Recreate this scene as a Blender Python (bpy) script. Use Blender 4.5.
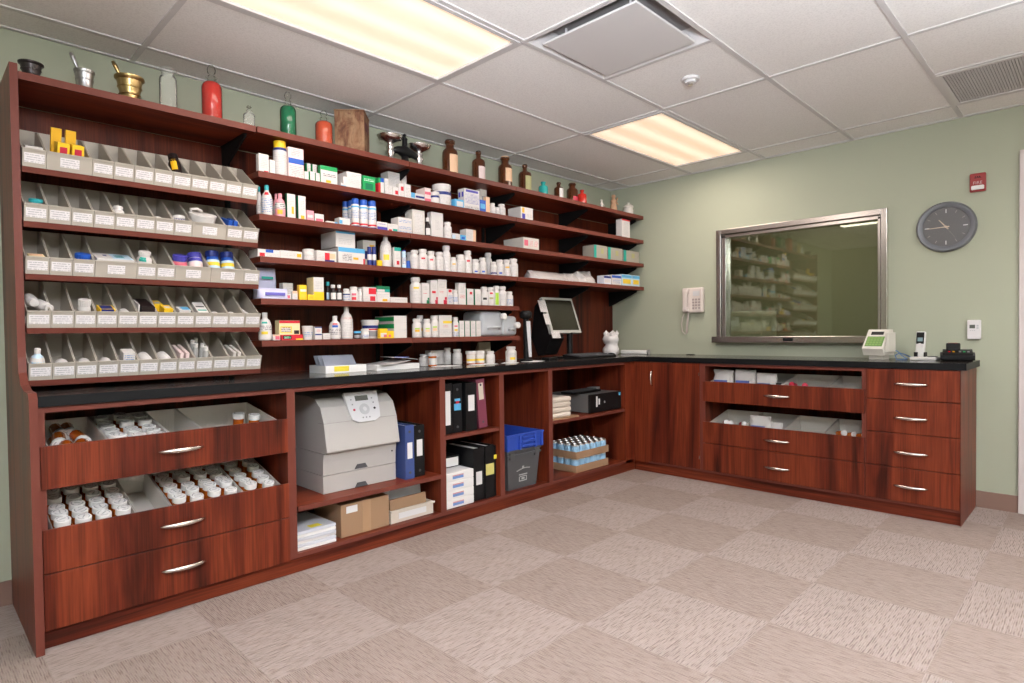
import bpy, bmesh, math, random
from mathutils import Matrix, Vector
random.seed(7)
for o in list(bpy.data.objects): bpy.data.objects.remove(o)
SC = bpy.context.scene
COL = SC.collection
PI = math.pi
# ------------------------------------------------------------------ camera, world, exposure
cam = bpy.data.cameras.new('camera'); cam.sensor_fit = 'HORIZONTAL'; cam.sensor_width = 36
cam.lens = 604.298*36/1024; cam.shift_x = 9.98/1024; cam.shift_y = 3.43/1024; cam.clip_start = .01
camo = bpy.data.objects.new('camera', cam); COL.objects.link(camo)
def camera_axes(yaw, pitch, roll):
    fw = Vector((math.cos(yaw), math.sin(yaw), 0)); rt = Vector((math.sin(yaw), -math.cos(yaw), 0)); up = Vector((0, 0, 1))
    f2 = math.cos(pitch)*fw - math.sin(pitch)*up; u2 = math.sin(pitch)*fw + math.cos(pitch)*up
    r3 = math.cos(roll)*rt + math.sin(roll)*u2; u3 = -math.sin(roll)*rt + math.cos(roll)*u2
    return r3, u3, f2
r_, u_, f_ = camera_axes(.7862, .0207, -.0130)
M4 = Matrix(((r_.x, u_.x, -f_.x, -4.7658), (r_.y, u_.y, -f_.y, -3.3041), (r_.z, u_.z, -f_.z, 1.1307), (0, 0, 0, 1)))
camo.matrix_world = M4
SC.camera = camo
w = bpy.data.worlds.new('world'); SC.world = w; w.use_nodes = True
w.node_tree.nodes['Background'].inputs[0].default_value = (.5, .5, .5, 1)
w.node_tree.nodes['Background'].inputs[1].default_value = .02
SC.view_settings.view_transform = 'Standard'; SC.view_settings.look = 'None'
SC.view_settings.gamma = 1; SC.view_settings.use_curve_mapping = False
SC.view_settings.exposure = 0.05
CEIL = 2.4426
LAMP_COL = (1.0, .88, .80)
LAMP_W = 16.0          # watts of each ceiling fixture
PANEL = .86             # glow of a fixture's diffuser
FWD_W = 640.0
UMB_W = 38.0           # photographer's umbrella strobe beside and above the camera
FLASH_W = 800.0         # unseen strobes added as fill, bounced off the ceiling behind the camera
for k_, p_ in enumerate(((-5.3, -3.9, 1.3), (-2.6, -4.4, 1.3))):
    fl = bpy.data.lights.new('added_bounce_strobe', 'SPOT'); fl.energy = FLASH_W; fl.color = (.86, .95, 1.06)
    fl.spot_size = math.radians(130); fl.spot_blend = 1.0; fl.shadow_soft_size = .15
    flo = bpy.data.objects.new('added_bounce_strobe', fl); COL.objects.link(flo); flo.location = p_
    flo.rotation_euler = (PI, 0, 0)     # straight up
f2 = bpy.data.lights.new('added_forward_strobe', 'SPOT'); f2.energy = FWD_W; f2.color = (.90, .96, 1.05); f2.spot_size = math.radians(92); f2.spot_blend = 1.0; f2.shadow_soft_size = .25
fo = bpy.data.objects.new('added_forward_strobe', f2); COL.objects.link(fo); fo.location = (-4.9, -3.7, 1.45)
fo.rotation_euler = (-Vector((.60, .47, .66))).to_track_quat('Z', 'Y').to_euler()   # unseen strobe added to brighten the ceiling, tipped up at it
so_ = bpy.data.lights.new('strobe_umbrella', 'AREA'); so_.shape = 'DISK'; so_.size = .55; so_.energy = UMB_W; so_.color = (.93, .97, 1.03)
soo = bpy.data.objects.new('strobe_umbrella', so_); COL.objects.link(soo); soo.location = (-4.85, -3.55, 2.27)
soo.rotation_euler = (soo.location-Vector((-2.7, -.4, 1.55))).to_track_quat('Z', 'Y').to_euler()
GX, GY, TF = -1.51, -.8213, .6096       # ceiling grid origin and module
# ------------------------------------------------------------------ materials
def lin(c):
    return tuple((x/12.92 if x <= .04045 else ((x+.055)/1.055)**2.4) for x in c)
def hx(h): return lin(tuple(int(h[i:i+2], 16)/255 for i in (0, 2, 4)))
MATS = {}
def mat(name, col=(.8, .8, .8), rough=.5, metal=0, spec=.5, trans=0, emit=None, es=0, ior=1.45):
    if name in MATS: return MATS[name]
    m = bpy.data.materials.new(name); m.use_nodes = True
    b = m.node_tree.nodes['Principled BSDF']
    b.inputs['Base Color'].default_value = (*col, 1); b.inputs['Roughness'].default_value = rough
    b.inputs['Metallic'].default_value = metal; b.inputs['Specular IOR Level'].default_value = spec
    b.inputs['Transmission Weight'].default_value = trans; b.inputs['IOR'].default_value = ior
    if emit: b.inputs['Emission Color'].default_value = (*emit, 1); b.inputs['Emission Strength'].default_value = es
    MATS[name] = m; return m
def nodes(m):
    nt = m.node_tree; return nt, nt.nodes, nt.links, nt.nodes['Principled BSDF']
def nd(ns, t, **kw):
    n = ns.new(t)
    for k, v in kw.items(): setattr(n, k, v)
    return n
def coords(ns, ls, scale, kind='Object'):
    tc = ns.new('ShaderNodeTexCoord'); mp = ns.new('ShaderNodeMapping'); mp.inputs['Scale'].default_value = scale
    ls.new(tc.outputs[kind], mp.inputs['Vector']); return mp.outputs['Vector']
def ramp(ns, ls, fac, stops):
    r = ns.new('ShaderNodeValToRGB'); e = r.color_ramp.elements
    while len(e) > 1: e.remove(e[-1])
    e[0].position = stops[0][0]; e[0].color = (*stops[0][1], 1)
    for p, c in stops[1:]:
        x = e.new(p); x.color = (*c, 1)
    ls.new(fac, r.inputs['Fac']); return r.outputs['Color']
def noise(ns, ls, vec, scale=5, detail=3, rough=.5, dist=0):
    n = ns.new('ShaderNodeTexNoise'); n.inputs['Scale'].default_value = scale; n.inputs['Detail'].default_value = detail
    n.inputs['Roughness'].default_value = rough; n.inputs['Distortion'].default_value = dist
    ls.new(vec, n.inputs['Vector']); return n.outputs['Fac']
def mixrgb(ns, ls, a, b, fac, mode='MIX'):
    n = ns.new('ShaderNodeMix'); n.data_type = 'RGBA'; n.blend_type = mode
    for s, v in ((6, a), (7, b)):
        if isinstance(v, tuple): n.inputs[s].default_value = (*v, 1)
        else: ls.new(v, n.inputs[s])
    if isinstance(fac, (int, float)): n.inputs[0].default_value = fac
    else: ls.new(fac, n.inputs[0])
    return n.outputs[2]
def bump(ns, ls, b, h, strength=.3, dist=.002):
    n = ns.new('ShaderNodeBump'); n.inputs['Strength'].default_value = strength; n.inputs['Distance'].default_value = dist
    ls.new(h, n.inputs['Height']); ls.new(n.outputs['Normal'], b.inputs['Normal'])
W_D, W_M, W_L = (.026, .005, .003), (.124, .019, .0082), (.212, .039, .0145)
def wood(name, axis, dark=1.0, rough=.38):
    if name in MATS: return MATS[name]
    m = mat(name, W_M, rough, spec=.28); nt, ns, ls, b = nodes(m)
    s = {'x': (.55, 7, 7), 'y': (7, .55, 7), 'z': (7, 7, .55)}[axis]
    v = coords(ns, ls, s)
    n1 = noise(ns, ls, v, 1.15, 4, .55, .55)
    c1 = ramp(ns, ls, n1, [(.30, W_D), (.43, W_M), (.58, W_L), (.72, W_M)])
    s2 = {'x': (3, 160, 160), 'y': (160, 3, 160), 'z': (160, 160, 3)}[axis]
    n2 = noise(ns, ls, coords(ns, ls, s2), 1, 2, .6)
    c2 = ramp(ns, ls, n2, [(.3, (.62*dark, .6*dark, .6*dark)), (.7, (1.12*dark, 1.1*dark, 1.1*dark))])
    ls.new(mixrgb(ns, ls, c1, c2, 1, 'MULTIPLY'), b.inputs['Base Color'])
    bump(ns, ls, b, n2, .08, .001)
    return m
WV = wood('mahogany_vertical_grain', 'z'); WX = wood('mahogany_lengthwise_grain', 'x'); WY = wood('mahogany_crosswise_grain', 'y')
WB = wood('mahogany_backing', 'z', .75, .42)
EDGE = mat('mahogany_edge_banding', (.158, .042, .029), .45, spec=.25)
def painted(name, col, scale=220, st=.05):
    m = mat(name, col, .6, spec=.3); nt, ns, ls, b = nodes(m)
    n = noise(ns, ls, coords(ns, ls, (1, 1, 1)), scale, 2)
    bump(ns, ls, b, n, st, .001); return m
GREEN = painted('sage_green_paint', (.398, .412, .314))
WHITE_TRIM = painted('white_trim_paint', (.62, .55, .54))
BASEB = mat('brown_rubber_base', (.23, .135, .105), .5)
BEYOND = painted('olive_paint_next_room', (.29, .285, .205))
def carpet(name, base, dark, lite):
    m = mat(name, base, .95, spec=.1); nt, ns, ls, b = nodes(m)
    v = coords(ns, ls, (1, 1, 1))
    n1 = noise(ns, ls, coords(ns, ls, (20, 170, 1)), 1, 1, .4)
    n2 = noise(ns, ls, coords(ns, ls, (90, 500, 1)), 1, 2, .6)
    n3 = noise(ns, ls, v, 6, 2)
    wv = ns.new('ShaderNodeTexWave'); wv.wave_type = 'BANDS'; wv.bands_direction = 'Y'; wv.inputs['Scale'].default_value = 46; wv.inputs['Distortion'].default_value = 0
    ls.new(v, wv.inputs['Vector'])
    mm = nd(ns, 'ShaderNodeMath', operation='MULTIPLY_ADD'); ls.new(wv.outputs['Fac'], mm.inputs[0]); mm.inputs[1].default_value = .22; ls.new(n1, mm.inputs[2])
    n1 = mm.outputs[0]
    c = ramp(ns, ls, n1, [(.40, dark), (.52, base), (.75, lite)])
    c = mixrgb(ns, ls, c, ramp(ns, ls, n2, [(.3, (.88, .88, .88)), (.7, (1.07, 1.07, 1.07))]), .8, 'MULTIPLY')
    c = mixrgb(ns, ls, c, ramp(ns, ls, n3, [(.3, (.95, .95, .95)), (.7, (1.04, 1.04, 1.04))]), .8, 'MULTIPLY')
    ls.new(c, b.inputs['Base Color'])
    bump(ns, ls, b, n1, 1.0, .005); return m
CARPET_A = carpet('carpet_ribs_lit', (.358, .284, .256), (.245, .187, .164), (.394, .318, .288))  # same carpet throughout; how light catches the ribs is put into the colour
CARPET_B = carpet('carpet_ribs_shaded', (.318, .246, .216), (.235, .177, .151), (.346, .272, .241))  # quarter-turned tiles, rib shade painted in as a darker colour
SUB = mat('subfloor', (.1, .08, .07), .9)
def ceil_tile():
    m = mat('mineral_fibre_tile', (.83, .805, .785), .9, spec=.15); nt, ns, ls, b = nodes(m)
    n = noise(ns, ls, coords(ns, ls, (1, 1, 1)), 130, 3, .7)
    c = ramp(ns, ls, n, [(.3, (.73, .705, .685)), (.55, (.84, .815, .795))])
    ls.new(c, b.inputs['Base Color']); bump(ns, ls, b, n, .25, .002); return m
CT = ceil_tile()
TBAR = mat('white_enamel_grid', (.60, .575, .57), .45)
def counter():
    m = mat('black_speckled_laminate', (.02, .018, .018), .16, spec=.5); nt, ns, ls, b = nodes(m)
    n = noise(ns, ls, coords(ns, ls, (1, 1, 1)), 260, 3, .7)
    ls.new(ramp(ns, ls, n, [(.42, (.022, .019, .018)), (.58, (.085, .074, .068)), (.70, (.17, .15, .14))]), b.inputs['Base Color'])
    bump(ns, ls, b, n, .03, .0005); return m
COUNTER = counter()
CEDGE = mat('black_counter_edge', (.007, .007, .008), .5, spec=.2)
STEEL = mat('brushed_steel', (.52, .48, .455), .22, 1)
def brushed():
    m = MATS['brushed_steel']; nt, ns, ls, b = nodes(m)
    n = noise(ns, ls, coords(ns, ls, (3, 90, 90)), 1, 2, .6)
    bump(ns, ls, b, n, .06, .001)
brushed()
CHROME = mat('chrome', (.86, .85, .84), .22, 1)
NICKEL = mat('satin_nickel', (.72, .66, .60), .25, 1)
BRASS = mat('aged_brass', (.46, .32, .14), .3, 1)
PEWTER = mat('pewter', (.45, .44, .45), .35, 1)
IRON = mat('dark_cast_iron', (.055, .045, .045), .35, .6)
BLACK = mat('black_plastic', (.008, .0075, .008), .42, spec=.25)
BLKMET = mat('black_steel_bracket', (.006, .0055, .0055), .6, spec=.2)
DGREY = mat('dark_grey_plastic', (.075, .075, .08), .5)
BINGREY = mat('grey_bin_plastic', (.455, .405, .345), .5)
BINWHITE = mat('white_bin_plastic', (.78, .73, .68), .45)
PRN = mat('printer_beige', (.455, .425, .405), .45)
PRN2 = mat('printer_panel_white', (.62, .61, .63), .35)
AMBER = mat('amber_vial_plastic', (.78, .19, .022), .18, trans=.45)
AMBERGL = mat('amber_glass', (.115, .030, .007), .05, spec=.9, trans=.35)
VCAP = mat('white_cap_plastic', (.82, .79, .77), .4)
CARDB = mat('brown_cardboard', (.36, .215, .125), .8)
KRAFTW = mat('cream_paper', (.66, .58, .50), .85)
PAPER = mat('white_paper', (.80, .78, .77), .8)
def glass_mat(name, tint, g=.12, haze=.0):
    m = bpy.data.materials.new(name); m.use_nodes = True; nt = m.node_tree; ns = nt.nodes; ls = nt.links
    ns.remove(ns['Principled BSDF']); out = ns['Material Output']
    t = ns.new('ShaderNodeBsdfTransparent'); t.inputs[0].default_value = (*tint, 1)
    df = ns.new('ShaderNodeBsdfDiffuse'); df.inputs[0].default_value = (.8, .8, .76, 1)
    m0 = ns.new('ShaderNodeMixShader'); m0.inputs[0].default_value = haze; ls.new(t.outputs[0], m0.inputs[1]); ls.new(df.outputs[0], m0.inputs[2])
    gl = ns.new('ShaderNodeBsdfGlossy'); gl.inputs['Roughness'].default_value = .03
    lw = ns.new('ShaderNodeLayerWeight'); lw.inputs['Blend'].default_value = g
    mx = ns.new('ShaderNodeMixShader'); ls.new(lw.outputs['Fresnel'], mx.inputs[0])
    ls.new(m0.outputs[0], mx.inputs[1]); ls.new(gl.outputs[0], mx.inputs[2]); ls.new(mx.outputs[0], out.inputs[0]); return m
CLEARGL = glass_mat('clear_old_glass', (.95, .96, .94), .14, .025)
CLOUDGL = glass_mat('clouded_empty_glass', (.95, .96, .94), .16, .22)
CLEARCV = glass_mat('clock_cover_glass', (.97, .97, .97), .08)
PANE = bpy.data.materials.new('one_way_pane'); PANE.use_nodes = True
def pane():
    nt = PANE.node_tree; ns = nt.nodes; ls = nt.links; ns.remove(ns['Principled BSDF'])
    t = ns.new('ShaderNodeBsdfTransparent'); t.inputs[0].default_value = (.78, .79, .70, 1)
    g = ns.new('ShaderNodeBsdfGlossy'); g.inputs['Roughness'].default_value = .012; g.inputs[0].default_value = (.86, .92, .80, 1)
    mx = ns.new('ShaderNodeMixShader'); mx.inputs[0].default_value = .10
    ls.new(t.outputs[0], mx.inputs[1]); ls.new(g.outputs[0], mx.inputs[2]); ls.new(mx.outputs[0], ns['Material Output'].inputs[0])
pane()
PAL = dict(W='D6D0CD', offw='CFC8C0', red='CC2233', crim='BC1F3C', rose='D9687C', pink='E59AA4', pinkw='E6CFCB', green='1E9A55', dgreen='11704A',
  lime='A8D23C', teal='35A7AE', tealg='1F9E8E', blue='2456B4', navy='1D2A72', sky='5AA9D6', palebl='BCD4E4', navyw='DADBE6', vio='4A45A8', gold='E3AE22', gold2='E8C63A',
  yellow='EFC222', peach='E9BE9A', cream='EBD9A8', dark='201414', gray='8C8A8C', olive='A9A574', clearg='A39C90', amber='C0551A')
for k_, h_ in PAL.items(): mat('print_'+k_, hx(h_), .42)
def txt(name, ink, paper):
    m = mat(name, paper, .5); nt, ns, ls, b = nodes(m)
    tc = ns.new('ShaderNodeTexCoord'); sp = ns.new('ShaderNodeSeparateXYZ'); ls.new(tc.outputs['Object'], sp.inputs[0])
    mu = nd(ns, 'ShaderNodeMath', operation='MULTIPLY'); ls.new(sp.outputs['Z'], mu.inputs[0]); mu.inputs[1].default_value = 115
    fr = nd(ns, 'ShaderNodeMath', operation='FRACT'); ls.new(mu.outputs[0], fr.inputs[0])
    lt = nd(ns, 'ShaderNodeMath', operation='LESS_THAN'); ls.new(fr.outputs[0], lt.inputs[0]); lt.inputs[1].default_value = .42
    n = noise(ns, ls, coords(ns, ls, (260, 260, 60)), 1, 1)
    gt = nd(ns, 'ShaderNodeMath', operation='GREATER_THAN'); ls.new(n, gt.inputs[0]); gt.inputs[1].default_value = .45
    an = nd(ns, 'ShaderNodeMath', operation='MULTIPLY'); ls.new(lt.outputs[0], an.inputs[0]); ls.new(gt.outputs[0], an.inputs[1])
    ls.new(mixrgb(ns, ls, paper, ink, an.outputs[0]), b.inputs['Base Color']); return m
PW = hx('D6D0CD')
txt('print_txt', hx('BEB9B8'), PW); txt('print_txtb', hx('5F86BE'), PW); txt('print_txtr', hx('D66A6A'), PW); txt('print_txtk', hx('55505A'), PW)
txt('print_txtv', hx('7A78B4'), PW); txt('print_txtp', hx('D79AA2'), hx('E6CFCB')); txt('print_txtw', hx('D8E8DC'), hx('1E9A55'))
def P(k): return MATS['print_'+k]
# ------------------------------------------------------------------ mesh builder
class MB:
    def __init__(s): s.v = []; s.f = []; s.m = []; s.s = []; s.mats = []
    def mi(s, m):
        if m not in s.mats: s.mats.append(m)
        return s.mats.index(m)
    def add(s, vs, fs, m, smooth=False, M=None):
        o = len(s.v); i = s.mi(m)
        s.v += [tuple(M @ Vector(v)) if M is not None else tuple(v) for v in vs]
        for f in fs: s.f.append(tuple(a+o for a in f)); s.m.append(i); s.s.append(smooth)
    def box(s, x0, y0, z0, x1, y1, z1, m, bev=0, M=None):
        if bev <= 0:
            vs = [(x, y, z) for z in (z0, z1) for y in (y0, y1) for x in (x0, x1)]
            s.add(vs, [(0, 2, 3, 1), (4, 5, 7, 6), (0, 1, 5, 4), (2, 6, 7, 3), (0, 4, 6, 2), (1, 3, 7, 5)], m, False, M); return
        bm = bmesh.new(); bmesh.ops.create_cube(bm, size=1)
        for v in bm.verts: v.co = Vector(((x0+x1)/2+v.co.x*(x1-x0), (y0+y1)/2+v.co.y*(y1-y0), (z0+z1)/2+v.co.z*(z1-z0)))
        bmesh.ops.bevel(bm, geom=list(bm.edges), offset=min(bev, .45*min(x1-x0, y1-y0, z1-z0)), segments=2, affect='EDGES', profile=.5)
        bm.verts.index_update(); s.add([v.co[:] for v in bm.verts], [[v.index for v in f.verts] for f in bm.faces], m, False, M); bm.free()
    def lathe(s, chains, m, seg=18, M=None, sx=1, sy=1):
        if chains and not isinstance(chains[0][0], (tuple, list)): chains = [chains]
        for ch in chains:
            vs = []; fs = []; n = len(ch)
            for r, z in ch:
                for k in range(seg): vs.append((sx*r*math.cos(2*PI*k/seg), sy*r*math.sin(2*PI*k/seg), z))
            for i in range(n-1):
                for k in range(seg):
                    a, b = i*seg+k, i*seg+(k+1) % seg; fs.append((a, b, b+seg, a+seg))
            s.add(vs, fs, m, True, M)
    def disc(s, r, z, m, seg=18, up=True, M=None, sx=1, sy=1):
        vs = [(sx*r*math.cos(2*PI*k/seg), sy*r*math.sin(2*PI*k/seg), z) for k in range(seg)]
        s.add(vs, [tuple(range(seg)) if up else tuple(reversed(range(seg)))], m, False, M)
    def cyl(s, r, z0, z1, m, seg=18, M=None, bev=0, sx=1, sy=1):
        if bev: s.lathe([[(r, z0), (r, z1-bev)], [(r, z1-bev), (r-bev, z1)]], m, seg, M, sx, sy); s.disc(r-bev, z1, m, seg, True, M, sx, sy)
        else: s.lathe([(r, z0), (r, z1)], m, seg, M, sx, sy); s.disc(r, z1, m, seg, True, M, sx, sy)
        s.disc(r, z0, m, seg, False, M, sx, sy)
    def tube(s, pts, r, m, seg=8, M=None):
        pts = [Vector(p) for p in pts]; n = len(pts); rs = r if isinstance(r, (list, tuple)) else [r]*n
        vs = []; fs = []; t0 = (pts[1]-pts[0]).normalized(); up = Vector((0, 0, 1)) if abs(t0.z) < .9 else Vector((1, 0, 0))
        for i, p in enumerate(pts):
            t = (pts[min(i+1, n-1)]-pts[max(i-1, 0)]).normalized(); a = t.cross(up).normalized(); b = a.cross(t)
            up = b
            for k in range(seg): vs.append(p+rs[i]*(math.cos(2*PI*k/seg)*a+math.sin(2*PI*k/seg)*b))
        for i in range(n-1):
            for k in range(seg): fs.append((i*seg+k, i*seg+(k+1) % seg, (i+1)*seg+(k+1) % seg, (i+1)*seg+k))
        fs.append(tuple(reversed(range(seg)))); fs.append(tuple(range((n-1)*seg, n*seg)))
        s.add(vs, fs, m, True, M)
    def prism(s, poly, a0, a1, axis, m, M=None, bev=0):
        # poly in the two other axes (order x,y,z without axis)
        def P3(p, a): return {'x': (a, p[0], p[1]), 'y': (p[0], a, p[1]), 'z': (p[0], p[1], a)}[axis]
        n = len(poly); vs = [P3(p, a0) for p in poly]+[P3(p, a1) for p in poly]
        fs = [tuple(reversed(range(n))), tuple(range(n, 2*n))]+[(i, (i+1) % n, n+(i+1) % n, n+i) for i in range(n)]
        s.add(vs, fs, m, False, M)
    def ball(s, r, c, m, seg=14, M=None, sx=1, sy=1, sz=1):
        T = Matrix.Translation(Vector(c))
        ch = [(max(1e-5, r*math.sin(PI*i/8)), -r*sz*math.cos(PI*i/8)) for i in range(9)]
        s.lathe(ch, m, seg, (M @ T) if M is not None else T, sx, sy)
    def mesh(s, name):
        me = bpy.data.meshes.new(name); me.from_pydata(s.v, [], s.f); me.polygons.foreach_set('material_index', s.m)
        me.polygons.foreach_set('use_smooth', s.s)
        for m in s.mats: me.materials.append(m)
        bm = bmesh.new(); bm.from_mesh(me); bmesh.ops.recalc_face_normals(bm, faces=bm.faces); bm.to_mesh(me); bm.free()
        me.update(); return me
    def obj(s, name, parent=None, loc=(0, 0, 0), rot=(0, 0, 0)): return link(name, s.mesh(name), parent, loc, rot)
def link(name, me, parent=None, loc=(0, 0, 0), rot=(0, 0, 0)):
    o = bpy.data.objects.new(name, me); COL.objects.link(o); o.location = loc; o.rotation_euler = rot
    if parent: o.parent = parent
    return o
def tag(o, label=None, cat=None, group=None, kind=None):
    for k, v in (('label', label), ('category', cat), ('group', group), ('kind', kind)):
        if v: o[k] = v
    return o
def empty(name, loc, label, cat, group=None, rz=0):
    o = bpy.data.objects.new(name, None); COL.objects.link(o); o.location = loc; o.rotation_euler = (0, 0, rz); o.empty_display_size = .05
    return tag(o, label, cat, group)
def dup(o, loc, rot=None, label=None):
    c = o.copy(); COL.objects.link(c); c.location = loc
    if rot is not None: c.rotation_euler = rot
    if label: c['label'] = label
    for ch in list(o.children):
        d = ch.copy(); COL.objects.link(d); d.parent = c
        for g in list(ch.children):
            e = g.copy(); COL.objects.link(e); e.parent = d
    return c
def B1(name, x0, y0, z0, x1, y1, z1, m, parent=None, bev=0):
    b = MB(); b.box(x0, y0, z0, x1, y1, z1, m, bev); return b.obj(name, parent)
ORD = 'first second third fourth fifth sixth seventh eighth ninth tenth eleventh twelfth'.split()
# ------------------------------------------------------------------ room shell
def S_(name, mb): return tag(mb.obj(name), kind='structure')
RX0, RY0 = -6.4, -5.2
b = MB(); b.box(RX0, 0, 0, .14, .14, CEIL+.2, GREEN); S_('wall_back', b)
WY0, WY1, WZ0, WZ1 = -2.235, -1.065, 1.06, 1.92     # window opening in the right wall
DY0, DY1, DZ = -3.95, -2.985, 2.12                    # door opening
b = MB()
b.box(0, WY1, 0, .14, 0, CEIL+.2, GREEN); b.box(0, WY0, 0, .14, WY1, WZ0, GREEN); b.box(0, WY0, WZ1, .14, WY1, CEIL+.2, GREEN)
b.box(0, DY1, 0, .14, WY0, CEIL+.2, GREEN); b.box(0, DY0, DZ, .14, DY1, CEIL+.2, GREEN); b.box(0, RY0, 0, .14, DY0, CEIL+.2, GREEN)
S_('wall_right', b)
b = MB(); b.box(RX0-.14, RY0-.14, 0, RX0, .14, CEIL+.2, GREEN); S_('wall_left', b)
b = MB(); b.box(RX0, RY0-.14, 0, .14, RY0, CEIL+.2, GREEN); S_('wall_front', b)
# next room behind the pane
b = MB(); b.box(.14, -3.4, .3, 2.3, -3.3, 2.6, BEYOND); b.box(.14, .15, .3, 2.3, .25, 2.6, BEYOND); b.box(2.3, -3.4, .3, 2.4, .25, 2.6, BEYOND)
b.box(.14, -3.4, 2.5, 2.4, .25, 2.6, BEYOND); b.box(.14, -3.4, .3, 2.4, .25, .4, BEYOND); S_('wall_beyond', b)
fb = MB(); fb.box(RX0, RY0, -.06, .14, 0, -.012, SUB); floor = S_('floor', fb)
def tile_mesh(m):
    q = MB(); q.box(-.2513, -.2513, -.012, .2513, .2513, 0, m); return q
T = .503; tx, ty = -1.4101, -.8789
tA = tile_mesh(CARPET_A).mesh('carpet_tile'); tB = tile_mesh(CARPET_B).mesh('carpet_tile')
for i in range(-10, 4):
    for j in range(-2, 9):
        x0, y0 = tx+i*T, ty-j*T
        cx, cy = x0+T/2, y0-T/2
        if cx-T/2 > 0 or cy+T/2 < RY0 or cy-T/2 > 0 or cx+T/2 < RX0: continue
        odd = (i+j) % 2
        xa, xb = max(cx-.2513, RX0), min(cx+.2513, 0); ya, yb = max(cy-.2513, RY0), min(cy+.2513, 0)
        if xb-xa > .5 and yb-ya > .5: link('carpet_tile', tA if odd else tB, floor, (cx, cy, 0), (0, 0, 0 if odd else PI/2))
        else:
            hx_, hy_ = (xb-xa)/2, (yb-ya)/2; q = MB()
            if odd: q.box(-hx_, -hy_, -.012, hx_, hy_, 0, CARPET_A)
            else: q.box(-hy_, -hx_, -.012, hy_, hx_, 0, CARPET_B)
            q.obj('carpet_tile', floor, ((xa+xb)/2, (ya+yb)/2, 0), (0, 0, 0 if odd else PI/2))
# ceiling: slab, grid bars, lay-in tiles
b = MB(); b.box(RX0, RY0, CEIL+.12, .14, .14, CEIL+.2, TBAR); ceiling = S_('ceiling', b)
ys = [GY-TF*k for k in range(-1, 8) if RY0 < GY-TF*k < 0]; xs = [GX+2*TF*k for k in range(-5, 3) if RX0 < GX+2*TF*k < 0]
rows = [0]+ys+[RY0]; cols = [RX0]+xs+[0]
for y in ys: B1('grid_bar', RX0, y-.012, CEIL, 0, y+.012, CEIL+.03, TBAR, ceiling)
for ri in range(len(rows)-1):
    for x in xs: B1('grid_bar', x-.012, rows[ri+1]+.012, CEIL+.0005, x+.012, rows[ri]-.012, CEIL+.03, TBAR, ceiling)
B1('wall_angle', RX0, -.022, CEIL-.001, 0, 0, CEIL+.012, TBAR, ceiling); B1('wall_angle', -.022, RY0, CEIL-.001, 0, -.022, CEIL+.012, TBAR, ceiling)
FIX = []   # tile cells taken by fixtures: (col index, row index)
def cell(x, y):
    ci = [k for k in range(len(cols)-1) if cols[k] <= x < cols[k+1]][0]; ri = [k for k in range(len(rows)-1) if rows[k+1] <= y < rows[k]][0]; return ci, ri
LIGHTS = [(GX-3*TF, GY-.5*TF), (GX+TF, GY-.5*TF), (GX-3*TF, GY-5.5*TF), (GX+TF, GY-5.5*TF)]  # last two fixtures are added out of view to light the room
DIFF = cell(GX-1.5*TF, GY-1.5*TF); GRIL = cell(-.6, GY-3.5*TF)
taken = [cell(*p) for p in LIGHTS]+[DIFF, GRIL]
def ctile(x0, x1, y0, y1):
    if x1-x0 > .03 and y0-y1 > .03: B1('ceiling_tile', x0+.010, y1+.010, CEIL+.006, x1-.010, y0-.010, CEIL+.02, CT, ceiling)
for ci in range(len(cols)-1):
    for ri in range(len(rows)-1):
        if (ci, ri) in taken:
            xm = GX-TF if (ci, ri) == DIFF else GX+TF
            if (ci, ri) == DIFF:
                B1('grid_bar', xm-.012, rows[ri+1]+.012, CEIL, xm+.012, rows[ri]-.012, CEIL+.03, TBAR, ceiling); ctile(xm, cols[ci+1], rows[ri], rows[ri+1])
            elif (ci, ri) == GRIL:
                B1('grid_bar', xm-.012, rows[ri+1]+.012, CEIL, xm+.012, rows[ri]-.012, CEIL+.03, TBAR, ceiling); ctile(cols[ci], xm, rows[ri], rows[ri+1])
        else: ctile(cols[ci], cols[ci+1], rows[ri], rows[ri+1])
# fluorescent fixtures
LENS = mat('glowing_lens', (.75, .7, .62), .4)
def lens():
    nt, ns, ls, bb = nodes(LENS)
    tc = ns.new('ShaderNodeTexCoord'); sp = ns.new('ShaderNodeSeparateXYZ'); ls.new(tc.outputs['Object'], sp.inputs[0])
    mu = nd(ns, 'ShaderNodeMath', operation='MULTIPLY'); ls.new(sp.outputs['Y'], mu.inputs[0]); mu.inputs[1].default_value = 2*PI/.19
    co = nd(ns, 'ShaderNodeMath', operation='COSINE'); ls.new(mu.outputs[0], co.inputs[0])
    ma = nd(ns, 'ShaderNodeMath', operation='MULTIPLY_ADD'); ls.new(co.outputs[0], ma.inputs[0]); ma.inputs[1].default_value = .5; ma.inputs[2].default_value = .5
    c = ramp(ns, ls, ma.outputs[0], [(0, (.80, .52, .33)), (.6, (.90, .66, .44)), (1, (1.0, .82, .60))])
    ls.new(c, bb.inputs['Emission Color']); bb.inputs['Emission Strength'].default_value = PANEL
lens()
FLAB = ['glowing ceiling light over the left half of the shelves', 'glowing ceiling light nearest the far corner', 'added unseen ceiling light behind the viewer, left', 'added unseen ceiling light behind the viewer, right']
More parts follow.
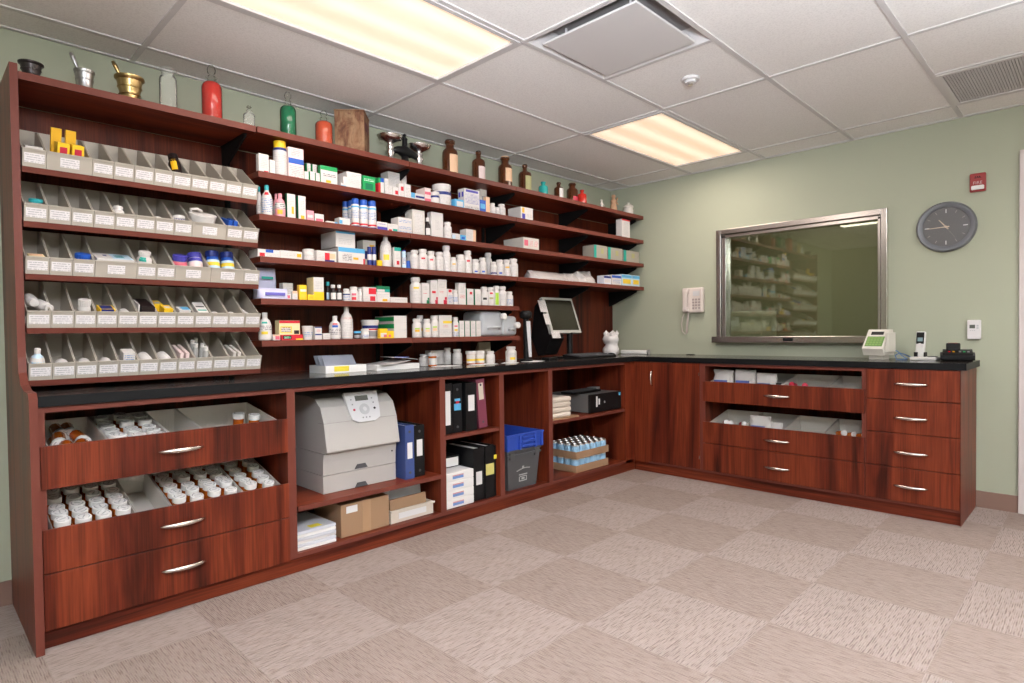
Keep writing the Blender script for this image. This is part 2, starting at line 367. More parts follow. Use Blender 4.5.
for k, (x, y) in enumerate(LIGHTS):
    e = empty('ceiling_light', (x, y, CEIL), FLAB[k], 'light', 'recessed fluorescent ceiling lights')
    hx_, hy_ = TF-.012, TF/2-.012
    f = MB(); t = .022
    for a in ((-hx_, -hy_, hx_, -hy_+t), (-hx_, hy_-t, hx_, hy_), (-hx_, -hy_+t, -hx_+t, hy_-t), (hx_-t, -hy_+t, hx_, hy_-t)): f.box(a[0], a[1], -.004, a[2], a[3], .05, TBAR)
    f.obj('frame', e)
    d = MB(); d.box(-hx_+t, -hy_+t, .008, hx_-t, hy_-t, .014, LENS); d.obj('diffuser', e)
    L = bpy.data.lights.new('fluorescent_lamp', 'AREA'); L.shape = 'RECTANGLE'; L.size = 1.12; L.size_y = .5; L.energy = LAMP_W; L.color = LAMP_COL
    lo = link('fluorescent_lamp', L, e, (0, 0, -.006))
# supply diffuser and return grille
dx, dy = GX-1.5*TF, GY-1.5*TF
e = empty('air_diffuser', (dx, dy, CEIL), 'square white plaque air diffuser between the two ceiling lights', 'vent')
f = MB(); h = TF/2-.012; DUCT = mat('duct_lining_grey', (.40, .38, .375), .8)
for a, c in (((-h, -h), (h, -h)), ((h, -h), (h, h)), ((h, h), (-h, h)), ((-h, h), (-h, -h))):
    f.add([(a[0], a[1], 0), (c[0], c[1], 0), (c[0]*.80, c[1]*.80, .06), (a[0]*.80, a[1]*.80, .06)], [(0, 1, 2, 3)], TBAR)
f.box(-h*.8, -h*.8, .06, h*.8, h*.8, .065, DUCT); f.obj('frame', e)
p = MB(); p.box(-.245, -.245, -.012, .245, .245, -.002, TBAR, .004); p.obj('plaque', e)
for sx in (-1, 1):
    for sy in (-1, 1): q = MB(); q.cyl(.006, -.002, .06, TBAR, 8); q.obj('hanger', e, (sx*.17, sy*.17, 0))
e = empty('return_grille', (GX+1.5*TF, GY-3.5*TF, CEIL), 'square grey perforated return air grille at upper right of the ceiling', 'vent')
h = TF/2-.012; f = MB()
for a in ((-h, -h, h, -h+.025), (-h, h-.025, h, h), (-h, -h+.025, -h+.025, h-.025), (h-.025, -h+.025, h, h-.025)): f.box(a[0], a[1], -.003, a[2], a[3], .02, TBAR)
f.obj('frame', e)
sl = MB()
for k in range(44): sl.box(-h+.025, -h+.027+k*.0124, .002, h-.025, -h+.0365+k*.0124, .006, mat('grille_grey', (.52, .50, .495), .6))
sl.box(-h+.02, -h+.02, .015, h-.02, h-.02, .018, DUCT); tag(sl.obj('louvre', e), kind='stuff')
e = MB(); e.cyl(.045, -.008, .006, TBAR, 24); e.cyl(.03, -.022, -.008, TBAR, 20, bev=0); e = e.obj('smoke_sensor', None, (-1.80, -1.755, CEIL)); tag(e, 'small round white sensor on the tile beside the air diffuser', 'sensor')
q = MB(); q.cyl(.012, -.03, -.022, NICKEL, 12); q.obj('sensor_tip', e)
# window in the right wall
wn = bpy.data.objects.new('window_1', None); COL.objects.link(wn); tag(wn, kind='structure')
FY0, FY1, FZ0, FZ1 = -2.252, -1.047, 1.072, 1.938
def jamb(y0, y1): 
    m = MB(); m.box(-.035, y0, FZ0, .02, y1, FZ1, STEEL, .003); m.obj('jamb', wn)
jamb(FY1-.038, FY1); jamb(FY0, FY0+.038)
m = MB(); m.box(-.035, FY0+.038, FZ1-.04, .02, FY1-.038, FZ1, STEEL, .003); m.obj('head', wn)
m = MB()
m.box(-.018, FY1-.072, FZ0, .08, FY1-.042, FZ1-.05, STEEL, .002); m.box(-.018, FY0+.042, FZ0, .08, FY0+.060, FZ1-.05, STEEL, .002); m.box(-.018, FY0+.042, FZ1-.068, .08, FY1-.042, FZ1-.044, STEEL, .002)
m.obj('stop', wn)
m = MB(); m.box(-.085, -2.278, 1.026, .06, -1.027, 1.074, STEEL, .003); m.obj('sill', wn)
m = MB(); m.box(-.0865, -1.66, 1.038, -.085, -1.59, 1.062, BLACK); m.obj('maker_plate', wn)
m = MB(); m.box(.028, FY0+.055, FZ0, .034, FY1-.06, FZ1-.06, PANE); m.obj('pane', wn)
# door frame at the right edge
dr = bpy.data.objects.new('door_1', None); COL.objects.link(dr); tag(dr, kind='structure')
m = MB(); m.box(-.022, -2.985, 0, .14, -2.930, 2.175, WHITE_TRIM, .004); m.obj('casing', dr)
m = MB(); m.box(-.022, -4.005, 0, .14, -3.95, 2.175, WHITE_TRIM, .004); m.obj('casing', dr)
m = MB(); m.box(-.022, -3.95, 2.12, .14, -2.985, 2.175, WHITE_TRIM, .004); m.obj('casing', dr)
m = MB(); m.box(.04, -3.95, 0, .085, -2.985, 2.12, WHITE_TRIM); dl = m.obj('door_leaf', dr)
m = MB(); m.tube([(.04, -3.1, 1.0), (-.03, -3.1, 1.0), (-.03, -3.22, 1.0)], .01, NICKEL); m.obj('handle', dl)
b = MB(); b.box(-.012, -2.930, 0, 0, -2.727, .102, BASEB); S_('baseboard_right', b)
b = MB(); b.box(RX0, -.012, 0, -4.449, 0, .102, BASEB); S_('baseboard_back', b)
# wood backing behind the shelves, with slotted standards
b = MB(); b.box(-4.419, -.018, .9235, -.012, 0, 2.12, WB); back = S_('trim_1', b)
for x in (-4.40, -3.52, -2.61, -1.675, -.76, -.05):
    q = MB(); q.box(x-.012, -.030, .93 if x < -1.0 else 1.45, x+.012, -.018, 2.10, BLKMET)
    q.obj('shelf_standard', back)
# ------------------------------------------------------------------ base cabinets along the back wall
YF = -.600; TH = .02
def handle_mb(L=.17):
    h = MB(); n = 9; pts = []; rs = []
    for k in range(n):
        t = k/(n-1); pts.append((-L/2+L*t, -.010-.020*math.sin(PI*t), 0)); rs.append(.0045+.0055*math.sin(PI*t)**.7)
    h.tube(pts, rs, NICKEL, 10)
    for sx in (-1, 1): h.cyl(.0045, 0, .018, NICKEL, 8, Matrix.Translation((sx*(L/2-.012), 0, 0)) @ Matrix.Rotation(PI/2, 4, 'X'))
    return h
HM = handle_mb().mesh('handle')
def drawer_front(par, x0, x1, z0, z1, y, hx_c=None, hz=None):
    q = MB(); y += .010; q.box(x0, y, z0, x1, y+.010, z1, WV, .0015); f = q.obj('drawer_front', par)
    # the worn light edge along the top of the front
    link('handle', HM, f, (hx_c if hx_c is not None else (x0+x1)/2, y-.001, hz if hz is not None else (z0+z1)/2))
    return f
def unit_shell(e, x0, x1, shelf_z=None, rail=True, sides=(1, 1), bottom=.095, toe=True, shelf_y=None):
    # carcass in local X (run) and Y (depth, front at YF)
    def pan(nm, *a, m=WV):
        q = MB(); q.box(*a, m); return q.obj(nm, e)
    for k, (s, x) in enumerate(zip(sides, (x0, x1-TH))):
        if s:
            sp = pan('side_panel', x, YF+.002, .075, x+TH, -.03, .882)
            B1('edge_band', x, YF, .075, x+TH, YF+.002, .882, EDGE, sp)
    bp = pan('bottom_panel', x0+TH*sides[0], YF+.002, bottom-.02, x1-TH*sides[1], -.03, bottom, m=WX)
    B1('edge_band', x0+TH*sides[0], YF, bottom-.02, x1-TH*sides[1], YF+.002, bottom, EDGE, bp)
    pan('back_panel', x0, -.03, .075, x1, -.018, .882, m=WB)
    if rail: pan('top_rail', x0+TH*sides[0], YF+.002, .862, x1-TH*sides[1], YF+.022, .882, m=EDGE)
    pan('toe_kick', x0, YF+.018, .001, x1, YF+.034, .075, m=WX)
    if shelf_z is not None:
        sy = YF+.006 if shelf_y is None else shelf_y
        sp = pan('shelf', x0+TH*sides[0], sy+.002, shelf_z-.022, x1-TH*sides[1], -.03, shelf_z, m=WX)
        B1('edge_band', x0+TH*sides[0], sy, shelf_z-.022, x1-TH*sides[1], sy+.002, shelf_z, EDGE, sp)
XA, XB, XC, XD, XE, XF = -4.4195, -3.471, -2.5565, -2.075, -1.600, -.60
ua = empty('drawer_cabinet', (0, 0, 0), 'mahogany drawer cabinet holding orange vials, at left end of the counter', 'cabinet')
unit_shell(ua, XA, XB, sides=(1, 1))
drawer_front(ua, XA+.003, -3.4915, .585, .742, YF-.020, -3.955, .668); drawer_front(ua, XA+.003, -3.4915, .281, .440, YF-.020, -3.955, .365); drawer_front(ua, XA+.003, -3.4915, .073, .277, YF-.020, -3.955, .184)
for z0, z1, tl in ((.585, .69, 0), (.281, .32, 0)):
    q = MB(); q.box(XA+.02, YF, z0, XB-.02, -.14, z0+.012, WX); q.obj('drawer_bottom', ua)
ub = empty('printer_cabinet', (0, 0, 0), 'open mahogany cabinet around the laser printer', 'cabinet'); unit_shell(ub, XB, XC)
q = MB(); q.box(-3.449, -.612, .297, -2.578, -.04, .320, WX, .002); so = q.obj('pull_out_shelf', ub)
B1('edge_band', -3.449, -.614, .297, -2.578, -.612, .320, EDGE, so)
for x in (-3.451, -2.5765): B1('slide_rail', x, -.606, .300, x+.0025, -.05, .318, BLKMET, ub)
uc = empty('binder_cabinet', (0, 0, 0), 'open mahogany cabinet with one shelf holding ring binders', 'cabinet'); unit_shell(uc, XC, XD, .533)
ud = empty('tote_cabinet', (0, 0, 0), 'open mahogany cabinet around the grey and blue tote', 'cabinet'); unit_shell(ud, XD, XE)
ue = empty('corner_cabinet', (0, 0, 0), 'open mahogany cabinet by the corner with cans below and computer above', 'cabinet'); unit_shell(ue, XE, XF, .510, sides=(1, 0)); B1('toe_return', XF, YF+.018, .001, -.535, YF+.034, .075, WX, ue)
B1('corner_stile', -.690, YF, .075, -.5535, YF+.02, .882, WV, ue); B1('side_panel', -.690, YF+.02, .075, -.670, -.03, .882, WV, ue)
# black worktop, L shaped, one piece
def worktop():
    t = MB(); z0, z1 = .884, .9225
    poly = [(-4.4195, -.612), (-.565, -.612), (-.565, -2.752), (-.062, -2.752), (-.004, -2.70), (-.004, -.004), (-4.4195, -.004)]
    t.add([(x, y, z1) for x, y in poly], [tuple(range(7))], COUNTER); t.add([(x, y, z0) for x, y in poly], [tuple(reversed(range(7)))], CEDGE)
    n = 7
    for i in range(n):
        a, c = poly[i], poly[(i+1) % n]; t.add([(a[0], a[1], z0), (c[0], c[1], z0), (c[0], c[1], z1), (a[0], a[1], z1)], [(0, 1, 2, 3)], CEDGE)
    return t.obj('worktop')
tag(worktop(), 'L shaped black laminate worktop running along both walls', 'worktop')
# tall end panel with the stepped profile
prof = [(-.004, .001), (-.632, .001), (-.632, .915), (-.612, .935), (-.52, .938), (-.44, .955), (-.395, 1.0), (-.384, 1.06), (-.384, 2.172), (-.004, 2.172)]
q = MB(); q.prism(prof, -4.448, -4.4225, 'x', WV); ep = q.obj('end_panel'); tag(ep, 'tall stepped mahogany end panel left of shelves and drawers', 'panel')
q = MB()
for a, c in zip(prof[1:8], prof[2:9]):
    L = math.hypot(c[0]-a[0], c[1]-a[1]); ny, nz = -(c[1]-a[1])/L*.0015, (c[0]-a[0])/L*.0015
    o1, o2 = (a[0]+ny, a[1]+nz), (c[0]+ny, c[1]+nz)
    q.add([(-4.448, *a), (-4.4225, *a), (-4.4225, *c), (-4.448, *c), (-4.448, *o1), (-4.4225, *o1), (-4.4225, *o2), (-4.448, *o2)], [(4, 5, 6, 7), (0, 1, 5, 4), (2, 3, 7, 6), (0, 4, 7, 3), (1, 2, 6, 5)], EDGE)
q.obj('edge_band', ep)
# ------------------------------------------------------------------ cabinets under the window (local frame turned so that X runs along the right wall)
# local: X' = distance along -Y of the room, Y' front at YF2 ; world = (y', -x')
FX = -.565
def turned(name, label): 
    e = empty(name, (0, 0, 0), label, 'cabinet'); e.rotation_euler = (0, 0, -PI/2); return e
# with rz=-90deg local (x,y) -> world (y,-x): local front y=YF -> world x=YF ; shift so that the front lies at FX
YFb = YF; YF = FX+.012
u1 = turned('door_cabinet', 'mahogany corner cabinet with one tall door')
unit_shell(u1, .640, 1.185, sides=(0, 1), rail=False); B1('toe_return', .583, YF+.018, .001, .640, YF+.034, .075, WX, u1)
B1('filler', .6005, YF-.004, .075, .728, YF+.02, .882, WV, u1)
q = MB(); q.box(.731, YF-.01, .092, 1.166, YF, .880, WV, .0015); d_ = q.obj('door', u1)
h = MB(); h.tube([(0, 0, -.06), (0, -.022, -.045), (0, -.026, 0), (0, -.022, .045), (0, 0, .06)], [.005, .006, .007, .006, .005], NICKEL, 8); h.obj('handle', d_, (.768, YF-.009, .755))
for z in (.80, .18): q = MB(); q.box(1.160, YF-.014, z-.012, 1.1665, YF-.010, z+.012, NICKEL); q.obj('hinge', d_)
u2 = turned('drawer_cabinet', 'mahogany drawer cabinet holding white bins, under the window')
unit_shell(u2, 1.185, 2.252, sides=(1, 1))
for z0, z1, hz in ((.602, .752, .675), (.296, .452, .370), (.092, .292, .185)): drawer_front(u2, 1.190, 2.248, z0, z1, YF-.02, 1.725, hz)
for z0 in (.605, .30): q = MB(); q.box(1.206, YF, z0, 2.231, -.14, z0+.012, WX); q.obj('drawer_bottom', u2)
u3 = turned('drawer_cabinet', 'four drawer mahogany cabinet at the open end of the counter')
unit_shell(u3, 2.252, 2.728, sides=(1, 1), rail=False)
for z0, z1, hz in ((.700, .880, .795), (.501, .696, .593), (.297, .497, .388), (.092, .293, .188)): drawer_front(u3, 2.257, 2.7245, z0, z1, YF-.02, 2.492, hz)
q = MB(); q.box(2.728, YF-.018, .001, 2.7285, -.004, .882, WV); q.obj('end_skin', u3)
YF = YFb
# ------------------------------------------------------------------ wall shelves
ZS = [2.1495, 1.9351, 1.7268, 1.5194, 1.3128, 1.1054]
ROWN = ['top', 'second', 'third', 'fourth', 'fifth', 'lowest']
def shelf_board(x0, x1, z, cutL, cutR, label, name='wall_shelf', cap=True):
    th = .029; yf, yb = -.377, -.032
    poly = []
    poly += [(x0, yb), (x0, yf)]
    if cutR: poly += [(x1-.016, yf), (x1, yf+.016), (x1, yb)]
    else: poly += [(x1, yf), (x1, yb)]
    q = MB(); q.prism(poly, -th, 0, 'z', WX); o = q.obj(name, None, (0, 0, z)); tag(o, label, 'shelf', 'mahogany wall shelf boards')
    fr = [p for p in poly if p[1] < -.29]
    e = MB()
    for a, c in zip(fr, fr[1:]):
        dx_, dy_ = c[0]-a[0], c[1]-a[1]; L = math.hypot(dx_, dy_); n = (dy_/L*.0015, -dx_/L*.0015)
        e.add([(a[0], a[1], -th), (c[0], c[1], -th), (c[0], c[1], 0), (a[0], a[1], 0), (a[0]+n[0], a[1]+n[1], -th), (c[0]+n[0], c[1]+n[1], -th), (c[0]+n[0], c[1]+n[1], 0), (a[0]+n[0], a[1]+n[1], 0)],
              [(4, 5, 6, 7), (3, 2, 6, 7), (0, 1, 5, 4), (0, 4, 7, 3), (1, 2, 6, 5)], EDGE)
    e.obj('edge_band', o)
    return o
def bracket(o, x, L=.30, H=.13):
    q = MB(); q.prism([(-.030, -.030), (-.030, -.030-H), (-.048, -.030-H), (-.030-L, -.046), (-.030-L, -.030)], x-.004, x+.004, 'x', BLKMET)
    q.box(x-.009, -.030-L, -.033, x+.009, -.03, -.0292, BLKMET); q.obj('bracket', o)
JX = [-3.5085, -2.6005, -1.6845, -.028]
PARTN = ['left', 'middle', 'right']
o = shelf_board(-4.4205, -3.5145, 2.1475, 0, 0, 'top mahogany shelf board over the rows of grey bins'); bracket(o, -3.545)
for r in range(6):
    for k in range(3 if r < 4 else 2):
        x0, x1 = JX[k]+.002, JX[k+1]-.002
        if r >= 4 and k == 1: x1 = -1.666
        cutL = False; cutR = k == 2
        o = shelf_board(x0+(.0 if not cutL else .002), x1, ZS[r], cutL, cutR, '%s mahogany shelf board, %s section of the medicine shelves' % (ROWN[r], PARTN[k]))
        if k > 0: bracket(o, x0+.03)
        if k == 2: bracket(o, -.80); bracket(o, -.085)
        elif r >= 4 and k == 1: bracket(o, x1-.03)
# ------------------------------------------------------------------ tilted bin shelves and bins
ZB = [1.79, 1.581, 1.379, 1.171, .968]
TILT = math.radians(17)
BX0, BX1 = -4.417, -3.516; BW = (BX1-BX0)/12
LABW = mat('bin_label', (.80, .77, .77), .6)
BLAB = txt('print_binlabel', hx('BDB8BB'), hx('E6E1E2'))
def bin_mesh(wd):
    q = MB(); D, hf, hb, t = .272, .066, .122, .0028
    w2 = wd/2-.0008
    q.box(-w2, 0, 0, w2, D, t, BINGREY); q.box(-w2, 0, t, w2, t, hf, BINGREY); q.box(-w2, D-t, t, w2, D, hb, BINGREY)
    for s in (-1, 1):
        xa, xb = (-w2, -w2+t) if s < 0 else (w2-t, w2)
        q.prism([(t, t), (t, hf), (t+.025, hf), (D-.06, hb), (D-t, hb), (D-t, t)], xa, xb, 'x', BINGREY)
    q.prism([(0, hf), (0, hf+.0035), (-.004, hf+.0035), (-.004, hf-.003), (0, hf-.003)], -w2, w2, 'x', BINGREY)
    return q.mesh('shelf_bin')
BINM = {1: bin_mesh(BW), 2: bin_mesh(2*BW)}
lw = MB(); lw.box(-BW*.42, -.0015, .016, BW*.42, -.0002, .052, BLAB); LM = lw.mesh('paper_label')
BROW = [[1, 2]+[1]*9, [1]*8+[2, 1, 1], [1, 1, 1, 2, 1, 1, 2, 2, 1], [1]*12, [1]*12]
BINS = {}
for r in range(5):
    z = ZB[r]
    q = MB(); q.box(0, 0, -.022, BX1-BX0, .30, 0, WX); o = q.obj('bin_shelf', None, (BX0, -.378, z), (TILT, 0, 0)); tag(o, 'sloping mahogany shelf under the %s row of grey bins' % ORD[r], 'shelf', 'sloping bin shelves')
    B1('edge_band', 0, -.0015, -.022, BX1-BX0, 0, 0, EDGE, o)
    x = BX0; pos = 0
    for k, n in enumerate(BROW[r]):
        cx = x+n*BW/2
        rot = (TILT, 0, 0); ca, sa = math.cos(TILT), math.sin(TILT)
        loc = (cx, -.378+.001*ca-.0006*sa, z+.001*sa+.0006*ca)
        o = link('shelf_bin', BINM[n], None, loc, rot)
        tag(o, '%s grey plastic bin, %s from left in the %s bin row' % ('wide' if n == 2 else 'narrow', ORD[k], ORD[r]), 'bin', 'grey labelled bins on sloping shelves')
        link('paper_label', LM, o)
        BINS[(r, k)] = o; x += n*BW
def in_bin(r, k, x, y, z=.0030):
    """world point inside a tilted bin (x across, y into it, z above its floor)"""
    return BINS[(r, k)].location + Matrix.Rotation(TILT, 3, 'X') @ Vector((x, y, z))
ITEMS=[
('carton', 'box', -3.4635, -0.345, 1.9351, 0.0505, 0.0324, 0.0954, 'W', [('f', 0.5, 0.02, 0.95, 0.14, 'red'), ('f', 0.1, 0.25, 0.9, 0.85, 'txt')], 'white carton with small red corner mark, on the second wall shelf'),
('carton', 'box', -3.4196, -0.345, 1.9351, 0.0273, 0.025, 0.0741, 'W', [('f', 0.1, 0.2, 0.9, 0.9, 'txt')], 'narrow white carton beside yellow capped can, on the second wall shelf'),
('spray_can', 'can', -3.3685, -0.32, 1.9351, 0.066, 0, 0.1812, ('W', 'yellow'), [(0.72, 0.8, 'navy'), (0.05, 0.6, 'txt')], 'tall white spray can with yellow top and blue stripe, on the second wall shelf'),
('carton', 'box', -3.2936, -0.345, 1.9351, 0.0828, 0.06, 0.1595, 'pinkw', [('f', 0, 0.48, 1, 0.66, 'blue'), ('f', 0.2, 0.72, 0.8, 0.95, 'txtp'), ('f', 0.05, 0.05, 0.95, 0.42, 'txtp')], 'pale pink canister carton with blue band, on the second wall shelf'),
('carton', 'box', -3.1843, -0.27, 1.9351, 0.0202, 0.025, 0.1163, 'W', [('f', 0.0, 0.55, 1, 0.95, 'txt'), ('s', 0, 0, 1, 1, 'green')], 'slim white and green carton standing behind a short one, on the second wall shelf'),
('carton', 'box', -3.2376, -0.345, 1.9351, 0.0241, 0.025, 0.0491, 'W', [('f', 0.1, 0.2, 0.9, 0.9, 'txt'), ('s', 0, 0, 1, 1, 'green')], 'short slim white and green carton, leftmost of the green ones, on the second wall shelf'),
('carton', 'box', -3.151, -0.27, 1.9351, 0.0235, 0.025, 0.1172, 'W', [('f', 0.0, 0.55, 1, 0.95, 'txt'), ('s', 0, 0, 1, 1, 'green')], 'slim white and green carton, taller and behind, on the second wall shelf'),
('carton', 'box', -3.2038, -0.345, 1.9351, 0.0267, 0.025, 0.0551, 'W', [('f', 0.1, 0.2, 0.9, 0.9, 'txt'), ('s', 0, 0, 1, 1, 'green')], 'short slim white and green carton, middle of the green ones, on the second wall shelf'),
('carton', 'box', -3.1733, -0.345, 1.9351, 0.0231, 0.025, 0.0527, 'W', [('f', 0.1, 0.2, 0.9, 0.9, 'txt'), ('s', 0, 0, 1, 1, 'green')], 'short slim white and green carton, rightmost of the green ones, on the second wall shelf'),
('carton', 'box', -3.1073, -0.345, 1.9351, 0.0979, 0.0301, 0.0991, 'W', [('f', 0, 0.76, 1, 1, 'green'), ('f', 0.15, 0.4, 0.9, 0.62, 'txtk'), ('f', 0.3, 0.1, 0.6, 0.25, 'gold'), ('s', 0, 0, 1, 1, 'green')], 'white carton with broad green top band, on the second wall shelf'),
('carton', 'box', -2.9747, -0.345, 1.9351, 0.1255, 0.12, 0.0242, 'W', [('f', 0.55, 0.1, 0.95, 0.7, 'txt'), ('f', 0, 0, 0.25, 0.5, 'sky')], 'lower white carton of a stack with sky blue corner, on the second wall shelf'),
('carton', 'box', -2.9643, -0.342, 1.9593, 0.1123, 0.11, 0.0383, 'W', [('f', 0.3, 0.2, 0.95, 0.8, 'txt')], 'middle white carton of a stack beside the green cartons, on the second wall shelf'),
('carton', 'box', -2.9516, -0.34, 1.9975, 0.092, 0.1, 0.0331, 'W', [('f', 0.3, 0.2, 0.95, 0.8, 'txt')], 'topmost white carton of a stack beside the green cartons, on the second wall shelf'),
('carton', 'box', -2.8582, -0.345, 1.9351, 0.0824, 0.08, 0.0885, 'green', [('f', 0.2, 0.15, 0.8, 0.55, 'dgreen'), ('f', 0.1, 0.65, 0.9, 0.85, 'txtw')], 'solid green carton with pale lettering, on the second wall shelf'),
('carton', 'box', -2.7767, -0.345, 1.9351, 0.0341, 0.06, 0.094, 'green', [('f', 0, 0, 0.35, 0.7, 'red'), ('f', 0.35, 0.1, 1, 0.75, 'W'), ('s', 0, 0, 1, 0.7, 'red'), ('f', 0.3, 0.75, 1, 1, 'blue')], 'small green carton with red and white face, on the second wall shelf'),
('carton', 'box', -2.6087, -0.24, 1.9351, 0.0968, 0.0792, 0.1761, 'offw', [('f', 0.1, 0.15, 0.9, 0.9, 'txt')], 'off white carton standing at the back, on the second wall shelf'),
('carton', 'box', -2.542, -0.244, 1.9351, 0.0354, 0.03, 0.1826, 'pinkw', [('f', 0.1, 0.1, 0.9, 0.9, 'txt')], 'slim pale carton standing at the back, on the second wall shelf'),
('carton', 'box', -2.7408, -0.345, 1.9351, 0.0242, 0.025, 0.0973, 'W', [('f', 0.1, 0.1, 0.9, 0.9, 'txt')], 'very narrow white carton beside the small green carton, on the second wall shelf'),
('carton', 'box', -2.7144, -0.345, 1.9351, 0.0272, 0.025, 0.0581, 'W', [('f', 0.1, 0.1, 0.9, 0.9, 'txt')], 'short narrow white carton before the off white one, on the second wall shelf'),
('carton', 'box', -2.6779, -0.345, 1.9351, 0.039, 0.0312, 0.0581, 'W', [('f', 0.4, 0.25, 0.95, 0.65, 'red')], 'short white carton with red spot, on the second wall shelf'),
('carton', 'box', -2.6369, -0.345, 1.9351, 0.036, 0.0288, 0.0854, 'W', [('f', 0.4, 0.5, 0.95, 0.8, 'red'), ('f', 0.1, 0.05, 0.9, 0.4, 'txt')], 'medium white carton with red spot near its top, on the second wall shelf'),
('carton', 'box', -2.5914, -0.345, 1.9351, 0.0465, 0.0376, 0.0869, 'W', [('f', 0.2, 0.2, 0.9, 0.8, 'txt')], 'plain white carton right of the red spotted ones, on the second wall shelf'),
('carton', 'box', -2.5168, -0.345, 1.9351, 0.1015, 0.1, 0.0445, 'W', [('f', 0, 0.3, 0.3, 1, 'sky'), ('f', 0.35, 0.4, 1, 0.7, 'navy')], 'flat white carton with blue stripes, on the second wall shelf'),
('carton', 'box', -2.4315, -0.335, 1.9351, 0.0464, 0.0896, 0.0933, 'pinkw', [('f', 0, 0.55, 1, 0.75, 'rose'), ('f', 0, 0.1, 1, 0.3, 'rose')], 'pale pink carton with rose stripes and long side, on the second wall shelf'),
('jar', 'jar', -2.2856, -0.29, 1.9351, 0.1213, 0, 0.1404, ('W', 'W'), [(0.5, 0.64, 'navy'), (0.1, 0.4, 'txt')], 'large white screw top jar with blue swoosh, on the second wall shelf'),
('jar', 'jar', -2.378, -0.335, 1.9351, 0.0593, 0, 0.0737, ('W', 'W'), [(0.5, 0.68, 'navy')], 'small white jar with blue swoosh in front, on the second wall shelf'),
('carton', 'box', -2.24, -0.2284, 1.9351, 0.0461, 0.0368, 0.0423, 'W', [], 'tiny white carton beside large jar, on the second wall shelf'),
('carton', 'box', -2.1828, -0.345, 1.9351, 0.0769, 0.05, 0.057, 'sky', [('f', 0.2, 0.2, 0.9, 0.8, 'W')], 'small sky blue packet carton, on the second wall shelf'),
('carton', 'box', -2.0727, -0.345, 1.9351, 0.1352, 0.0626, 0.1386, 'W', [('f', 0.1, 0.84, 0.9, 0.96, 'vio'), ('f', 0.05, 0.3, 0.95, 0.78, 'txtv'), ('f', 0.05, 0.06, 0.95, 0.2, 'txtk'), ('s', 0.1, 0.6, 0.4, 0.85, 'vio'), ('s', 0.6, 0.6, 0.9, 0.85, 'vio'), ('s', 0.1, 0.2, 0.4, 0.45, 'vio'), ('s', 0.6, 0.2, 0.9, 0.45, 'vio')], 'large white carton with violet print, on the second wall shelf'),
('carton', 'box', -1.8788, -0.25, 1.9351, 0.0619, 0.0435, 0.1998, 'offw', [('f', 0.2, 0.2, 0.8, 0.7, 'gray')], 'grey white carton standing at the back by violet printed one, on the second wall shelf'),
('carton', 'box', -1.9755, -0.345, 1.9351, 0.0561, 0.0449, 0.0839, 'blue', [('f', 0.1, 0.3, 0.9, 0.7, 'sky')], 'small blue carton, on the second wall shelf'),
('carton', 'box', -1.927, -0.345, 1.9351, 0.0337, 0.027, 0.1111, 'peach', [], 'narrow peach carton, on the second wall shelf'),
('pill_bottle', 'pill', -1.873, -0.33, 1.9351, 0.042, 0, 0.0774, ('W', 'W'), [(0.15, 0.6, 'txt')], 'tiny white bottle next to peach carton, on the second wall shelf'),
('pill_bottle', 'pill', -1.8279, -0.33, 1.9351, 0.0368, 0, 0.0562, ('W', 'W'), [(0.15, 0.6, 'txt')], 'shortest white bottle on the shelf, on the second wall shelf'),
('pill_bottle', 'pill', -1.7696, -0.315, 1.9351, 0.0563, 0, 0.0874, ('W', 'W'), [(0.15, 0.6, 'txt')], 'small wide white bottle beside flat carton, on the second wall shelf'),
('carton', 'box', -1.5345, -0.34, 1.9351, 0.128, 0.1288, 0.0946, 'W', [('f', 0.1, 0.55, 0.3, 0.95, 'gold'), ('f', 0.1, 0.05, 0.35, 0.5, 'vio'), ('f', 0.5, 0.2, 0.95, 0.5, 'txt')], 'flat white carton with gold and violet mark, on the second wall shelf'),
('carton', 'box', -0.2716, -0.345, 1.9351, 0.1238, 0.06, 0.1622, 'W', [('f', 0, 0.92, 1, 1, 'red'), ('f', 0.2, 0.15, 0.8, 0.85, 'txt')], 'tall white carton with red top edge standing alone, on the second wall shelf'),
('lotion_bottle', 'lotion', -3.4663, -0.29, 1.7268, 0.029, 0, 0.1504, ('W', 'teal'), [(0.1, 0.5, 'txt')], 'white bottle with teal cap half hidden behind its twin, on the third wall shelf'),
('lotion_bottle', 'lotion', -3.4476, -0.335, 1.7268, 0.0526, 0, 0.1529, ('W', 'teal'), [(0.66, 0.76, 'red'), (0.1, 0.55, 'txtb')], 'white bottle with teal cap and red mark in front, on the third wall shelf'),
('lotion_bottle', 'lotion', -3.3804, -0.29, 1.7268, 0.0291, 0, 0.1284, ('pink', 'pink'), [(0.2, 0.5, 'W')], 'pink bottle half hidden behind its twin, on the third wall shelf'),
('lotion_bottle', 'lotion', -3.3799, -0.335, 1.7268, 0.0521, 0, 0.1208, ('pink', 'pink'), [(0.12, 0.3, 'gold'), (0.35, 0.6, 'txtk')], 'pink bottle with yellow mark in front, on the third wall shelf'),
('carton', 'box', -3.3241, -0.345, 1.7268, 0.0437, 0.02, 0.1276, 'W', [('f', 0.5, 0.2, 0.8, 0.5, 'gold'), ('f', 0.1, 0.5, 0.9, 0.9, 'txt'), ('s', 0, 0, 1, 1, 'dgreen')], 'tall white carton with yellow mark, on the third wall shelf'),
('carton', 'box', -3.2658, -0.345, 1.7268, 0.0404, 0.02, 0.1261, 'W', [('f', 0.3, 0.05, 0.8, 0.2, 'gold'), ('f', 0.3, 0.4, 0.8, 0.8, 'txt'), ('s', 0, 0, 1, 1, 'dgreen')], 'tall white carton with green side, on the third wall shelf'),
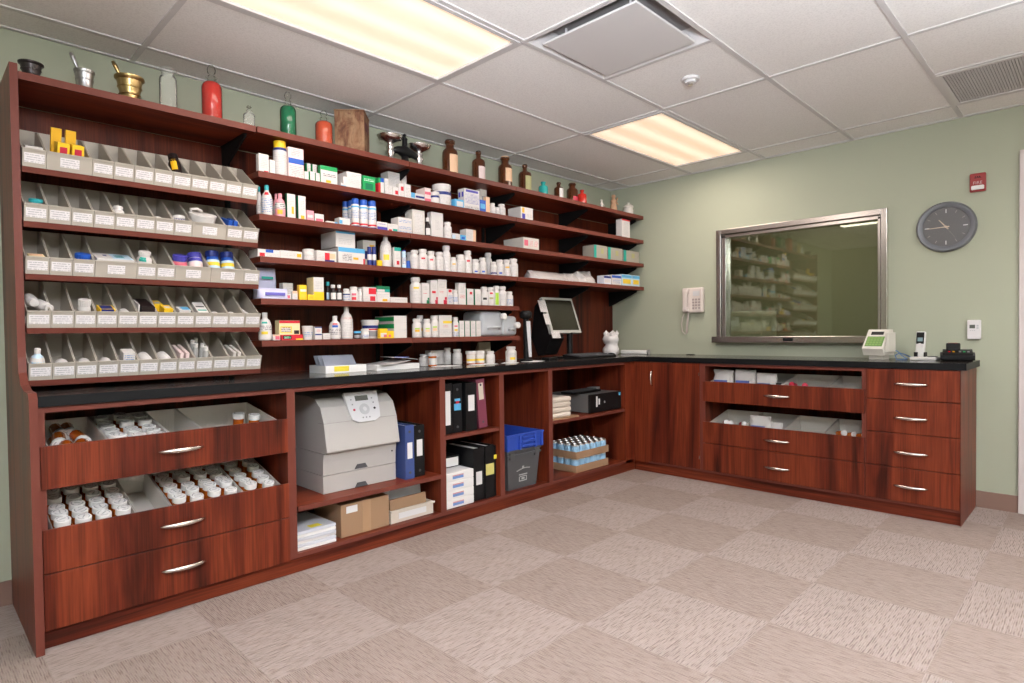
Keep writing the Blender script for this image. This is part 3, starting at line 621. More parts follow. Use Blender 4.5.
('carton', 'box', -3.2203, -0.345, 1.7268, 0.0396, 0.0317, 0.0569, 'pink', [('f', 0.1, 0.3, 0.9, 0.6, 'txt')], 'small pink carton, on the third wall shelf'),
('carton', 'box', -3.1689, -0.345, 1.7268, 0.052, 0.0416, 0.0452, 'W', [('f', 0.1, 0.1, 0.9, 0.45, 'rose')], 'small white carton with rose stripe, on the third wall shelf'),
('tube', 'tube', -3.0957, -0.34, 1.7268, 0.0717, 0, 0.0257, ('offw', 'sky'), [], 'slim tube lying flat with blue cap, on the third wall shelf'),
('carton', 'box', -3.0184, -0.345, 1.7268, 0.0648, 0.0518, 0.0427, 'W', [('f', 0, 0.2, 0.3, 0.7, 'sky')], 'small white carton with sky blue end, on the third wall shelf'),
('spray_can', 'can', -2.9466, -0.234, 1.7268, 0.0346, 0, 0.1588, ('W', 'blue'), [(0.68, 0.74, 'sky'), (0.3, 0.6, 'txtb'), (0.1, 0.16, 'red'), (0.0, 0.06, 'navy')], 'blue capped spray can, leftmost and rearmost of five, on the third wall shelf'),
('spray_can', 'can', -2.9313, -0.27, 1.7268, 0.0354, 0, 0.1606, ('W', 'blue'), [(0.68, 0.74, 'sky'), (0.3, 0.6, 'txtb'), (0.1, 0.16, 'red'), (0.0, 0.06, 'navy')], 'blue capped spray can, second and rear of five, on the third wall shelf'),
('spray_can', 'can', -2.9422, -0.33, 1.7268, 0.0447, 0, 0.1604, ('W', 'blue'), [(0.68, 0.74, 'sky'), (0.3, 0.6, 'txtb'), (0.1, 0.16, 'red'), (0.0, 0.06, 'navy')], 'blue capped spray can, third, front left of five, on the third wall shelf'),
('spray_can', 'can', -2.8891, -0.33, 1.7268, 0.0489, 0, 0.1597, ('W', 'blue'), [(0.68, 0.74, 'sky'), (0.3, 0.6, 'txtb'), (0.1, 0.16, 'red'), (0.0, 0.06, 'navy')], 'blue capped spray can, fourth, front middle of five, on the third wall shelf'),
('spray_can', 'can', -2.8336, -0.33, 1.7268, 0.0491, 0, 0.1621, ('W', 'blue'), [(0.68, 0.74, 'sky'), (0.3, 0.6, 'txtb'), (0.1, 0.16, 'red'), (0.0, 0.06, 'navy')], 'blue capped spray can, rightmost of five, on the third wall shelf'),
('carton', 'box', -2.7743, -0.345, 1.7268, 0.0684, 0.0557, 0.0499, 'W', [('f', 0, 0.0, 1, 0.45, 'vio'), ('f', 0.1, 0.6, 0.9, 0.85, 'txtv')], 'small white and violet carton, on the third wall shelf'),
('carton', 'box', -2.61, -0.34, 1.7268, 0.0984, 0.0762, 0.0196, 'W', [('f', 0.05, 0.2, 0.95, 0.7, 'txtb')], 'lowest flat white carton of a stack of three, on the third wall shelf'),
('carton', 'box', -2.61, -0.34, 1.7464, 0.0984, 0.0756, 0.0387, 'W', [('f', 0.05, 0.2, 0.95, 0.7, 'txtb')], 'middle flat white carton of a stack of three, on the third wall shelf'),
('carton', 'box', -2.61, -0.34, 1.7852, 0.0984, 0.0751, 0.0369, 'W', [('f', 0.05, 0.2, 0.95, 0.7, 'txtb')], 'topmost flat white carton of a stack of three, on the third wall shelf'),
('carton', 'box', -2.7046, -0.35, 1.7268, 0.0698, 0.05, 0.0459, 'W', [('f', 0.1, 0.05, 0.4, 0.3, 'red'), ('f', 0.5, 0.05, 0.95, 0.4, 'tealg'), ('f', 0.1, 0.6, 0.9, 0.85, 'txt')], 'white carton with red and teal marks, on the third wall shelf'),
('carton', 'box', -2.505, -0.335, 1.7268, 0.0927, 0.0769, 0.1566, 'offw', [('f', 0.15, 0.1, 0.85, 0.85, 'txt')], 'large off white carton, on the third wall shelf'),
('syrup_bottle', 'syrup', -2.4261, -0.32, 1.7268, 0.0376, 0, 0.12, ('dark', 'W'), [(0.1, 0.45, 'W')], 'small dark bottle with white label, on the third wall shelf'),
('carton', 'box', -2.3597, -0.335, 1.7268, 0.0939, 0.0429, 0.1603, 'W', [('f', 0.3, 0.3, 0.7, 0.7, 'txt')], 'tall blank white carton, on the third wall shelf'),
('pill_bottle', 'pill', -2.275, -0.33, 1.7268, 0.0546, 0, 0.1089, ('W', 'W'), [(0.15, 0.6, 'txt')], 'white bottle right of tall blank carton, on the third wall shelf'),
('carton', 'box', -2.214, -0.345, 1.7268, 0.066, 0.0568, 0.0429, 'W', [('f', 0, 0.2, 0.4, 0.8, 'palebl'), ('f', 0.5, 0.3, 0.9, 0.7, 'txt')], 'small white carton with pale blue end, on the third wall shelf'),
('carton', 'box', -2.1548, -0.345, 1.7268, 0.0476, 0.038, 0.0398, 'sky', [('f', 0.2, 0.3, 0.8, 0.7, 'blue')], 'small sky blue carton at end of row, on the third wall shelf'),
('carton', 'box', -2.0626, -0.32, 1.7268, 0.0858, 0.0628, 0.0889, 'W', [('f', 0.72, 0, 1, 1, 'peach'), ('f', 0.1, 0.3, 0.6, 0.8, 'txt')], 'white carton with peach edge, on the third wall shelf'),
('carton', 'box', -1.4972, -0.345, 1.7268, 0.1664, 0.2, 0.0866, 'offw', [('f', 0.05, 0.3, 0.3, 0.8, 'rose'), ('f', 0.4, 0.3, 0.6, 0.8, 'txtr'), ('f', 0.7, 0.3, 0.95, 0.8, 'txtr')], 'long flat white carton lying alone, on the third wall shelf'),
('carton', 'box', -0.6415, -0.345, 1.7268, 0.1818, 0.12, 0.1111, 'clearg', [('f', -0.02, 0, 0.16, 1, 'tealg'), ('f', 0.5, 0.4, 0.7, 0.8, 'olive')], 'pale grey carton with teal spine, left of three, on the third wall shelf'),
('carton', 'box', -0.4327, -0.345, 1.7268, 0.2075, 0.12, 0.1091, 'clearg', [('f', -0.02, 0, 0.16, 1, 'tealg'), ('f', 0.5, 0.4, 0.7, 0.8, 'olive')], 'pale grey carton with teal spine, middle of three, on the third wall shelf'),
('carton', 'box', -0.1875, -0.345, 1.7268, 0.2375, 0.12, 0.1047, 'clearg', [('f', -0.02, 0, 0.16, 1, 'tealg'), ('f', 0.5, 0.4, 0.7, 0.8, 'olive')], 'pale grey carton with teal spine, right of three, on the third wall shelf'),
('carton', 'box', -3.447, -0.345, 1.5194, 0.1133, 0.1038, 0.0402, 'W', [('f', 0.08, 0.1, 0.32, 0.55, 'red'), ('f', 0.35, 0.6, 0.7, 1, 'blue'), ('f', 0.4, 0.1, 0.95, 0.5, 'txt')], 'flat white carton with red and blue print, on the fourth wall shelf'),
('carton', 'box', -3.3294, -0.345, 1.5194, 0.1191, 0.07, 0.0429, 'W', [('f', 0.75, 0.3, 0.95, 0.75, 'gold'), ('f', 0.1, 0.3, 0.7, 0.7, 'txt')], 'flat white carton with yellow spot, on the fourth wall shelf'),
('jar', 'jar', -3.2226, -0.32, 1.5194, 0.0607, 0, 0.0627, ('W', 'W'), [(0.15, 0.55, 'txt')], 'short wide white jar, on the fourth wall shelf'),
('carton', 'box', -3.1335, -0.35, 1.5194, 0.1164, 0.05, 0.059, 'W', [('f', 0.4, 0.15, 0.65, 0.85, 'red'), ('f', 0.65, 0.3, 0.95, 0.8, 'peach'), ('f', 0.4, 0.0, 0.9, 0.2, 'navy'), ('f', 0.05, 0.2, 0.35, 0.8, 'txt')], 'white carton with red and peach picture, on the fourth wall shelf'),
('carton', 'box', -2.9686, -0.33, 1.5194, 0.1668, 0.1578, 0.092, 'W', [('f', 0, 0.72, 1, 1, 'sky'), ('f', 0.55, 0.3, 0.75, 0.45, 'gold'), ('f', 0.15, 0.2, 0.5, 0.6, 'txtk'), ('f', 0.93, 0, 1, 0.4, 'red')], 'large white carton with blue top band, lower of two, on the fourth wall shelf'),
('carton', 'box', -3.003, -0.325, 1.6114, 0.1202, 0.1646, 0.0887, 'W', [('f', 0, 0.85, 1, 1, 'sky'), ('f', 0.15, 0.15, 0.85, 0.6, 'txt')], 'large white carton with blue top band, stacked upper one, on the fourth wall shelf'),
('carton', 'box', -2.809, -0.26, 1.5194, 0.0848, 0.0678, 0.1576, 'offw', [('f', 0.5, 0.6, 0.9, 0.85, 'gold'), ('f', 0.1, 0.3, 0.9, 0.6, 'navy')], 'cream carton behind navy tubes, on the fourth wall shelf'),
('tube', 'tube', -2.8551, -0.33, 1.5194, 0.0265, 0, 0.108, ('navy', 'navy'), [(0.3, 0.6, 'W')], 'upright navy tube, left one, on the fourth wall shelf'),
('tube', 'tube', -2.8247, -0.33, 1.5194, 0.0263, 0, 0.1108, ('navy', 'navy'), [(0.3, 0.6, 'W')], 'upright navy tube, right one, on the fourth wall shelf'),
('carton', 'box', -2.7946, -0.345, 1.5194, 0.0327, 0.03, 0.0353, 'yellow', [], 'tiny yellow carton at foot of white bottle, on the fourth wall shelf'),
('lotion_bottle', 'lotion', -2.731, -0.31, 1.5194, 0.07, 0, 0.2036, ('W', 'W'), [(0.2, 0.36, 'gold2'), (0.4, 0.7, 'txt')], 'tall oval white bottle with small gold crest, on the fourth wall shelf'),
('carton', 'box', -2.6721, -0.345, 1.5194, 0.0465, 0.02, 0.1198, 'W', [('f', 0, 0.82, 1, 1, 'tealg'), ('f', 0.35, 0.15, 0.75, 0.35, 'red'), ('f', 0.2, 0.4, 0.9, 0.75, 'txt')], 'white carton with teal top and red dot, on the fourth wall shelf'),
('tube', 'tube', -2.6242, -0.34, 1.5194, 0.028, 0, 0.107, ('palebl', 'navy'), [(0.2, 0.6, 'txtb')], 'upright pale tube with blue cap, on the fourth wall shelf'),
('tube', 'tube', -2.5965, -0.345, 1.5194, 0.0261, 0, 0.046, ('blue', 'blue'), [], 'short blue tube, on the fourth wall shelf'),
('pill_bottle', 'pill', -2.5181, -0.25, 1.5194, 0.0395, 0, 0.1132, ('W', 'W'), [(0.08, 0.62, 'txt')], 'white pill bottle with plain grey text, first of 7 on fourth wall shelf'),
('pill_bottle', 'pill', -2.5388, -0.33, 1.5194, 0.0526, 0, 0.1154, ('W', 'W'), [(0.08, 0.62, 'txt')], 'white pill bottle with plain grey text, second of 7 on fourth wall shelf'),
('pill_bottle', 'pill', -2.4765, -0.33, 1.5194, 0.0631, 0, 0.1269, ('W', 'W'), [(0.08, 0.62, 'txt'), (0.5, 0.58, 'red')], 'white pill bottle with red dot, first of 3 on fourth wall shelf'),
('pill_bottle', 'pill', -2.4116, -0.33, 1.5194, 0.0559, 0, 0.1201, ('W', 'W'), [(0.08, 0.62, 'txt'), (0.5, 0.58, 'red')], 'white pill bottle with red dot, second of 3 on fourth wall shelf'),
('pill_bottle', 'pill', -2.3459, -0.33, 1.5194, 0.0565, 0, 0.1195, ('W', 'W'), [(0.08, 0.62, 'txt')], 'white pill bottle with plain grey text, third of 7 on fourth wall shelf'),
('pill_bottle', 'pill', -2.2797, -0.32, 1.5194, 0.0563, 0, 0.1676, ('W', 'W'), [(0.08, 0.62, 'txt')], 'white pill bottle with plain grey text, fourth of 7 on fourth wall shelf'),
('pill_bottle', 'pill', -2.2294, -0.33, 1.5194, 0.043, 0, 0.0971, ('W', 'W'), [(0.08, 0.62, 'txt'), (0.5, 0.58, 'gold')], 'white pill bottle with yellow stripe, first of 2 on fourth wall shelf'),
('pill_bottle', 'pill', -2.1697, -0.33, 1.5194, 0.0663, 0, 0.118, ('W', 'W'), [(0.08, 0.62, 'txt')], 'white pill bottle with plain grey text, fifth of 7 on fourth wall shelf'),
('pill_bottle', 'pill', -2.1067, -0.33, 1.5194, 0.0564, 0, 0.1494, ('W', 'W'), [(0.08, 0.62, 'txt'), (0.5, 0.58, 'red')], 'white pill bottle with red dot, third of 3 on fourth wall shelf'),
('pill_bottle', 'pill', -2.0399, -0.33, 1.5194, 0.0577, 0, 0.0987, ('W', 'W'), [(0.08, 0.62, 'txt'), (0.12, 0.22, 'blue')], 'white pill bottle with blue dot, first of 3 on fourth wall shelf'),
('pill_bottle', 'pill', -1.9725, -0.33, 1.5194, 0.0536, 0, 0.1139, ('W', 'W'), [(0.08, 0.62, 'txt'), (0.12, 0.22, 'blue')], 'white pill bottle with blue dot, second of 3 on fourth wall shelf'),
('pill_bottle', 'pill', -1.8631, -0.27, 1.5194, 0.0537, 0, 0.1627, ('W', 'W'), [(0.08, 0.62, 'txt')], 'white pill bottle with plain grey text, sixth of 7 on fourth wall shelf'),
('pill_bottle', 'pill', -1.875, -0.335, 1.5194, 0.0477, 0, 0.0936, ('W', 'W'), [(0.08, 0.62, 'txt'), (0.12, 0.22, 'navy')], 'white pill bottle with navy dot, on the fourth wall shelf'),
('pill_bottle', 'pill', -1.8098, -0.33, 1.5194, 0.0576, 0, 0.1127, ('W', 'W'), [(0.08, 0.62, 'txt'), (0.12, 0.22, 'blue')], 'white pill bottle with blue dot, third of 3 on fourth wall shelf'),
('pill_bottle', 'pill', -1.7447, -0.33, 1.5194, 0.0589, 0, 0.1176, ('W', 'W'), [(0.08, 0.62, 'txt'), (0.5, 0.58, 'gold')], 'white pill bottle with yellow stripe, second of 2 on fourth wall shelf'),
('pill_bottle', 'pill', -1.6756, -0.33, 1.5194, 0.0694, 0, 0.1298, ('W', 'W'), [(0.08, 0.62, 'txt')], 'white pill bottle with plain grey text, seventh of 7 on fourth wall shelf'),
('carton', 'box', -0.5537, -0.345, 1.5194, 0.1004, 0.07, 0.0762, 'navyw', [('f', 0.1, 0.2, 0.9, 0.6, 'W'), ('f', 0, 0.7, 1, 0.95, 'navy')], 'small white and navy carton, first of four, on the fourth wall shelf'),
('carton', 'box', -0.4198, -0.345, 1.5194, 0.1385, 0.07, 0.0881, 'W', [('f', 0.1, 0.2, 0.9, 0.6, 'txtb'), ('f', 0, 0.7, 1, 0.95, 'blue')], 'small white carton, second of four, on the fourth wall shelf'),
('carton', 'box', -0.2639, -0.345, 1.5194, 0.1522, 0.07, 0.1015, 'palebl', [('f', 0.1, 0.2, 0.9, 0.6, 'gold2'), ('f', 0, 0.7, 1, 0.95, 'sky')], 'pale blue carton with yellow patch, third of four, on the fourth wall shelf'),
('carton', 'box', -0.1203, -0.345, 1.5194, 0.1162, 0.07, 0.101, 'palebl', [('f', 0.1, 0.2, 0.9, 0.6, 'gold2'), ('f', 0, 0.7, 1, 0.95, 'sky')], 'pale blue carton with yellow patch, last of four, on the fourth wall shelf'),
('carton', 'box', -3.3198, -0.28, 1.3128, 0.0546, 0.0437, 0.0905, 'offw', [('f', 0.2, 0.2, 0.9, 0.8, 'txt')], 'off white carton standing behind a low red and white one, on the fifth wall shelf'),
('carton', 'box', -3.3625, -0.345, 1.3128, 0.0542, 0.04, 0.0281, 'W', [('f', 0.2, 0.2, 0.9, 0.8, 'rose')], 'low red and white carton, on the fifth wall shelf'),
('carton', 'box', -3.3138, -0.345, 1.3128, 0.0272, 0.025, 0.0453, 'W', [('f', 0, 0.7, 1, 1, 'peach'), ('f', 0.2, 0.2, 0.8, 0.6, 'txt')], 'small white carton left of yellow one, on the fifth wall shelf'),
('carton', 'box', -3.269, -0.345, 1.3128, 0.0404, 0.026, 0.0783, 'yellow', [('f', 0.1, 0.55, 0.95, 0.72, 'W'), ('f', 0.2, 0.15, 0.8, 0.4, 'gold2'), ('s', 0, 0, 1, 1, 'gold')], 'yellow carton with white stripe, on the fifth wall shelf'),
('carton', 'box', -3.1804, -0.345, 1.3128, 0.0577, 0.0745, 0.1232, 'W', [('f', 0, 0, 1, 0.38, 'yellow'), ('f', 0.15, 0.5, 0.85, 0.85, 'txt'), ('s', 0, 0, 1, 1, 'cream')], 'tall white and yellow carton, on the fifth wall shelf'),
('carton', 'box', -3.2297, -0.355, 1.3128, 0.0371, 0.03, 0.0296, 'yellow', [('f', 0.2, 0.2, 0.8, 0.7, 'gold')], 'low yellow carton in front of the tall one, on the fifth wall shelf'),
('syrup_bottle', 'syrup', -3.0925, -0.28, 1.3128, 0.0296, 0, 0.107, ('dark', 'teal'), [(0.1, 0.45, 'palebl')], 'dark bottle with teal cap, on the fifth wall shelf'),
('syrup_bottle', 'syrup', -3.0884, -0.33, 1.3128, 0.0367, 0, 0.0875, ('dark', 'W'), [(0.1, 0.5, 'W')], 'dark brown bottle with white label and cap, left one, on the fifth wall shelf'),
('syrup_bottle', 'syrup', -3.0521, -0.33, 1.3128, 0.0336, 0, 0.0892, ('dark', 'W'), [(0.1, 0.5, 'W')], 'dark brown bottle with white label and cap, right one, on the fifth wall shelf'),
('pill_bottle', 'pill', -3.0077, -0.33, 1.3128, 0.0392, 0, 0.0692, ('W', 'W'), [(0.1, 0.5, 'txtb'), (0.5, 0.6, 'navy')], 'white bottle with navy print, on the fifth wall shelf'),
('pill_bottle', 'pill', -2.9615, -0.33, 1.3128, 0.0495, 0, 0.0822, ('W', 'W'), [(0.1, 0.3, 'red'), (0.4, 0.55, 'rose')], 'white bottle with red label, on the fifth wall shelf'),
('pill_bottle', 'pill', -2.9224, -0.33, 1.3128, 0.025, 0, 0.0728, ('W', 'W'), [(0.1, 0.5, 'txt')], 'slim white bottle beside red label bottle, on the fifth wall shelf'),
('carton', 'box', -2.8655, -0.345, 1.3128, 0.0876, 0.07, 0.04, 'W', [('f', 0.0, 0.1, 0.4, 0.9, 'txt'), ('f', 0.5, 0.15, 0.9, 0.85, 'red')], 'white and red carton, lower of two, on the fifth wall shelf'),
('carton', 'box', -2.8623, -0.34, 1.3528, 0.0866, 0.07, 0.0448, 'W', [('f', 0.4, 0.1, 0.98, 0.9, 'red')], 'white and red carton, upper of two, on the fifth wall shelf'),
('carton', 'box', -2.7739, -0.345, 1.3128, 0.0863, 0.08, 0.0606, 'W', [('f', 0.4, 0.1, 0.8, 0.35, 'gold'), ('f', 0.1, 0.45, 0.9, 0.8, 'txt')], 'white carton under a green topped one, on the fifth wall shelf'),
('carton', 'box', -2.7746, -0.345, 1.3734, 0.0876, 0.08, 0.0335, 'dgreen', [('f', 0.0, 0, 0.6, 0.45, 'W'), ('f', 0.6, 0, 1, 0.5, 'tealg')], 'dark green and white carton lying on another, on the fifth wall shelf'),
('carton', 'box', -2.667, -0.345, 1.3128, 0.1222, 0.05, 0.0333, 'W', [('f', 0.3, 0.3, 0.9, 0.7, 'txt')], 'long low white carton, on the fifth wall shelf'),
('pill_bottle', 'pill', -2.5305, -0.325, 1.3128, 0.0698, 0, 0.1594, ('W', 'W'), [(0.55, 0.62, 'gold2'), (0.1, 0.5, 'txt')], 'large white bottle with yellow mark, on the fifth wall shelf'),
('carton', 'box', -2.4678, -0.345, 1.3128, 0.0545, 0.0481, 0.1273, 'W', [('f', 0.6, 0, 1, 0.18, 'dgreen'), ('f', 0.75, 0.18, 1, 0.3, 'dgreen'), ('f', 0.15, 0.45, 0.7, 0.55, 'txtr'), ('f', 0.15, 0.65, 0.8, 0.85, 'txt')], 'tall white carton with green corner, on the fifth wall shelf'),
('carton', 'box', -2.4, -0.345, 1.3128, 0.0531, 0.0424, 0.1476, 'W', [('f', 0.6, 0, 1, 0.18, 'crim'), ('f', 0.75, 0.18, 1, 0.3, 'crim'), ('f', 0.15, 0.45, 0.7, 0.55, 'red'), ('f', 0.15, 0.65, 0.8, 0.85, 'txt')], 'tall white carton with crimson corner, first of 2 on fifth wall shelf'),
('carton', 'box', -2.335, -0.345, 1.3128, 0.0706, 0.0565, 0.1559, 'W', [('f', 0.6, 0, 1, 0.18, 'crim'), ('f', 0.75, 0.18, 1, 0.3, 'crim'), ('f', 0.15, 0.45, 0.7, 0.55, 'txtr'), ('f', 0.15, 0.65, 0.8, 0.85, 'txt')], 'tall white carton with crimson corner, second of 2 on fifth wall shelf'),
('carton', 'box', -2.2724, -0.345, 1.3128, 0.0415, 0.0332, 0.0988, 'W', [('f', 0.2, 0.78, 0.8, 0.97, 'red'), ('f', 0.1, 0.1, 0.9, 0.6, 'txtb')], 'small white carton with red top, on the fifth wall shelf'),
('pill_bottle', 'pill', -2.2184, -0.33, 1.3128, 0.036, 0, 0.0956, ('W', 'W'), [(0.15, 0.55, 'txtb')], 'small white bottle with blue print, on the fifth wall shelf'),
('carton', 'box', -2.1693, -0.345, 1.3128, 0.0608, 0.036, 0.1431, 'W', [('f', 0.15, 0.3, 0.85, 0.45, 'txtr'), ('f', 0.15, 0.55, 0.85, 0.85, 'txt')], 'broad white carton, on the fifth wall shelf'),
('carton', 'box', -2.0993, -0.345, 1.3128, 0.0566, 0.02, 0.1073, 'W', [('f', 0.4, 0.65, 0.8, 0.82, 'red'), ('f', 0.2, 0.15, 0.8, 0.5, 'txt'), ('s', 0, 0, 1, 1, 'dgreen')], 'white carton with red dot and green edge, on the fifth wall shelf'),
('carton', 'box', -2.031, -0.345, 1.3128, 0.0516, 0.02, 0.1074, 'W', [('f', 0.2, 0.2, 0.8, 0.7, 'txt'), ('s', 0, 0, 1, 1, 'dgreen')], 'white carton with green edge, on the fifth wall shelf'),
('pill_bottle', 'pill', -1.9625, -0.33, 1.3128, 0.0538, 0, 0.126, ('W', 'W'), [(0.3, 0.42, 'dark'), (0.05, 0.25, 'txt')], 'white bottle with dark diagonal mark, on the fifth wall shelf'),
('pill_bottle', 'pill', -1.902, -0.33, 1.3128, 0.0559, 0, 0.1252, ('W', 'W'), [(0.62, 0.72, 'red'), (0.35, 0.45, 'olive')], 'white bottle with red and olive marks, on the fifth wall shelf'),
('pill_bottle', 'pill', -1.8476, -0.33, 1.3128, 0.0492, 0, 0.1379, ('W', 'W'), [(0.05, 0.65, 'lime')], 'slim white bottle with lime stripe, on the fifth wall shelf'),
('pill_bottle', 'pill', -1.7881, -0.33, 1.3128, 0.06, 0, 0.1364, ('W', 'W'), [(0.1, 0.6, 'txt')], 'white bottle right of lime striped one, on the fifth wall shelf'),
('pill_bottle', 'pill', -1.72, -0.33, 1.3128, 0.0564, 0, 0.1036, ('W', 'W'), [(0.1, 0.5, 'txtb')], 'small white bottle nearest the shelf end, on the fifth wall shelf'),
('lotion_bottle', 'lotion', -3.4665, -0.325, 1.1054, 0.0629, 0, 0.1395, ('W', 'W'), [(0.6, 0.67, 'tealg'), (0.22, 0.32, 'gold2'), (0.36, 0.55, 'txtk')], 'white lotion bottle with teal and yellow label, on the lowest wall shelf'),
('carton', 'box', -3.4159, -0.345, 1.1054, 0.0371, 0.0353, 0.0296, 'W', [('f', 0.3, 0.1, 0.9, 0.8, 'rose'), ('f', 0, 0.7, 1, 1, 'peach')], 'low white and rose carton, on the lowest wall shelf'),
('carton', 'box', -3.3391, -0.33, 1.1054, 0.1113, 0.05, 0.1014, 'cream', [('f', 0, 0.85, 1, 1, 'red'), ('f', 0.05, 0.35, 0.6, 0.7, 'gold2'), ('f', 0.08, 0.4, 0.55, 0.65, 'txtk'), ('f', 0.7, 0.3, 0.95, 0.5, 'dark')], 'pale yellow carton with red top edge, on the lowest wall shelf'),
('carton', 'box', -3.3398, -0.362, 1.1054, 0.1138, 0.028, 0.0281, 'red', [('f', 0.05, 0.15, 0.45, 0.85, 'dark'), ('f', 0.1, 0.3, 0.4, 0.7, 'txtw'), ('f', 0.65, 0.0, 1, 0.3, 'gold2')], 'low red carton with black panel, on the lowest wall shelf'),
('tub', 'tub', -3.2368, -0.32, 1.1054, 0.0576, 0, 0.0726, ('W', 'W'), [(0.25, 0.55, 'txtb')], 'small white tub with tapered sides, on the lowest wall shelf'),
('carton', 'box', -3.1875, -0.345, 1.1054, 0.0397, 0.0341, 0.0684, 'W', [('f', 0, 0.9, 1, 1, 'navy'), ('f', 0, 0.33, 1, 0.45, 'navy'), ('f', 0.2, 0.55, 0.8, 0.8, 'txtr')], 'white carton with navy bands, on the lowest wall shelf'),
('carton', 'box', -3.1388, -0.345, 1.1054, 0.0435, 0.05, 0.0328, 'W', [('f', 0.1, 0.2, 0.9, 0.8, 'txt')], 'low white carton beside blue labelled bottle, on the lowest wall shelf'),
('lotion_bottle', 'lotion', -3.0815, -0.33, 1.1054, 0.064, 0, 0.1266, ('W', 'W'), [(0.5, 0.6, 'blue'), (0.62, 0.68, 'red'), (0.2, 0.45, 'txtk')], 'white bottle with blue label and red dot, on the lowest wall shelf'),
('lotion_bottle', 'lotion', -3.0067, -0.325, 1.1054, 0.0686, 0, 0.1851, ('W', 'W'), [(0.58, 0.66, 'txtr'), (0.1, 0.5, 'txt')], 'tall white square bottle with rose lettering, on the lowest wall shelf'),
('jar', 'jar', -2.946, -0.335, 1.1054, 0.0407, 0, 0.0427, ('dark', 'sky'), [(0.1, 0.5, 'gray')], 'small dark jar with blue lid, on the lowest wall shelf'),
('jar', 'jar', -2.903, -0.345, 1.1054, 0.0442, 0, 0.0547, ('W', 'W'), [(0.1, 0.45, 'txtb')], 'small white jar in front of tub, on the lowest wall shelf'),
('tub', 'tub', -2.8285, -0.2821, 1.1054, 0.1037, 0, 0.1069, ('W', 'W'), [(0.55, 0.7, 'navy'), (0.45, 0.52, 'red'), (0.1, 0.4, 'gray')], 'large white tub with red and blue print, on the lowest wall shelf'),
('carton', 'box', -2.6593, -0.345, 1.1054, 0.0911, 0.2, 0.0475, 'W', [('s', 0.15, 0.2, 0.85, 0.8, 'yellow')], 'lowest white carton of a stack of three, on the lowest wall shelf'),
('carton', 'box', -2.6593, -0.345, 1.1529, 0.0911, 0.2, 0.0438, 'W', [('s', 0, 0.2, 1, 0.85, 'green')], 'middle white and green carton of a stack of three, on the lowest wall shelf'),
('carton', 'box', -2.6593, -0.345, 1.1967, 0.0911, 0.2, 0.0409, 'W', [('s', 0, 0.2, 1, 0.85, 'green')], 'topmost white and green carton of a stack of three, on the lowest wall shelf'),
('carton', 'box', -2.7877, -0.36, 1.1054, 0.0518, 0.025, 0.0567, 'yellow', [('f', 0.1, 0.1, 0.9, 0.55, 'W'), ('f', 0.5, 0.1, 0.9, 0.4, 'rose')], 'small yellow and white carton, on the lowest wall shelf'),
('carton', 'box', -2.7396, -0.362, 1.1054, 0.0417, 0.02, 0.0431, 'yellow', [('f', 0.1, 0.15, 0.5, 0.5, 'rose')], 'small plain yellow carton, on the lowest wall shelf'),
('pill_bottle', 'pill', -2.4503, -0.26, 1.1054, 0.0461, 0, 0.138, ('W', 'W'), [(0.3, 0.42, 'gold'), (0.05, 0.28, 'txt')], 'white bottle with orange mark standing behind, on the lowest wall shelf'),
('pill_bottle', 'pill', -2.5296, -0.33, 1.1054, 0.0574, 0, 0.1157, ('W', 'W'), [(0.3, 0.42, 'gold'), (0.05, 0.28, 'txt'), (0.44, 0.5, 'lime')], 'white bottle with orange mark, leftmost of four, on the lowest wall shelf'),
('pill_bottle', 'pill', -2.4511, -0.33, 1.1054, 0.0521, 0, 0.1143, ('W', 'W'), [(0.3, 0.42, 'peach'), (0.05, 0.28, 'txt'), (0.44, 0.5, 'lime')], 'white bottle with lime edge, third of four, on the lowest wall shelf'),
('pill_bottle', 'pill', -2.3932, -0.33, 1.1054, 0.0542, 0, 0.136, ('W', 'W'), [(0.3, 0.42, 'peach'), (0.05, 0.28, 'txt'), (0.44, 0.5, 'lime')], 'white bottle with lime edge beside broad carton, on the lowest wall shelf'),
('carton', 'box', -2.3139, -0.345, 1.1054, 0.1032, 0.07, 0.1389, 'W', [('f', 0.3, 0.62, 1, 0.75, 'gold2'), ('f', 0.3, 0.45, 0.7, 0.55, 'txtr'), ('f', 0.1, 0.1, 0.9, 0.35, 'txt')], 'broad white carton with yellow stripe, on the lowest wall shelf'),
('pill_bottle', 'pill', -2.22, -0.33, 1.1054, 0.0424, 0, 0.1275, ('W', 'W'), [(0.3, 0.4, 'gold2'), (0.5, 0.58, 'rose'), (0.05, 0.25, 'txtb')], 'slim white bottle beside broad carton, on the lowest wall shelf'),
('carton', 'box', -2.1775, -0.345, 1.1054, 0.0413, 0.05, 0.1041, 'W', [('s', 0, 0, 1, 1, 'dgreen'), ('f', 0.2, 0.2, 0.85, 0.35, 'txt'), ('f', 0.2, 0.5, 0.85, 0.85, 'txt')], 'slim white carton with green edge, first of four, on the lowest wall shelf'),
('carton', 'box', -2.1288, -0.345, 1.1054, 0.042, 0.05, 0.1043, 'W', [('s', 0, 0, 1, 1, 'dgreen'), ('f', 0.2, 0.2, 0.85, 0.35, 'txt'), ('f', 0.2, 0.5, 0.85, 0.85, 'txt')], 'slim white carton with green edge, second of four, on the lowest wall shelf'),
('carton', 'box', -2.0776, -0.345, 1.1054, 0.0428, 0.05, 0.1045, 'W', [('s', 0, 0, 1, 1, 'dgreen'), ('f', 0.2, 0.2, 0.85, 0.35, 'txt'), ('f', 0.2, 0.5, 0.85, 0.85, 'txt')], 'slim white carton with green edge, third of four, on the lowest wall shelf'),
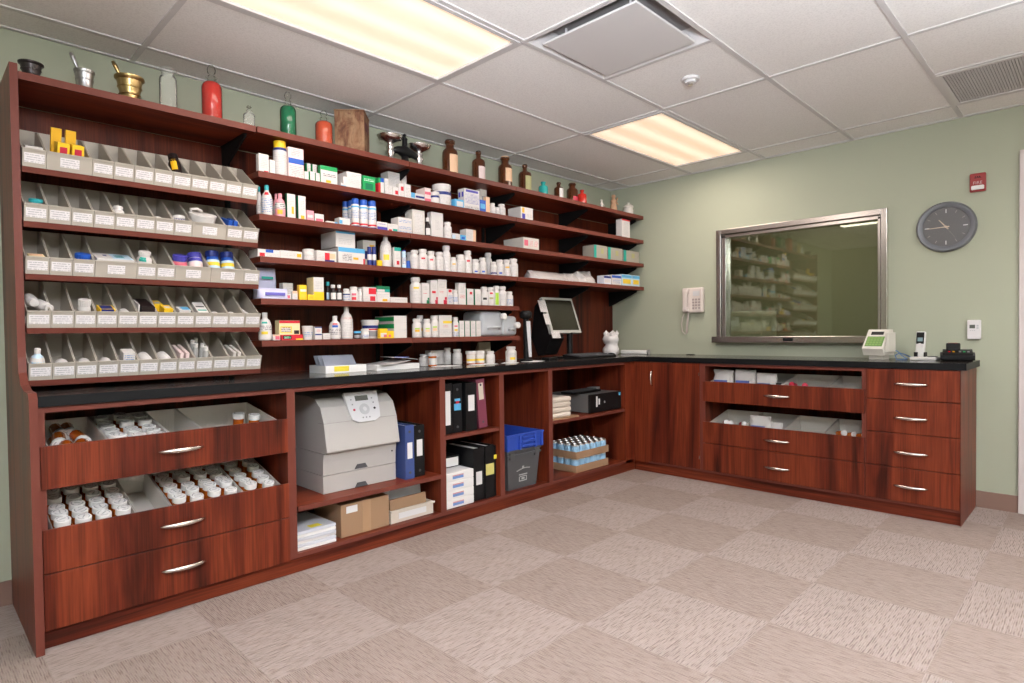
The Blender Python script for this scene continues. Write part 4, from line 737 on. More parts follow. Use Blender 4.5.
('carton', 'box', -2.0299, -0.345, 1.1054, 0.0417, 0.05, 0.1047, 'W', [('s', 0, 0, 1, 1, 'dgreen'), ('f', 0.2, 0.2, 0.85, 0.35, 'txt'), ('f', 0.2, 0.5, 0.85, 0.85, 'txt')], 'slim white carton with green edge, last of four, on the lowest wall shelf'),
('carton', 'box', -2.2478, -0.1843, 0.923, 0.1223, 0.06, 0.094, 'W', [('f', 0.1, 0.2, 0.9, 0.8, 'txt')], 'white carton behind vials on the counter, on the counter under the shelves'),
('pill_bottle', 'pill', -2.3978, -0.2218, 0.923, 0.0574, 0, 0.0749, ('W', 'W'), [(0.1, 0.5, 'txt')], 'white bottle behind orange labelled vial, on the counter under the shelves'),
('pill_vial', 'vial', -2.3726, -0.28, 0.923, 0.0571, 0, 0.0829, ('amber', 'W'), [(0.1, 0.6, 'W')], 'amber vial with white label in front of cartons, on the counter under the shelves'),
('pill_bottle', 'pill', -2.1906, -0.2111, 0.923, 0.0516, 0, 0.1093, ('W', 'W'), [(0.1, 0.5, 'txt')], 'taller white bottle in the middle of the counter group, on the counter under the shelves'),
('pill_bottle', 'pill', -2.1568, -0.27, 0.923, 0.0636, 0, 0.1007, ('W', 'W'), [(0.1, 0.5, 'txt')], 'white bottle at right end of the counter group, on the counter under the shelves'),
('pill_vial', 'vial', -2.0906, -0.33, 0.923, 0.0677, 0, 0.0875, ('amber', 'W'), [(0.08, 0.8, 'W'), (0.25, 0.4, 'gold2')], 'amber vial with yellow striped label, left of a pair, on the counter under the shelves'),
('pill_vial', 'vial', -2.019, -0.34, 0.923, 0.0649, 0, 0.0874, ('amber', 'W'), [(0.08, 0.8, 'W'), (0.25, 0.4, 'gold2')], 'amber vial with yellow striped label, right of a pair, on the counter under the shelves'),
('pill_bottle', 'pill', -1.957, -0.38, 0.923, 0.0579, 0, 0.0827, ('W', 'W'), [(0.1, 0.5, 'txt')], 'plain white bottle right of the two vials, on the counter under the shelves'),
('pill_bottle', 'pill', -1.7799, -0.4, 0.923, 0.0771, 0, 0.1091, ('W', 'W'), [(0.18, 0.34, 'gold2'), (0.4, 0.6, 'txt')], 'white bottle with yellow band standing alone, on the counter under the shelves'),
]
# ------------------------------------------------------------------ cartons and bottles
CATN = dict(carton='box', pill_bottle='bottle', lotion_bottle='bottle', syrup_bottle='bottle', spray_can='spray can', jar='jar', tub='tub', pill_vial='vial', tube='tube')
GRP = dict(carton='medicine cartons on the wall shelves', pill_bottle='white pill bottles on the wall shelves', spray_can='spray cans on the wall shelves', lotion_bottle='lotion bottles on the wall shelves',
           jar='jars on the wall shelves', pill_vial='amber vials standing on the counter', tube='tubes on the wall shelves', syrup_bottle='dark bottles on the wall shelves', tub='tubs on the wall shelves')
def carton(name, x, y, z, w, d, h, col, pats, label, yaw=0, group=None, parent=None):
    q = MB(); q.box(-w/2, 0, 0, w/2, d, h, P(col), .0012)
    e = .00035
    # fold line of the top flap
    o = q.obj(name, parent, (x, y, z), (0, 0, yaw)); tag(o, label, CATN.get(name, 'box'), group or GRP.get(name))
    for n_, (k, L) in enumerate([(t[5], [t[:5]]) for t in pats]):
        p = MB(); ee = e*(1+n_)
        for (f, a, b, c, d2) in L:
            if f == 'f': p.box(-w/2+a*w+.0004, -ee, b*h+.0006, -w/2+c*w-.0004, -ee*.2, d2*h-.0006, P(k))
            elif f == 's': p.box(-w/2-ee, a*d+.0008, b*h+.0008, -w/2-ee*.2, c*d-.0008, d2*h-.0008, P(k))
            elif f == 't': p.box(-w/2+a*w, b*d, h, -w/2+c*w, d2*d, h+ee, P(k))
        po = p.obj('printed_text' if k.startswith('txt') else 'printed_panel', o)
    if d > .03 and h > .02:
        p = MB(); p.box(-w/2+.001, d*.55, h-.0002, w/2-.001, d*.55+.0012, h+.0003, P('gray')); p.obj('lid_seam', o)
    return o
def bottle_profile(kind, r, h):
    """body chains, cap (r, z0, z1), label zone (r, z0, z1)"""
    if kind == 'pill':
        ch = max(.011, .17*h); s = h-ch
        return [[(r*.9, 0), (r, .003)], [(r, .003), (r, s*.80), (r*.93, s*.87), (r*.72, s*.94), (r*.70, s)]], (r*.80, s, h), (r, .05*s, .78*s)
    if kind == 'lotion':
        ch = .17*h; s = h-ch
        return [[(r*.8, 0), (r*.95, .004)], [(r*.95, .004), (r, s*.35), (r*.96, s*.68), (r*.75, s*.86), (r*.42, s*.94), (r*.38, s)]], (r*.40, s, h), (r, .05*s, .65*s)
    if kind == 'syrup':
        ch = .2*h; s = h-ch
        return [[(r*.9, 0), (r, .003)], [(r, .003), (r, s*.68), (r*.85, s*.8), (r*.5, s*.9), (r*.48, s)]], (r*.62, s, h), (r, .05*s, .65*s)
    if kind == 'can':
        s = h*.80
        return [[(r*.93, 0), (r, .004)], [(r, .004), (r, s*.96), (r*.92, s)]], (r*.90, s, h), (r, .03*s, .94*s)
    if kind == 'jar':
        s = h*.74
        return [[(r*.92, 0), (r, .003)], [(r, .003), (r, s*.86), (r*.9, s*.95), (r*.88, s)]], (r*.97, s, h), (r, .04*s, .84*s)
    if kind == 'tub':
        s = h*.88
        return [[(r*.78, 0), (r*.80, .003)], [(r*.80, .003), (r*.96, s)]], (r, s, h), (r*.9, .1*s, .9*s)
    if kind == 'vial':
        s = h*.76
        return [[(r*.9, 0), (r*.93, .002)], [(r*.93, .002), (r*.93, s)]], (r, s, h), (r*.93, .05*s, .95*s)
    s = h*.93   # tube standing on its cap end
    return [[(r*.9, 0), (r, .004)], [(r, .004), (r*.98, s*.5), (r*.9, s)]], (r*.92, s, h), (r, .05*s, .9*s)
def lab_radius(kind, r, h, z):
    body, cap, _ = bottle_profile(kind, r, h); pts = body[-1]
    for a, b in zip(pts, pts[1:]):
        if a[1] <= z <= b[1]: return a[0]+(b[0]-a[0])*(z-a[1])/max(1e-6, b[1]-a[1])
    return pts[-1][0] if z > pts[-1][1] else pts[0][0]
def bottle(name, kind, x, y, z, wd, h, cols, bands, label, rot=(0, 0, 0), group=None):
    r = wd/2; body, cap, lz = bottle_profile(kind, r, h); seg = 16
    bm_ = AMBER if cols[0] == 'amber' else P(cols[0])
    q = MB(); q.lathe(body, bm_, seg); q.disc(body[0][0][0], 0, bm_, seg, False); q.disc(body[-1][-1][0], body[-1][-1][1], bm_, seg)
    o = q.obj(name, None, (x, y, z), rot); tag(o, label, CATN[name], group or GRP.get(name))
    c = MB(); cm = P(cols[1]); cr, c0, c1 = cap
    c.lathe([[(cr*.96, c0), (cr, c0+.001)], [(cr, c0+.001), (cr, c1-.0015)], [(cr, c1-.0015), (cr*.88, c1)]], cm, seg); c.disc(cr*.88, c1, cm, seg); c.disc(cr*.96, c0, cm, seg, False)
    if kind in ('pill', 'jar', 'vial') and cr > .008:     # ribs of the cap
        for k in range(18):
            a = 2*PI*k/18; c.box(-.0007, cr-.0002, c0+.0015, .0007, cr+.0006, c1-.0025, cm, 0, Matrix.Rotation(a, 4, 'Z'))
    c.obj('cap', o)
    H = lz[2]
    for n_, (a, b, k) in enumerate(bands):
        z0, z1 = a*h, min(b*h, cap[1]-.001)
        if z1-z0 < .001: continue
        p = MB(); spot = k in ('red', 'blue') and (b-a) < .13 and kind == 'pill'
        ang = (-2.45, -1.7) if spot else (0, 2*PI) if kind in ('can',) else (-2.55, -1.55) if kind in ('pill', 'lotion', 'syrup') and k not in ('W', 'navy') and not k.startswith('txt') else (-2.8, -1.2) if kind == 'syrup' else (-3.3, -.1)
        ns_ = 4 if spot else 16; vs = []; fs = []
        rows_ = 4
        for i in range(rows_+1):
            zz = z0+(z1-z0)*i/rows_; rr = lab_radius(kind, r, h, zz)+.0004*(1+n_*.5)
            for j in range(ns_+1):
                t = ang[0]+(ang[1]-ang[0])*j/ns_; vs.append((rr*math.cos(t), rr*math.sin(t), zz))
        for i in range(rows_):
            for j in range(ns_): a_ = i*(ns_+1)+j; fs.append((a_, a_+1, a_+ns_+2, a_+ns_+1))
        p.add(vs, fs, P(k), True); p.obj('printed_text' if k.startswith('txt') else 'label_band', o)
    return o
for it in ITEMS:
    nm, k, x, y, z, wd, d, h, cols, pats, label = it
    if k == 'box': carton(nm, x, y, z+.0004, wd, d, h-.0006, cols, pats, label, group=None if 'counter' not in label else 'cartons on the counter')
    elif k == 'tube' and 'lying' in label:
        q = MB(); q.lathe([(.004, 0), (.0075, .01), (.0075, wd*.72)], P('offw'), 12); q.disc(.0075, wd*.72, P('offw'), 12)
        o = q.obj('tube', None, (x-wd/2, y, z+.0078), (0, PI/2, 0)); tag(o, label, 'tube', GRP['tube'])
        c = MB(); c.cyl(.0072, wd*.72, wd*.95, P('sky'), 12); c.obj('cap', o)
    else: bottle(nm, k, x, y, z+.0004, wd, h, cols, pats, label, group=('bottles standing on the counter' if 'counter' in label and k != 'vial' else None))
# lavender pouch on the fifth shelf, tall bag folded over
def soft_bag(name, w_, d_, h_, m, seed, puff=.5, nx=12, nz=12, crumple=.12):
    rnd = random.Random(seed); q = MB(); vs = []; fs = []
    import mathutils.noise as mn
    for i in range(nz+1):
        t = i/nz; thick = d_*(1-.88*t**1.4)
        for j in range(nx*2):
            a = 2*PI*j/(nx*2); cx_, sy_ = math.cos(a), math.sin(a)
            ex = abs(cx_)**.45*(1 if cx_ > 0 else -1); ey = abs(sy_)**.8*(1 if sy_ > 0 else -1)
            x_, y_, z_ = ex*w_/2, ey*thick/2, t*h_
            n_ = mn.noise_vector(Vector((x_*28+seed, y_*28, z_*28)))*crumple*min(w_, h_)*(0 if i == 0 else 1)
            n_.z *= .5
            vs.append((x_+n_.x*.6, y_+n_.y, max(0, z_+n_.z)))
    n = nx*2
    for i in range(nz):
        for j in range(n): fs.append((i*n+j, i*n+(j+1) % n, (i+1)*n+(j+1) % n, (i+1)*n+j))
    fs.append(tuple(reversed(range(n)))); fs.append(tuple(range(nz*n, nz*n+n)))
    q.add(vs, fs, m, True); return q
LAV = mat('lavender_foil', (.55, .54, .72), .3); LAV2 = mat('violet_print', hx('6A62B8'), .4)
q = soft_bag('pouch', .115, .07, .165, LAV, 3, crumple=.07); o = q.obj('pouch', None, (-3.425, -.235, 1.3133)); tag(o, 'upright lavender foil pouch at left end of fifth wall shelf', 'pouch', 'lavender pouches')
B1('printed_panel', -.03, -.0385, .105, .03, -.036, .118, P('tealg'), o)
q = soft_bag('pouch', .155, .075, .055, LAV, 5, crumple=.10); o = q.obj('pouch', None, (-3.425, -.322, 1.3133)); tag(o, 'slumped lavender pouch lying in front of the upright one', 'pouch', 'lavender pouches')
B1('printed_panel', -.05, -.0405, .018, .05, -.034, .032, LAV2, o)
# crumpled plastic bags on the fourth shelf, right section
CLEARBAG = mat('milky_plastic_film', (.70, .64, .62), .25, trans=.25)
for k, (x, wd, hh, dd, lb) in enumerate([(-1.225, .42, .065, .17, 'long flat milky plastic bag lying left on fourth wall shelf'), (-.945, .11, .075, .15, 'middle crumpled milky plastic bag on fourth wall shelf'), (-.765, .19, .10, .16, 'crumpled plastic bag with raised corner, rightmost of three on fourth wall shelf')]):
    q = soft_bag('plastic_bag', wd, dd, hh, CLEARBAG, 11+k, nx=20, nz=9, crumple=.34); o = q.obj('plastic_bag', None, (x, -.25, 1.5198)); tag(o, lb, 'bag', 'plastic bags on the fourth wall shelf')
q = MB(); q.box(-.20, -.08, 0, .20, .08, .006, PAPER); o = q.obj('paper_stack', None, (-1.21, -.262, 1.5197)); q = None
o.location.z = 1.5197; tag(o, 'thin white paper sheets under the long plastic bag', 'paper')
for c in COL.objects:
    if c.name.startswith('plastic_bag') and c.location.x < -1.1: c.location.z += .0062
# translucent jugs lying on the lowest shelf
JUG = mat('milky_jug_plastic', (.74, .76, .80), .35, trans=.3)
def jug(name, x0, x1, y0, y1, z, h, label, spout):
    q = MB(); bm = bmesh.new(); bmesh.ops.create_cube(bm, size=1)
    for v in bm.verts: v.co = Vector(((x0+x1)/2+v.co.x*(x1-x0), (y0+y1)/2+v.co.y*(y1-y0), h/2+v.co.z*h))
    bmesh.ops.bevel(bm, geom=list(bm.edges), offset=.028, segments=4, affect='EDGES', profile=.5); bm.verts.index_update()
    q.add([v.co[:] for v in bm.verts], [[v.index for v in f.verts] for f in bm.faces], JUG, True); bm.free()
    o = q.obj(name, None, (0, 0, z)); tag(o, label, 'jug', 'milky water jugs on the lowest wall shelf')
    c = MB(); T = Matrix.Translation(spout) @ Matrix.Rotation(PI/2, 4, 'X')
    c.lathe([[(.017, -.005), (.017, .012)], [(.0225, .012), (.0225, .034)], [(.0225, .034), (.018, .038)]], VCAP, 18, T); c.disc(.018, .038, VCAP, 18, True, T); c.obj('cap', o)
    g = MB(); g.tube([(x0+.05, y0-.003, h*.30), (x0+.055, y0-.02, h*.36), (x1-.05, y0-.02, h*.36), (x1-.045, y0-.003, h*.30)], .009, JUG, 8); g.obj('handle', o)
    return o
jug('water_jug', -1.990, -1.785, -.335, -.13, 1.1058, .172, 'large milky plastic jug lying right of slim green edged cartons', Vector((-1.805, -.335, .135)))
jug('water_jug', -1.780, -1.630, -.325, -.12, 1.1058, .14, 'smaller milky plastic jug at the right end of the lowest wall shelf', Vector((-1.658, -.325, .075)))
# ------------------------------------------------------------------ antiques on the top shelf
ZT = 2.1500
def reg(o, label, cat, group=None): return tag(o, label, cat, group)
def mortar(x, y, R, h, m, label, pestle=None, foot=.62, lip=1.12):
    q = MB()
    q.lathe([[(R*foot, 0), (R*foot*1.03, h*.10)], [(R*foot*1.03, h*.10), (R*foot*.92, h*.16), (R*.82, h*.55), (R*.93, h*.86)], [(R*.93, h*.86), (R*lip, h*.93), (R*lip, h)], [(R*lip, h), (R*.85, h*.97), (R*.6, h*.3), (0.0001, h*.2)]], m, 28)
    for zz in (.36, .62): q.lathe([(R*(.60+.30*zz)*1.06, h*(zz-.025)), (R*(.63+.31*zz)*1.12, h*zz), (R*(.62+.31*zz)*1.06, h*(zz+.025))], m, 28)
    q.disc(R*foot, 0, m, 28, False); o = q.obj('mortar', None, (x, y, ZT)); reg(o, label, 'mortar', 'antique mortars on the top shelf')
    if pestle:
        dx_, L = pestle; p = MB(); a = Vector((R*.15, 0, h*.3)); b_ = Vector((dx_, -.0, L)); n = 8
        pts = [a.lerp(b_, i/n) for i in range(n+1)]; p.tube(pts, [.011, .010, .0075, .0065, .006, .006, .0075, .0095, .006], m, 10); p.obj('pestle', o)
mortar(-4.368, -.28, .038, .072, IRON, 'small dark iron mortar at the far left end of the top shelf')
mortar(-4.185, -.25, .037, .105, PEWTER, 'pewter mortar with its pestle leaning left, on the top shelf', (-.045, .168), .8, 1.03)
mortar(-4.020, -.26, .053, .120, BRASS, 'wide ribbed brass mortar with leaning pestle on the top shelf', (-.062, .175), .6, 1.10)
def flask(name, x, y, r, h, liquid, label, level=.72, stopper=True, neck=.40):
    GLS = CLEARGL if liquid else CLOUDGL
    q = MB(); s = h*(.80 if stopper else .97)
    prof = [(r, .004), (r, s*.74), (r*.97, s*.79), (r*.86, s*.835), (r*.62, s*.875), (r*neck, s*.895), (r*neck, s*.97)]
    q.lathe([[(r*.9, 0), (r, .004)], prof, [(r*neck, s*.97), (r*neck*1.45, s*.98), (r*neck*1.45, s)]], GLS, 24); q.disc(r*.9, 0.0005, GLS, 24, False)
    o = q.obj(name, None, (x, y, ZT)); reg(o, label, 'bottle', 'old apothecary bottles on the top shelf')
    if liquid:
        p = MB(); L = s*level; pts = [(r*.88, .004), (r*.955, .009)]
        for a, c in zip(prof, prof[1:]):
            if c[1] <= L: pts.append((c[0]*.955, c[1]))
            else: t = (L-a[1])/(c[1]-a[1]); pts.append(((a[0]+(c[0]-a[0])*t)*.955, L)); break
        p.lathe([pts], liquid, 24); p.disc(pts[0][0], .004, liquid, 24, False); p.disc(pts[-1][0], pts[-1][1], liquid, 24); p.obj('liquid', o)
    if stopper:
        p = MB(); p.lathe([[(r*neck*.85, s*.93), (r*neck*.95, s+.002), (r*neck*.5, s+.007), (r*neck*.5, s+.011), (r*neck*.95, s+.018), (r*neck*1.1, s+(h-s)*.6), (r*neck*.7, h-.003), (.0003, h)]], CLEARGL, 16); p.obj('stopper', o)
    return o
LR = mat('red_liquid', (.80, .045, .03), .1, trans=.35); LO = mat('orange_red_liquid', (.75, .10, .03), .1, trans=.35); LG = mat('green_liquid', (.004, .22, .09), .1, trans=.35)
LT = mat('teal_liquid', (.05, .50, .47), .15, trans=.3)
FROST = mat('cloudy_powder', (.62, .60, .54), .7)
flask('glass_jar', -3.868, -.27, .036, .205, None, 'tall clear glass jar with wide neck, empty, on the top shelf', stopper=False, neck=.72)
flask('apothecary_bottle', -3.677, -.27, .045, .275, LR, 'tall bottle of bright red liquid with glass stopper on top shelf', .87)
flask('apothecary_bottle', -3.500, -.27, .0275, .130, None, 'small empty clear bottle with stopper at the shelf joint')
flask('apothecary_bottle', -3.296, -.27, .0405, .252, LG, 'tall bottle of emerald green liquid with glass stopper', .85)
flask('apothecary_bottle', -3.092, -.27, .046, .205, LO, 'round shouldered bottle of orange red liquid beside wooden crate', .87)
# worn wooden crate, turned
CR = mat('worn_crate_wood', (.25, .14, .075), .8)
def crate_tex():
    nt, ns, ls, bb = nodes(CR); n = noise(ns, ls, coords(ns, ls, (9, 9, 5)), 1.6, 5, .7, .8); n2 = noise(ns, ls, coords(ns, ls, (60, 60, 8)), 1, 2)
    c = ramp(ns, ls, n, [(.28, (.045, .020, .012)), (.42, (.16, .062, .033)), (.52, (.26, .135, .07)), (.62, (.34, .20, .11)), (.74, (.13, .03, .02))])
    ls.new(mixrgb(ns, ls, c, ramp(ns, ls, n2, [(.3, (.7, .7, .7)), (.7, (1.1, 1.1, 1.1))]), .8, 'MULTIPLY'), bb.inputs['Base Color']); bump(ns, ls, bb, n2, .4, .003)
crate_tex()
cr = empty('wooden_crate', (-2.888, -.225, ZT), 'old worn brown wooden crate standing turned on the top shelf', 'crate', rz=math.radians(-42))
w_, d_, h_ = .165, .17, .235
for k in range(1):
    z0, z1 = .0008, h_-.0008
    B1('side_board', -w_/2, -d_/2, z0, w_/2, -d_/2+.011, z1, CR, cr, .0015); B1('side_board', -w_/2, d_/2-.011, z0, w_/2, d_/2, z1, CR, cr, .0015)
    B1('end_board', -w_/2, -d_/2+.0115, z0, -w_/2+.011, d_/2-.0115, z1, CR, cr, .0015); B1('end_board', w_/2-.011, -d_/2+.0115, z0, w_/2, d_/2-.0115, z1, CR, cr, .0015)
B1('bottom_board', -w_/2+.0115, -d_/2+.0115, 0.0005, w_/2-.0115, d_/2-.0115, .01, CR, cr); B1('lid', -w_/2-.002, -d_/2-.002, h_, w_/2+.002, d_/2+.002, h_+.010, CR, cr, .002)
B1('faded_label', w_/2, -.06, .14, w_/2+.0006, .05, .19, mat('dark_red_label', (.10, .02, .018), .7), cr)
# chrome balance with two pans
sc = empty('balance_scale', (-2.538, -.25, ZT), 'chrome two pan balance scale on the top shelf right of crate', 'scale'); sc.scale = (1.12, 1.12, 1.12)
q = MB(); q.lathe([[(.055, 0), (.05, .012)], [(.05, .012), (.022, .03), (.016, .09), (.014, .15)], [(.014, .15), (.017, .153), (.008, .168), (.011, .178), (.0003, .186)]], BLACK, 20); q.box(-.12, -.022, .0, .12, .022, .012, BLACK, .003); q.obj('base', sc)
q = MB(); q.tube([(-.095, 0, .075), (-.05, 0, .088), (0, 0, .085), (.05, 0, .082), (.095, 0, .065)], [.012, .020, .034, .020, .012], BLACK, 10); q.obj('beam', sc)
for s, zz in ((-1, .112), (1, .100)):
    q = MB(); T = Matrix.Translation((s*.096, 0, zz)); q.lathe([[(.012, 0), (.03, .008), (.060, .020), (.066, .036)], [(.066, .036), (.070, .039), (.064, .039)], [(.064, .039), (.03, .012), (.0003, .009)]], CHROME, 28, T); q.obj('pan', sc)
    q = MB(); T = Matrix.Translation((s*.096, 0, 0)); q.lathe([[(.026, .0125), (.026, .03), (.014, .045), (.026, .062), (.016, .078), (.022, .09), (.014, zz+.002)]], CHROME, 18, T); q.obj('pillar', sc)
# brown glass bottles
def brown(x, r, h, label, lab='W', cap='dark', zone=(.08, .55), lip=True, glass=None, wide=.5, y=-.26):
    g = glass or AMBERGL; q = MB(); s = h*.97
    q.lathe([[(r*.9, 0), (r, .004)], [(r, .004), (r, s*.66), (r*.92, s*.73), (r*wide, s*.80), (r*wide*.96, s*.92)], [(r*wide*.96, s*.92), (r*wide*1.2, s*.93), (r*wide*1.2, s)]], g, 22); q.disc(r*.9, 0, g, 22, False); q.disc(r*wide*1.15, s, g, 22)
    o = q.obj('brown_bottle' if glass is None else 'small_bottle', None, (x, y, ZT)); reg(o, label, 'bottle', 'brown glass bottles on the top shelf' if glass is None else 'small bottles on the top shelf')
    if lab:
        p = MB(); vs = []; fs = []
        for i in range(2):
            for j in range(11): t = -2.3+1.7*j/10; vs.append(((r+.0006)*math.cos(t), (r+.0006)*math.sin(t), h*zone[i]))
        for j in range(10): fs.append((j, j+1, j+12, j+11))
        p.add(vs, fs, P(lab), True); p.obj('paper_label', o)
    p = MB(); p.lathe([[(r*wide*1.0, s), (r*wide*1.05, s+h*.03), (r*wide*.6, s+h*.045)]], P(cap), 16); p.disc(r*wide*.6, s+h*.045, P(cap), 16); p.disc(r*wide, s, P(cap), 16, False); p.obj('stopper', o)
brown(-2.185, .051, .240, 'largest brown glass bottle, wide necked, with cream and black labels', 'peach', 'dark', (.10, .58), wide=.55)
brown(-1.931, .045, .220, 'narrow necked brown bottle with pinkish label, second from the left', 'pinkw', 'dark', (.05, .5), wide=.36)
brown(-1.673, .050, .232, 'brown bottle with tan label and pale stopper top', 'peach', 'peach', (.22, .62), wide=.55)
brown(-1.465, .048, .216, 'dark brown round bottle with tall grey label', 'olive', 'dark', (.04, .58), wide=.34)
brown(-1.260, .036, .125, 'small teal filled bottle with glass stopper', None, 'gray', glass=LT, wide=.45)
brown(-1.076, .037, .150, 'small bottle with white label and dark cap', 'W', 'dark', (.04, .66), wide=.4)
brown(-.907, .046, .170, 'short brown bottle with orange label and black stopper', 'crim', 'dark', (.05, .35), wide=.55)
brown(-.779, .038, .140, 'small bottle of red liquid with clear stopper', None, 'gray', glass=LR, wide=.38)
SKIN = mat('painted_ceramic_tan', (.52, .30, .18), .5); WCER = mat('white_ceramic', (.72, .66, .60), .35)
def figurine(x, s, m, m2, label, arm):
    q = MB(); q.lathe([[(.024, 0), (.028, .012), (.025, .05), (.017, .075), (.021, .095), (.012, .112), (.007, .117)]], m, 18); q.disc(.024, 0, m, 18, False)
    q.ball(.014, (0, 0, .127), m2, 14); q.lathe([[(.0145, .130), (.012, .140), (.0003, .143)]], m, 14)
    q.tube([(.018, 0, .098), (.034, -.006, .085), (.030, -.018, .072)], [.0065, .006, .005], m, 8)
    q.tube([(-.018, 0, .098), (-.030, -.006, .088), (-.024, -.018, .075)], [.0065, .006, .005], m, 8)
    if arm: q.tube([(.018, 0, .100), (.038, 0, .103), (.046, -.004, .126)], [.0065, .006, .0055], m, 8)
    q.ball(.003, (-.005, -.0125, .130), m, 8); q.ball(.003, (.005, -.0125, .130), m, 8)
    o = q.obj('figurine', None, (x, -.25, ZT)); o.scale = (s, s, s); tag(o, label, 'figurine')
figurine(-.495, .72, WCER, WCER, 'small white ceramic figurine on the top shelf', False)
figurine(-.318, 1.20, SKIN, SKIN, 'tan ceramic figurine with one raised arm on the top shelf', True)
q = MB(); q.lathe([[(.04, 0), (.043, .004)], [(.043, .004), (.045, .06), (.036, .078)], [(.036, .078), (.046, .080), (.044, .094), (.02, .110)], [(.02, .110), (.012, .113), (.014, .125), (.0003, .128)]], WCER, 22); q.disc(.04, 0, WCER, 22, False)
o = q.obj('lidded_jar', None, (-.115, -.27, ZT)); tag(o, 'white lidded ceramic jar at right end of the top shelf', 'jar')
# ------------------------------------------------------------------ what lies in the grey bins
def bx(r, k, x, y, wd, dp, hh, col, pats, label, z=.0032, rx=0, rz=0, name='carton'):
    q = MB(); q.box(-wd/2, 0, 0, wd/2, dp, hh, P(col), .001); p0 = in_bin(r, k, x, y, z)
    R = Matrix.Rotation(TILT, 4, 'X') @ Matrix.Rotation(rz, 4, 'Z') @ Matrix.Rotation(rx, 4, 'X')
    o = q.obj(name, None, p0, R.to_euler()); tag(o, label, 'box', 'packets lying in the grey bins')
    for (f, a, b_, c, d2, kk) in pats:
        p = MB(); e = .0005
        if f == 't': p.box(-wd/2+a*wd, b_*dp, hh, -wd/2+c*wd, d2*dp, hh+e, P(kk))
        else: p.box(-wd/2+a*wd, -e, b_*hh, -wd/2+c*wd, 0, d2*hh, P(kk))
        p.obj('printed_panel', o)
    return o
def bt(r, k, x, y, wd, h, cols, bands, label, kind='pill', z=.0032, lie=0, rz=0, name=None):
    """lie: 0 upright in the bin, 1 lying with its cap towards the viewer, -1 lying with cap to the back"""
    R = Matrix.Rotation(TILT, 4, 'X') @ Matrix.Rotation(rz, 4, 'Z')
    if lie == 1 and r <= 2: lie = -.30; y = min(max(y, .05), .08); z += wd/2*.46+.001
    elif lie == 1: y = max(y, h+.006); z += wd/2*1.02
    elif lie == -1: lie = -.35; y = min(y, .07); z += wd/2*.55
    elif lie: z += wd/2*math.sin(PI/2*abs(lie))
    if lie: R = R @ Matrix.Rotation(PI/2*lie, 4, 'X')
    p0 = in_bin(r, k, x, y, z); nm = name or dict(pill='pill_bottle', jar='jar', can='spray_can', lotion='lotion_bottle', tub='tub', vial='pill_vial', tube='tube')[kind]
    return bottle(nm, kind, p0.x, p0.y, p0.z, wd, h, cols, bands, label, R.to_euler(), group='bottles lying in the grey bins')
WW = ('W', 'W')
bx(0, 0, 0, .012, .055, .05, .074, 'W', [('t', 0, .0, 1, .5, 'dark')], 'white packet with black marks in leftmost bin of top bin row')
for k, x in enumerate((-.02, .028)):
    bx(0, 1, x, .012, .040, .07, .105, 'yellow', [('f', .2, .35, .8, .85, 'crim')], 'yellow box with red picture, %s of two in the wide top row bin' % ('left', 'right')[k])
    bx(0, 1, x-.012, .095, .035, .02, .155, 'gold', [], 'tall yellow packet, %s of two in the wide top row bin' % ('left', 'right')[k])
bt(0, 5, .012, .07, .04, .05, WW, [], 'white bottle lying in sixth bin of top bin row', lie=1)
bt(0, 6, 0, .05, .052, .155, ('dark', 'dark'), [(.35, .75, 'gold')], 'dark brown bottle with yellow label leaning in a top row bin', lie=-.5)
bt(1, 0, .005, .05, .055, .078, ('W', 'teal'), [], 'white bottle with teal cap in leftmost bin of second bin row')
bt(1, 4, -.005, .08, .045, .075, WW, [], 'white bottle lying in fifth bin of second bin row', lie=1)
bt(1, 6, -.01, .06, .042, .05, WW, [], 'white bottle lying in seventh bin of second bin row', lie=1)
bt(1, 7, .004, .07, .058, .06, WW, [(.3, .7, 'navy')], 'white tub with navy band in eighth bin of second bin row', 'jar', lie=1)
o = bt(1, 8, -.015, .065, .118, .098, WW, [(.25, .6, 'txt')], 'big white tub in the wide bin of second bin row', 'tub')
q = MB(); q.tube([(-.05, 0, .098), (-.053, 0, .112), (-.03, -.01, .118), (-.005, 0, .108)], .006, P('W'), 8); q.obj('handle', o)
for k, (x, rz) in enumerate(((-.012, .3), (.012, -.12))): bx(1, 9, x, .03, .018, .10, .085, 'blue', [('f', .1, .1, .9, .5, 'gold2')], 'blue and yellow packet, %s of two in the tenth bin of second row' % ('left', 'right')[k], rz=rz*.3)
bt(1, 9, -.018, .012, .02, .06, ('gold2', 'W'), [], 'small yellow vial in tenth bin of second bin row', 'vial', lie=0)
bx(2, 0, 0, .01, .05, .05, .065, 'cream', [('t', .1, .1, .9, .9, 'peach')], 'small cream packet in leftmost bin of third bin row')
bt(2, 2, .005, .06, .056, .078, ('W', 'blue'), [], 'white bottle with large blue cap in third bin of third row', 'jar')
bx(2, 3, 0, .012, .134, .12, .072, 'W', [('t', .45, .05, 1, .95, 'palebl'), ('t', .55, .3, .8, .8, 'teal'), ('t', .25, .5, .35, .7, 'navy')], 'big white and pale blue box in wide bin of third bin row')
bt(2, 4, .002, .055, .058, .108, WW, [(.62, .78, 'tealg'), (.3, .5, 'txt')], 'white bottle with teal band in fifth bin of third row')
for k, (x, c) in enumerate(((-.038, 'vio'), (.036, 'vio'))): bt(2, 6, x, .075, .062, .10, ('W', c), [(.55, .72, 'rose' if k == 0 else 'vio'), (.2, .5, 'pinkw')], '%s violet capped white jar in wide bin of third bin row' % ('left', 'right')[k], 'jar', lie=[0, -1][k])
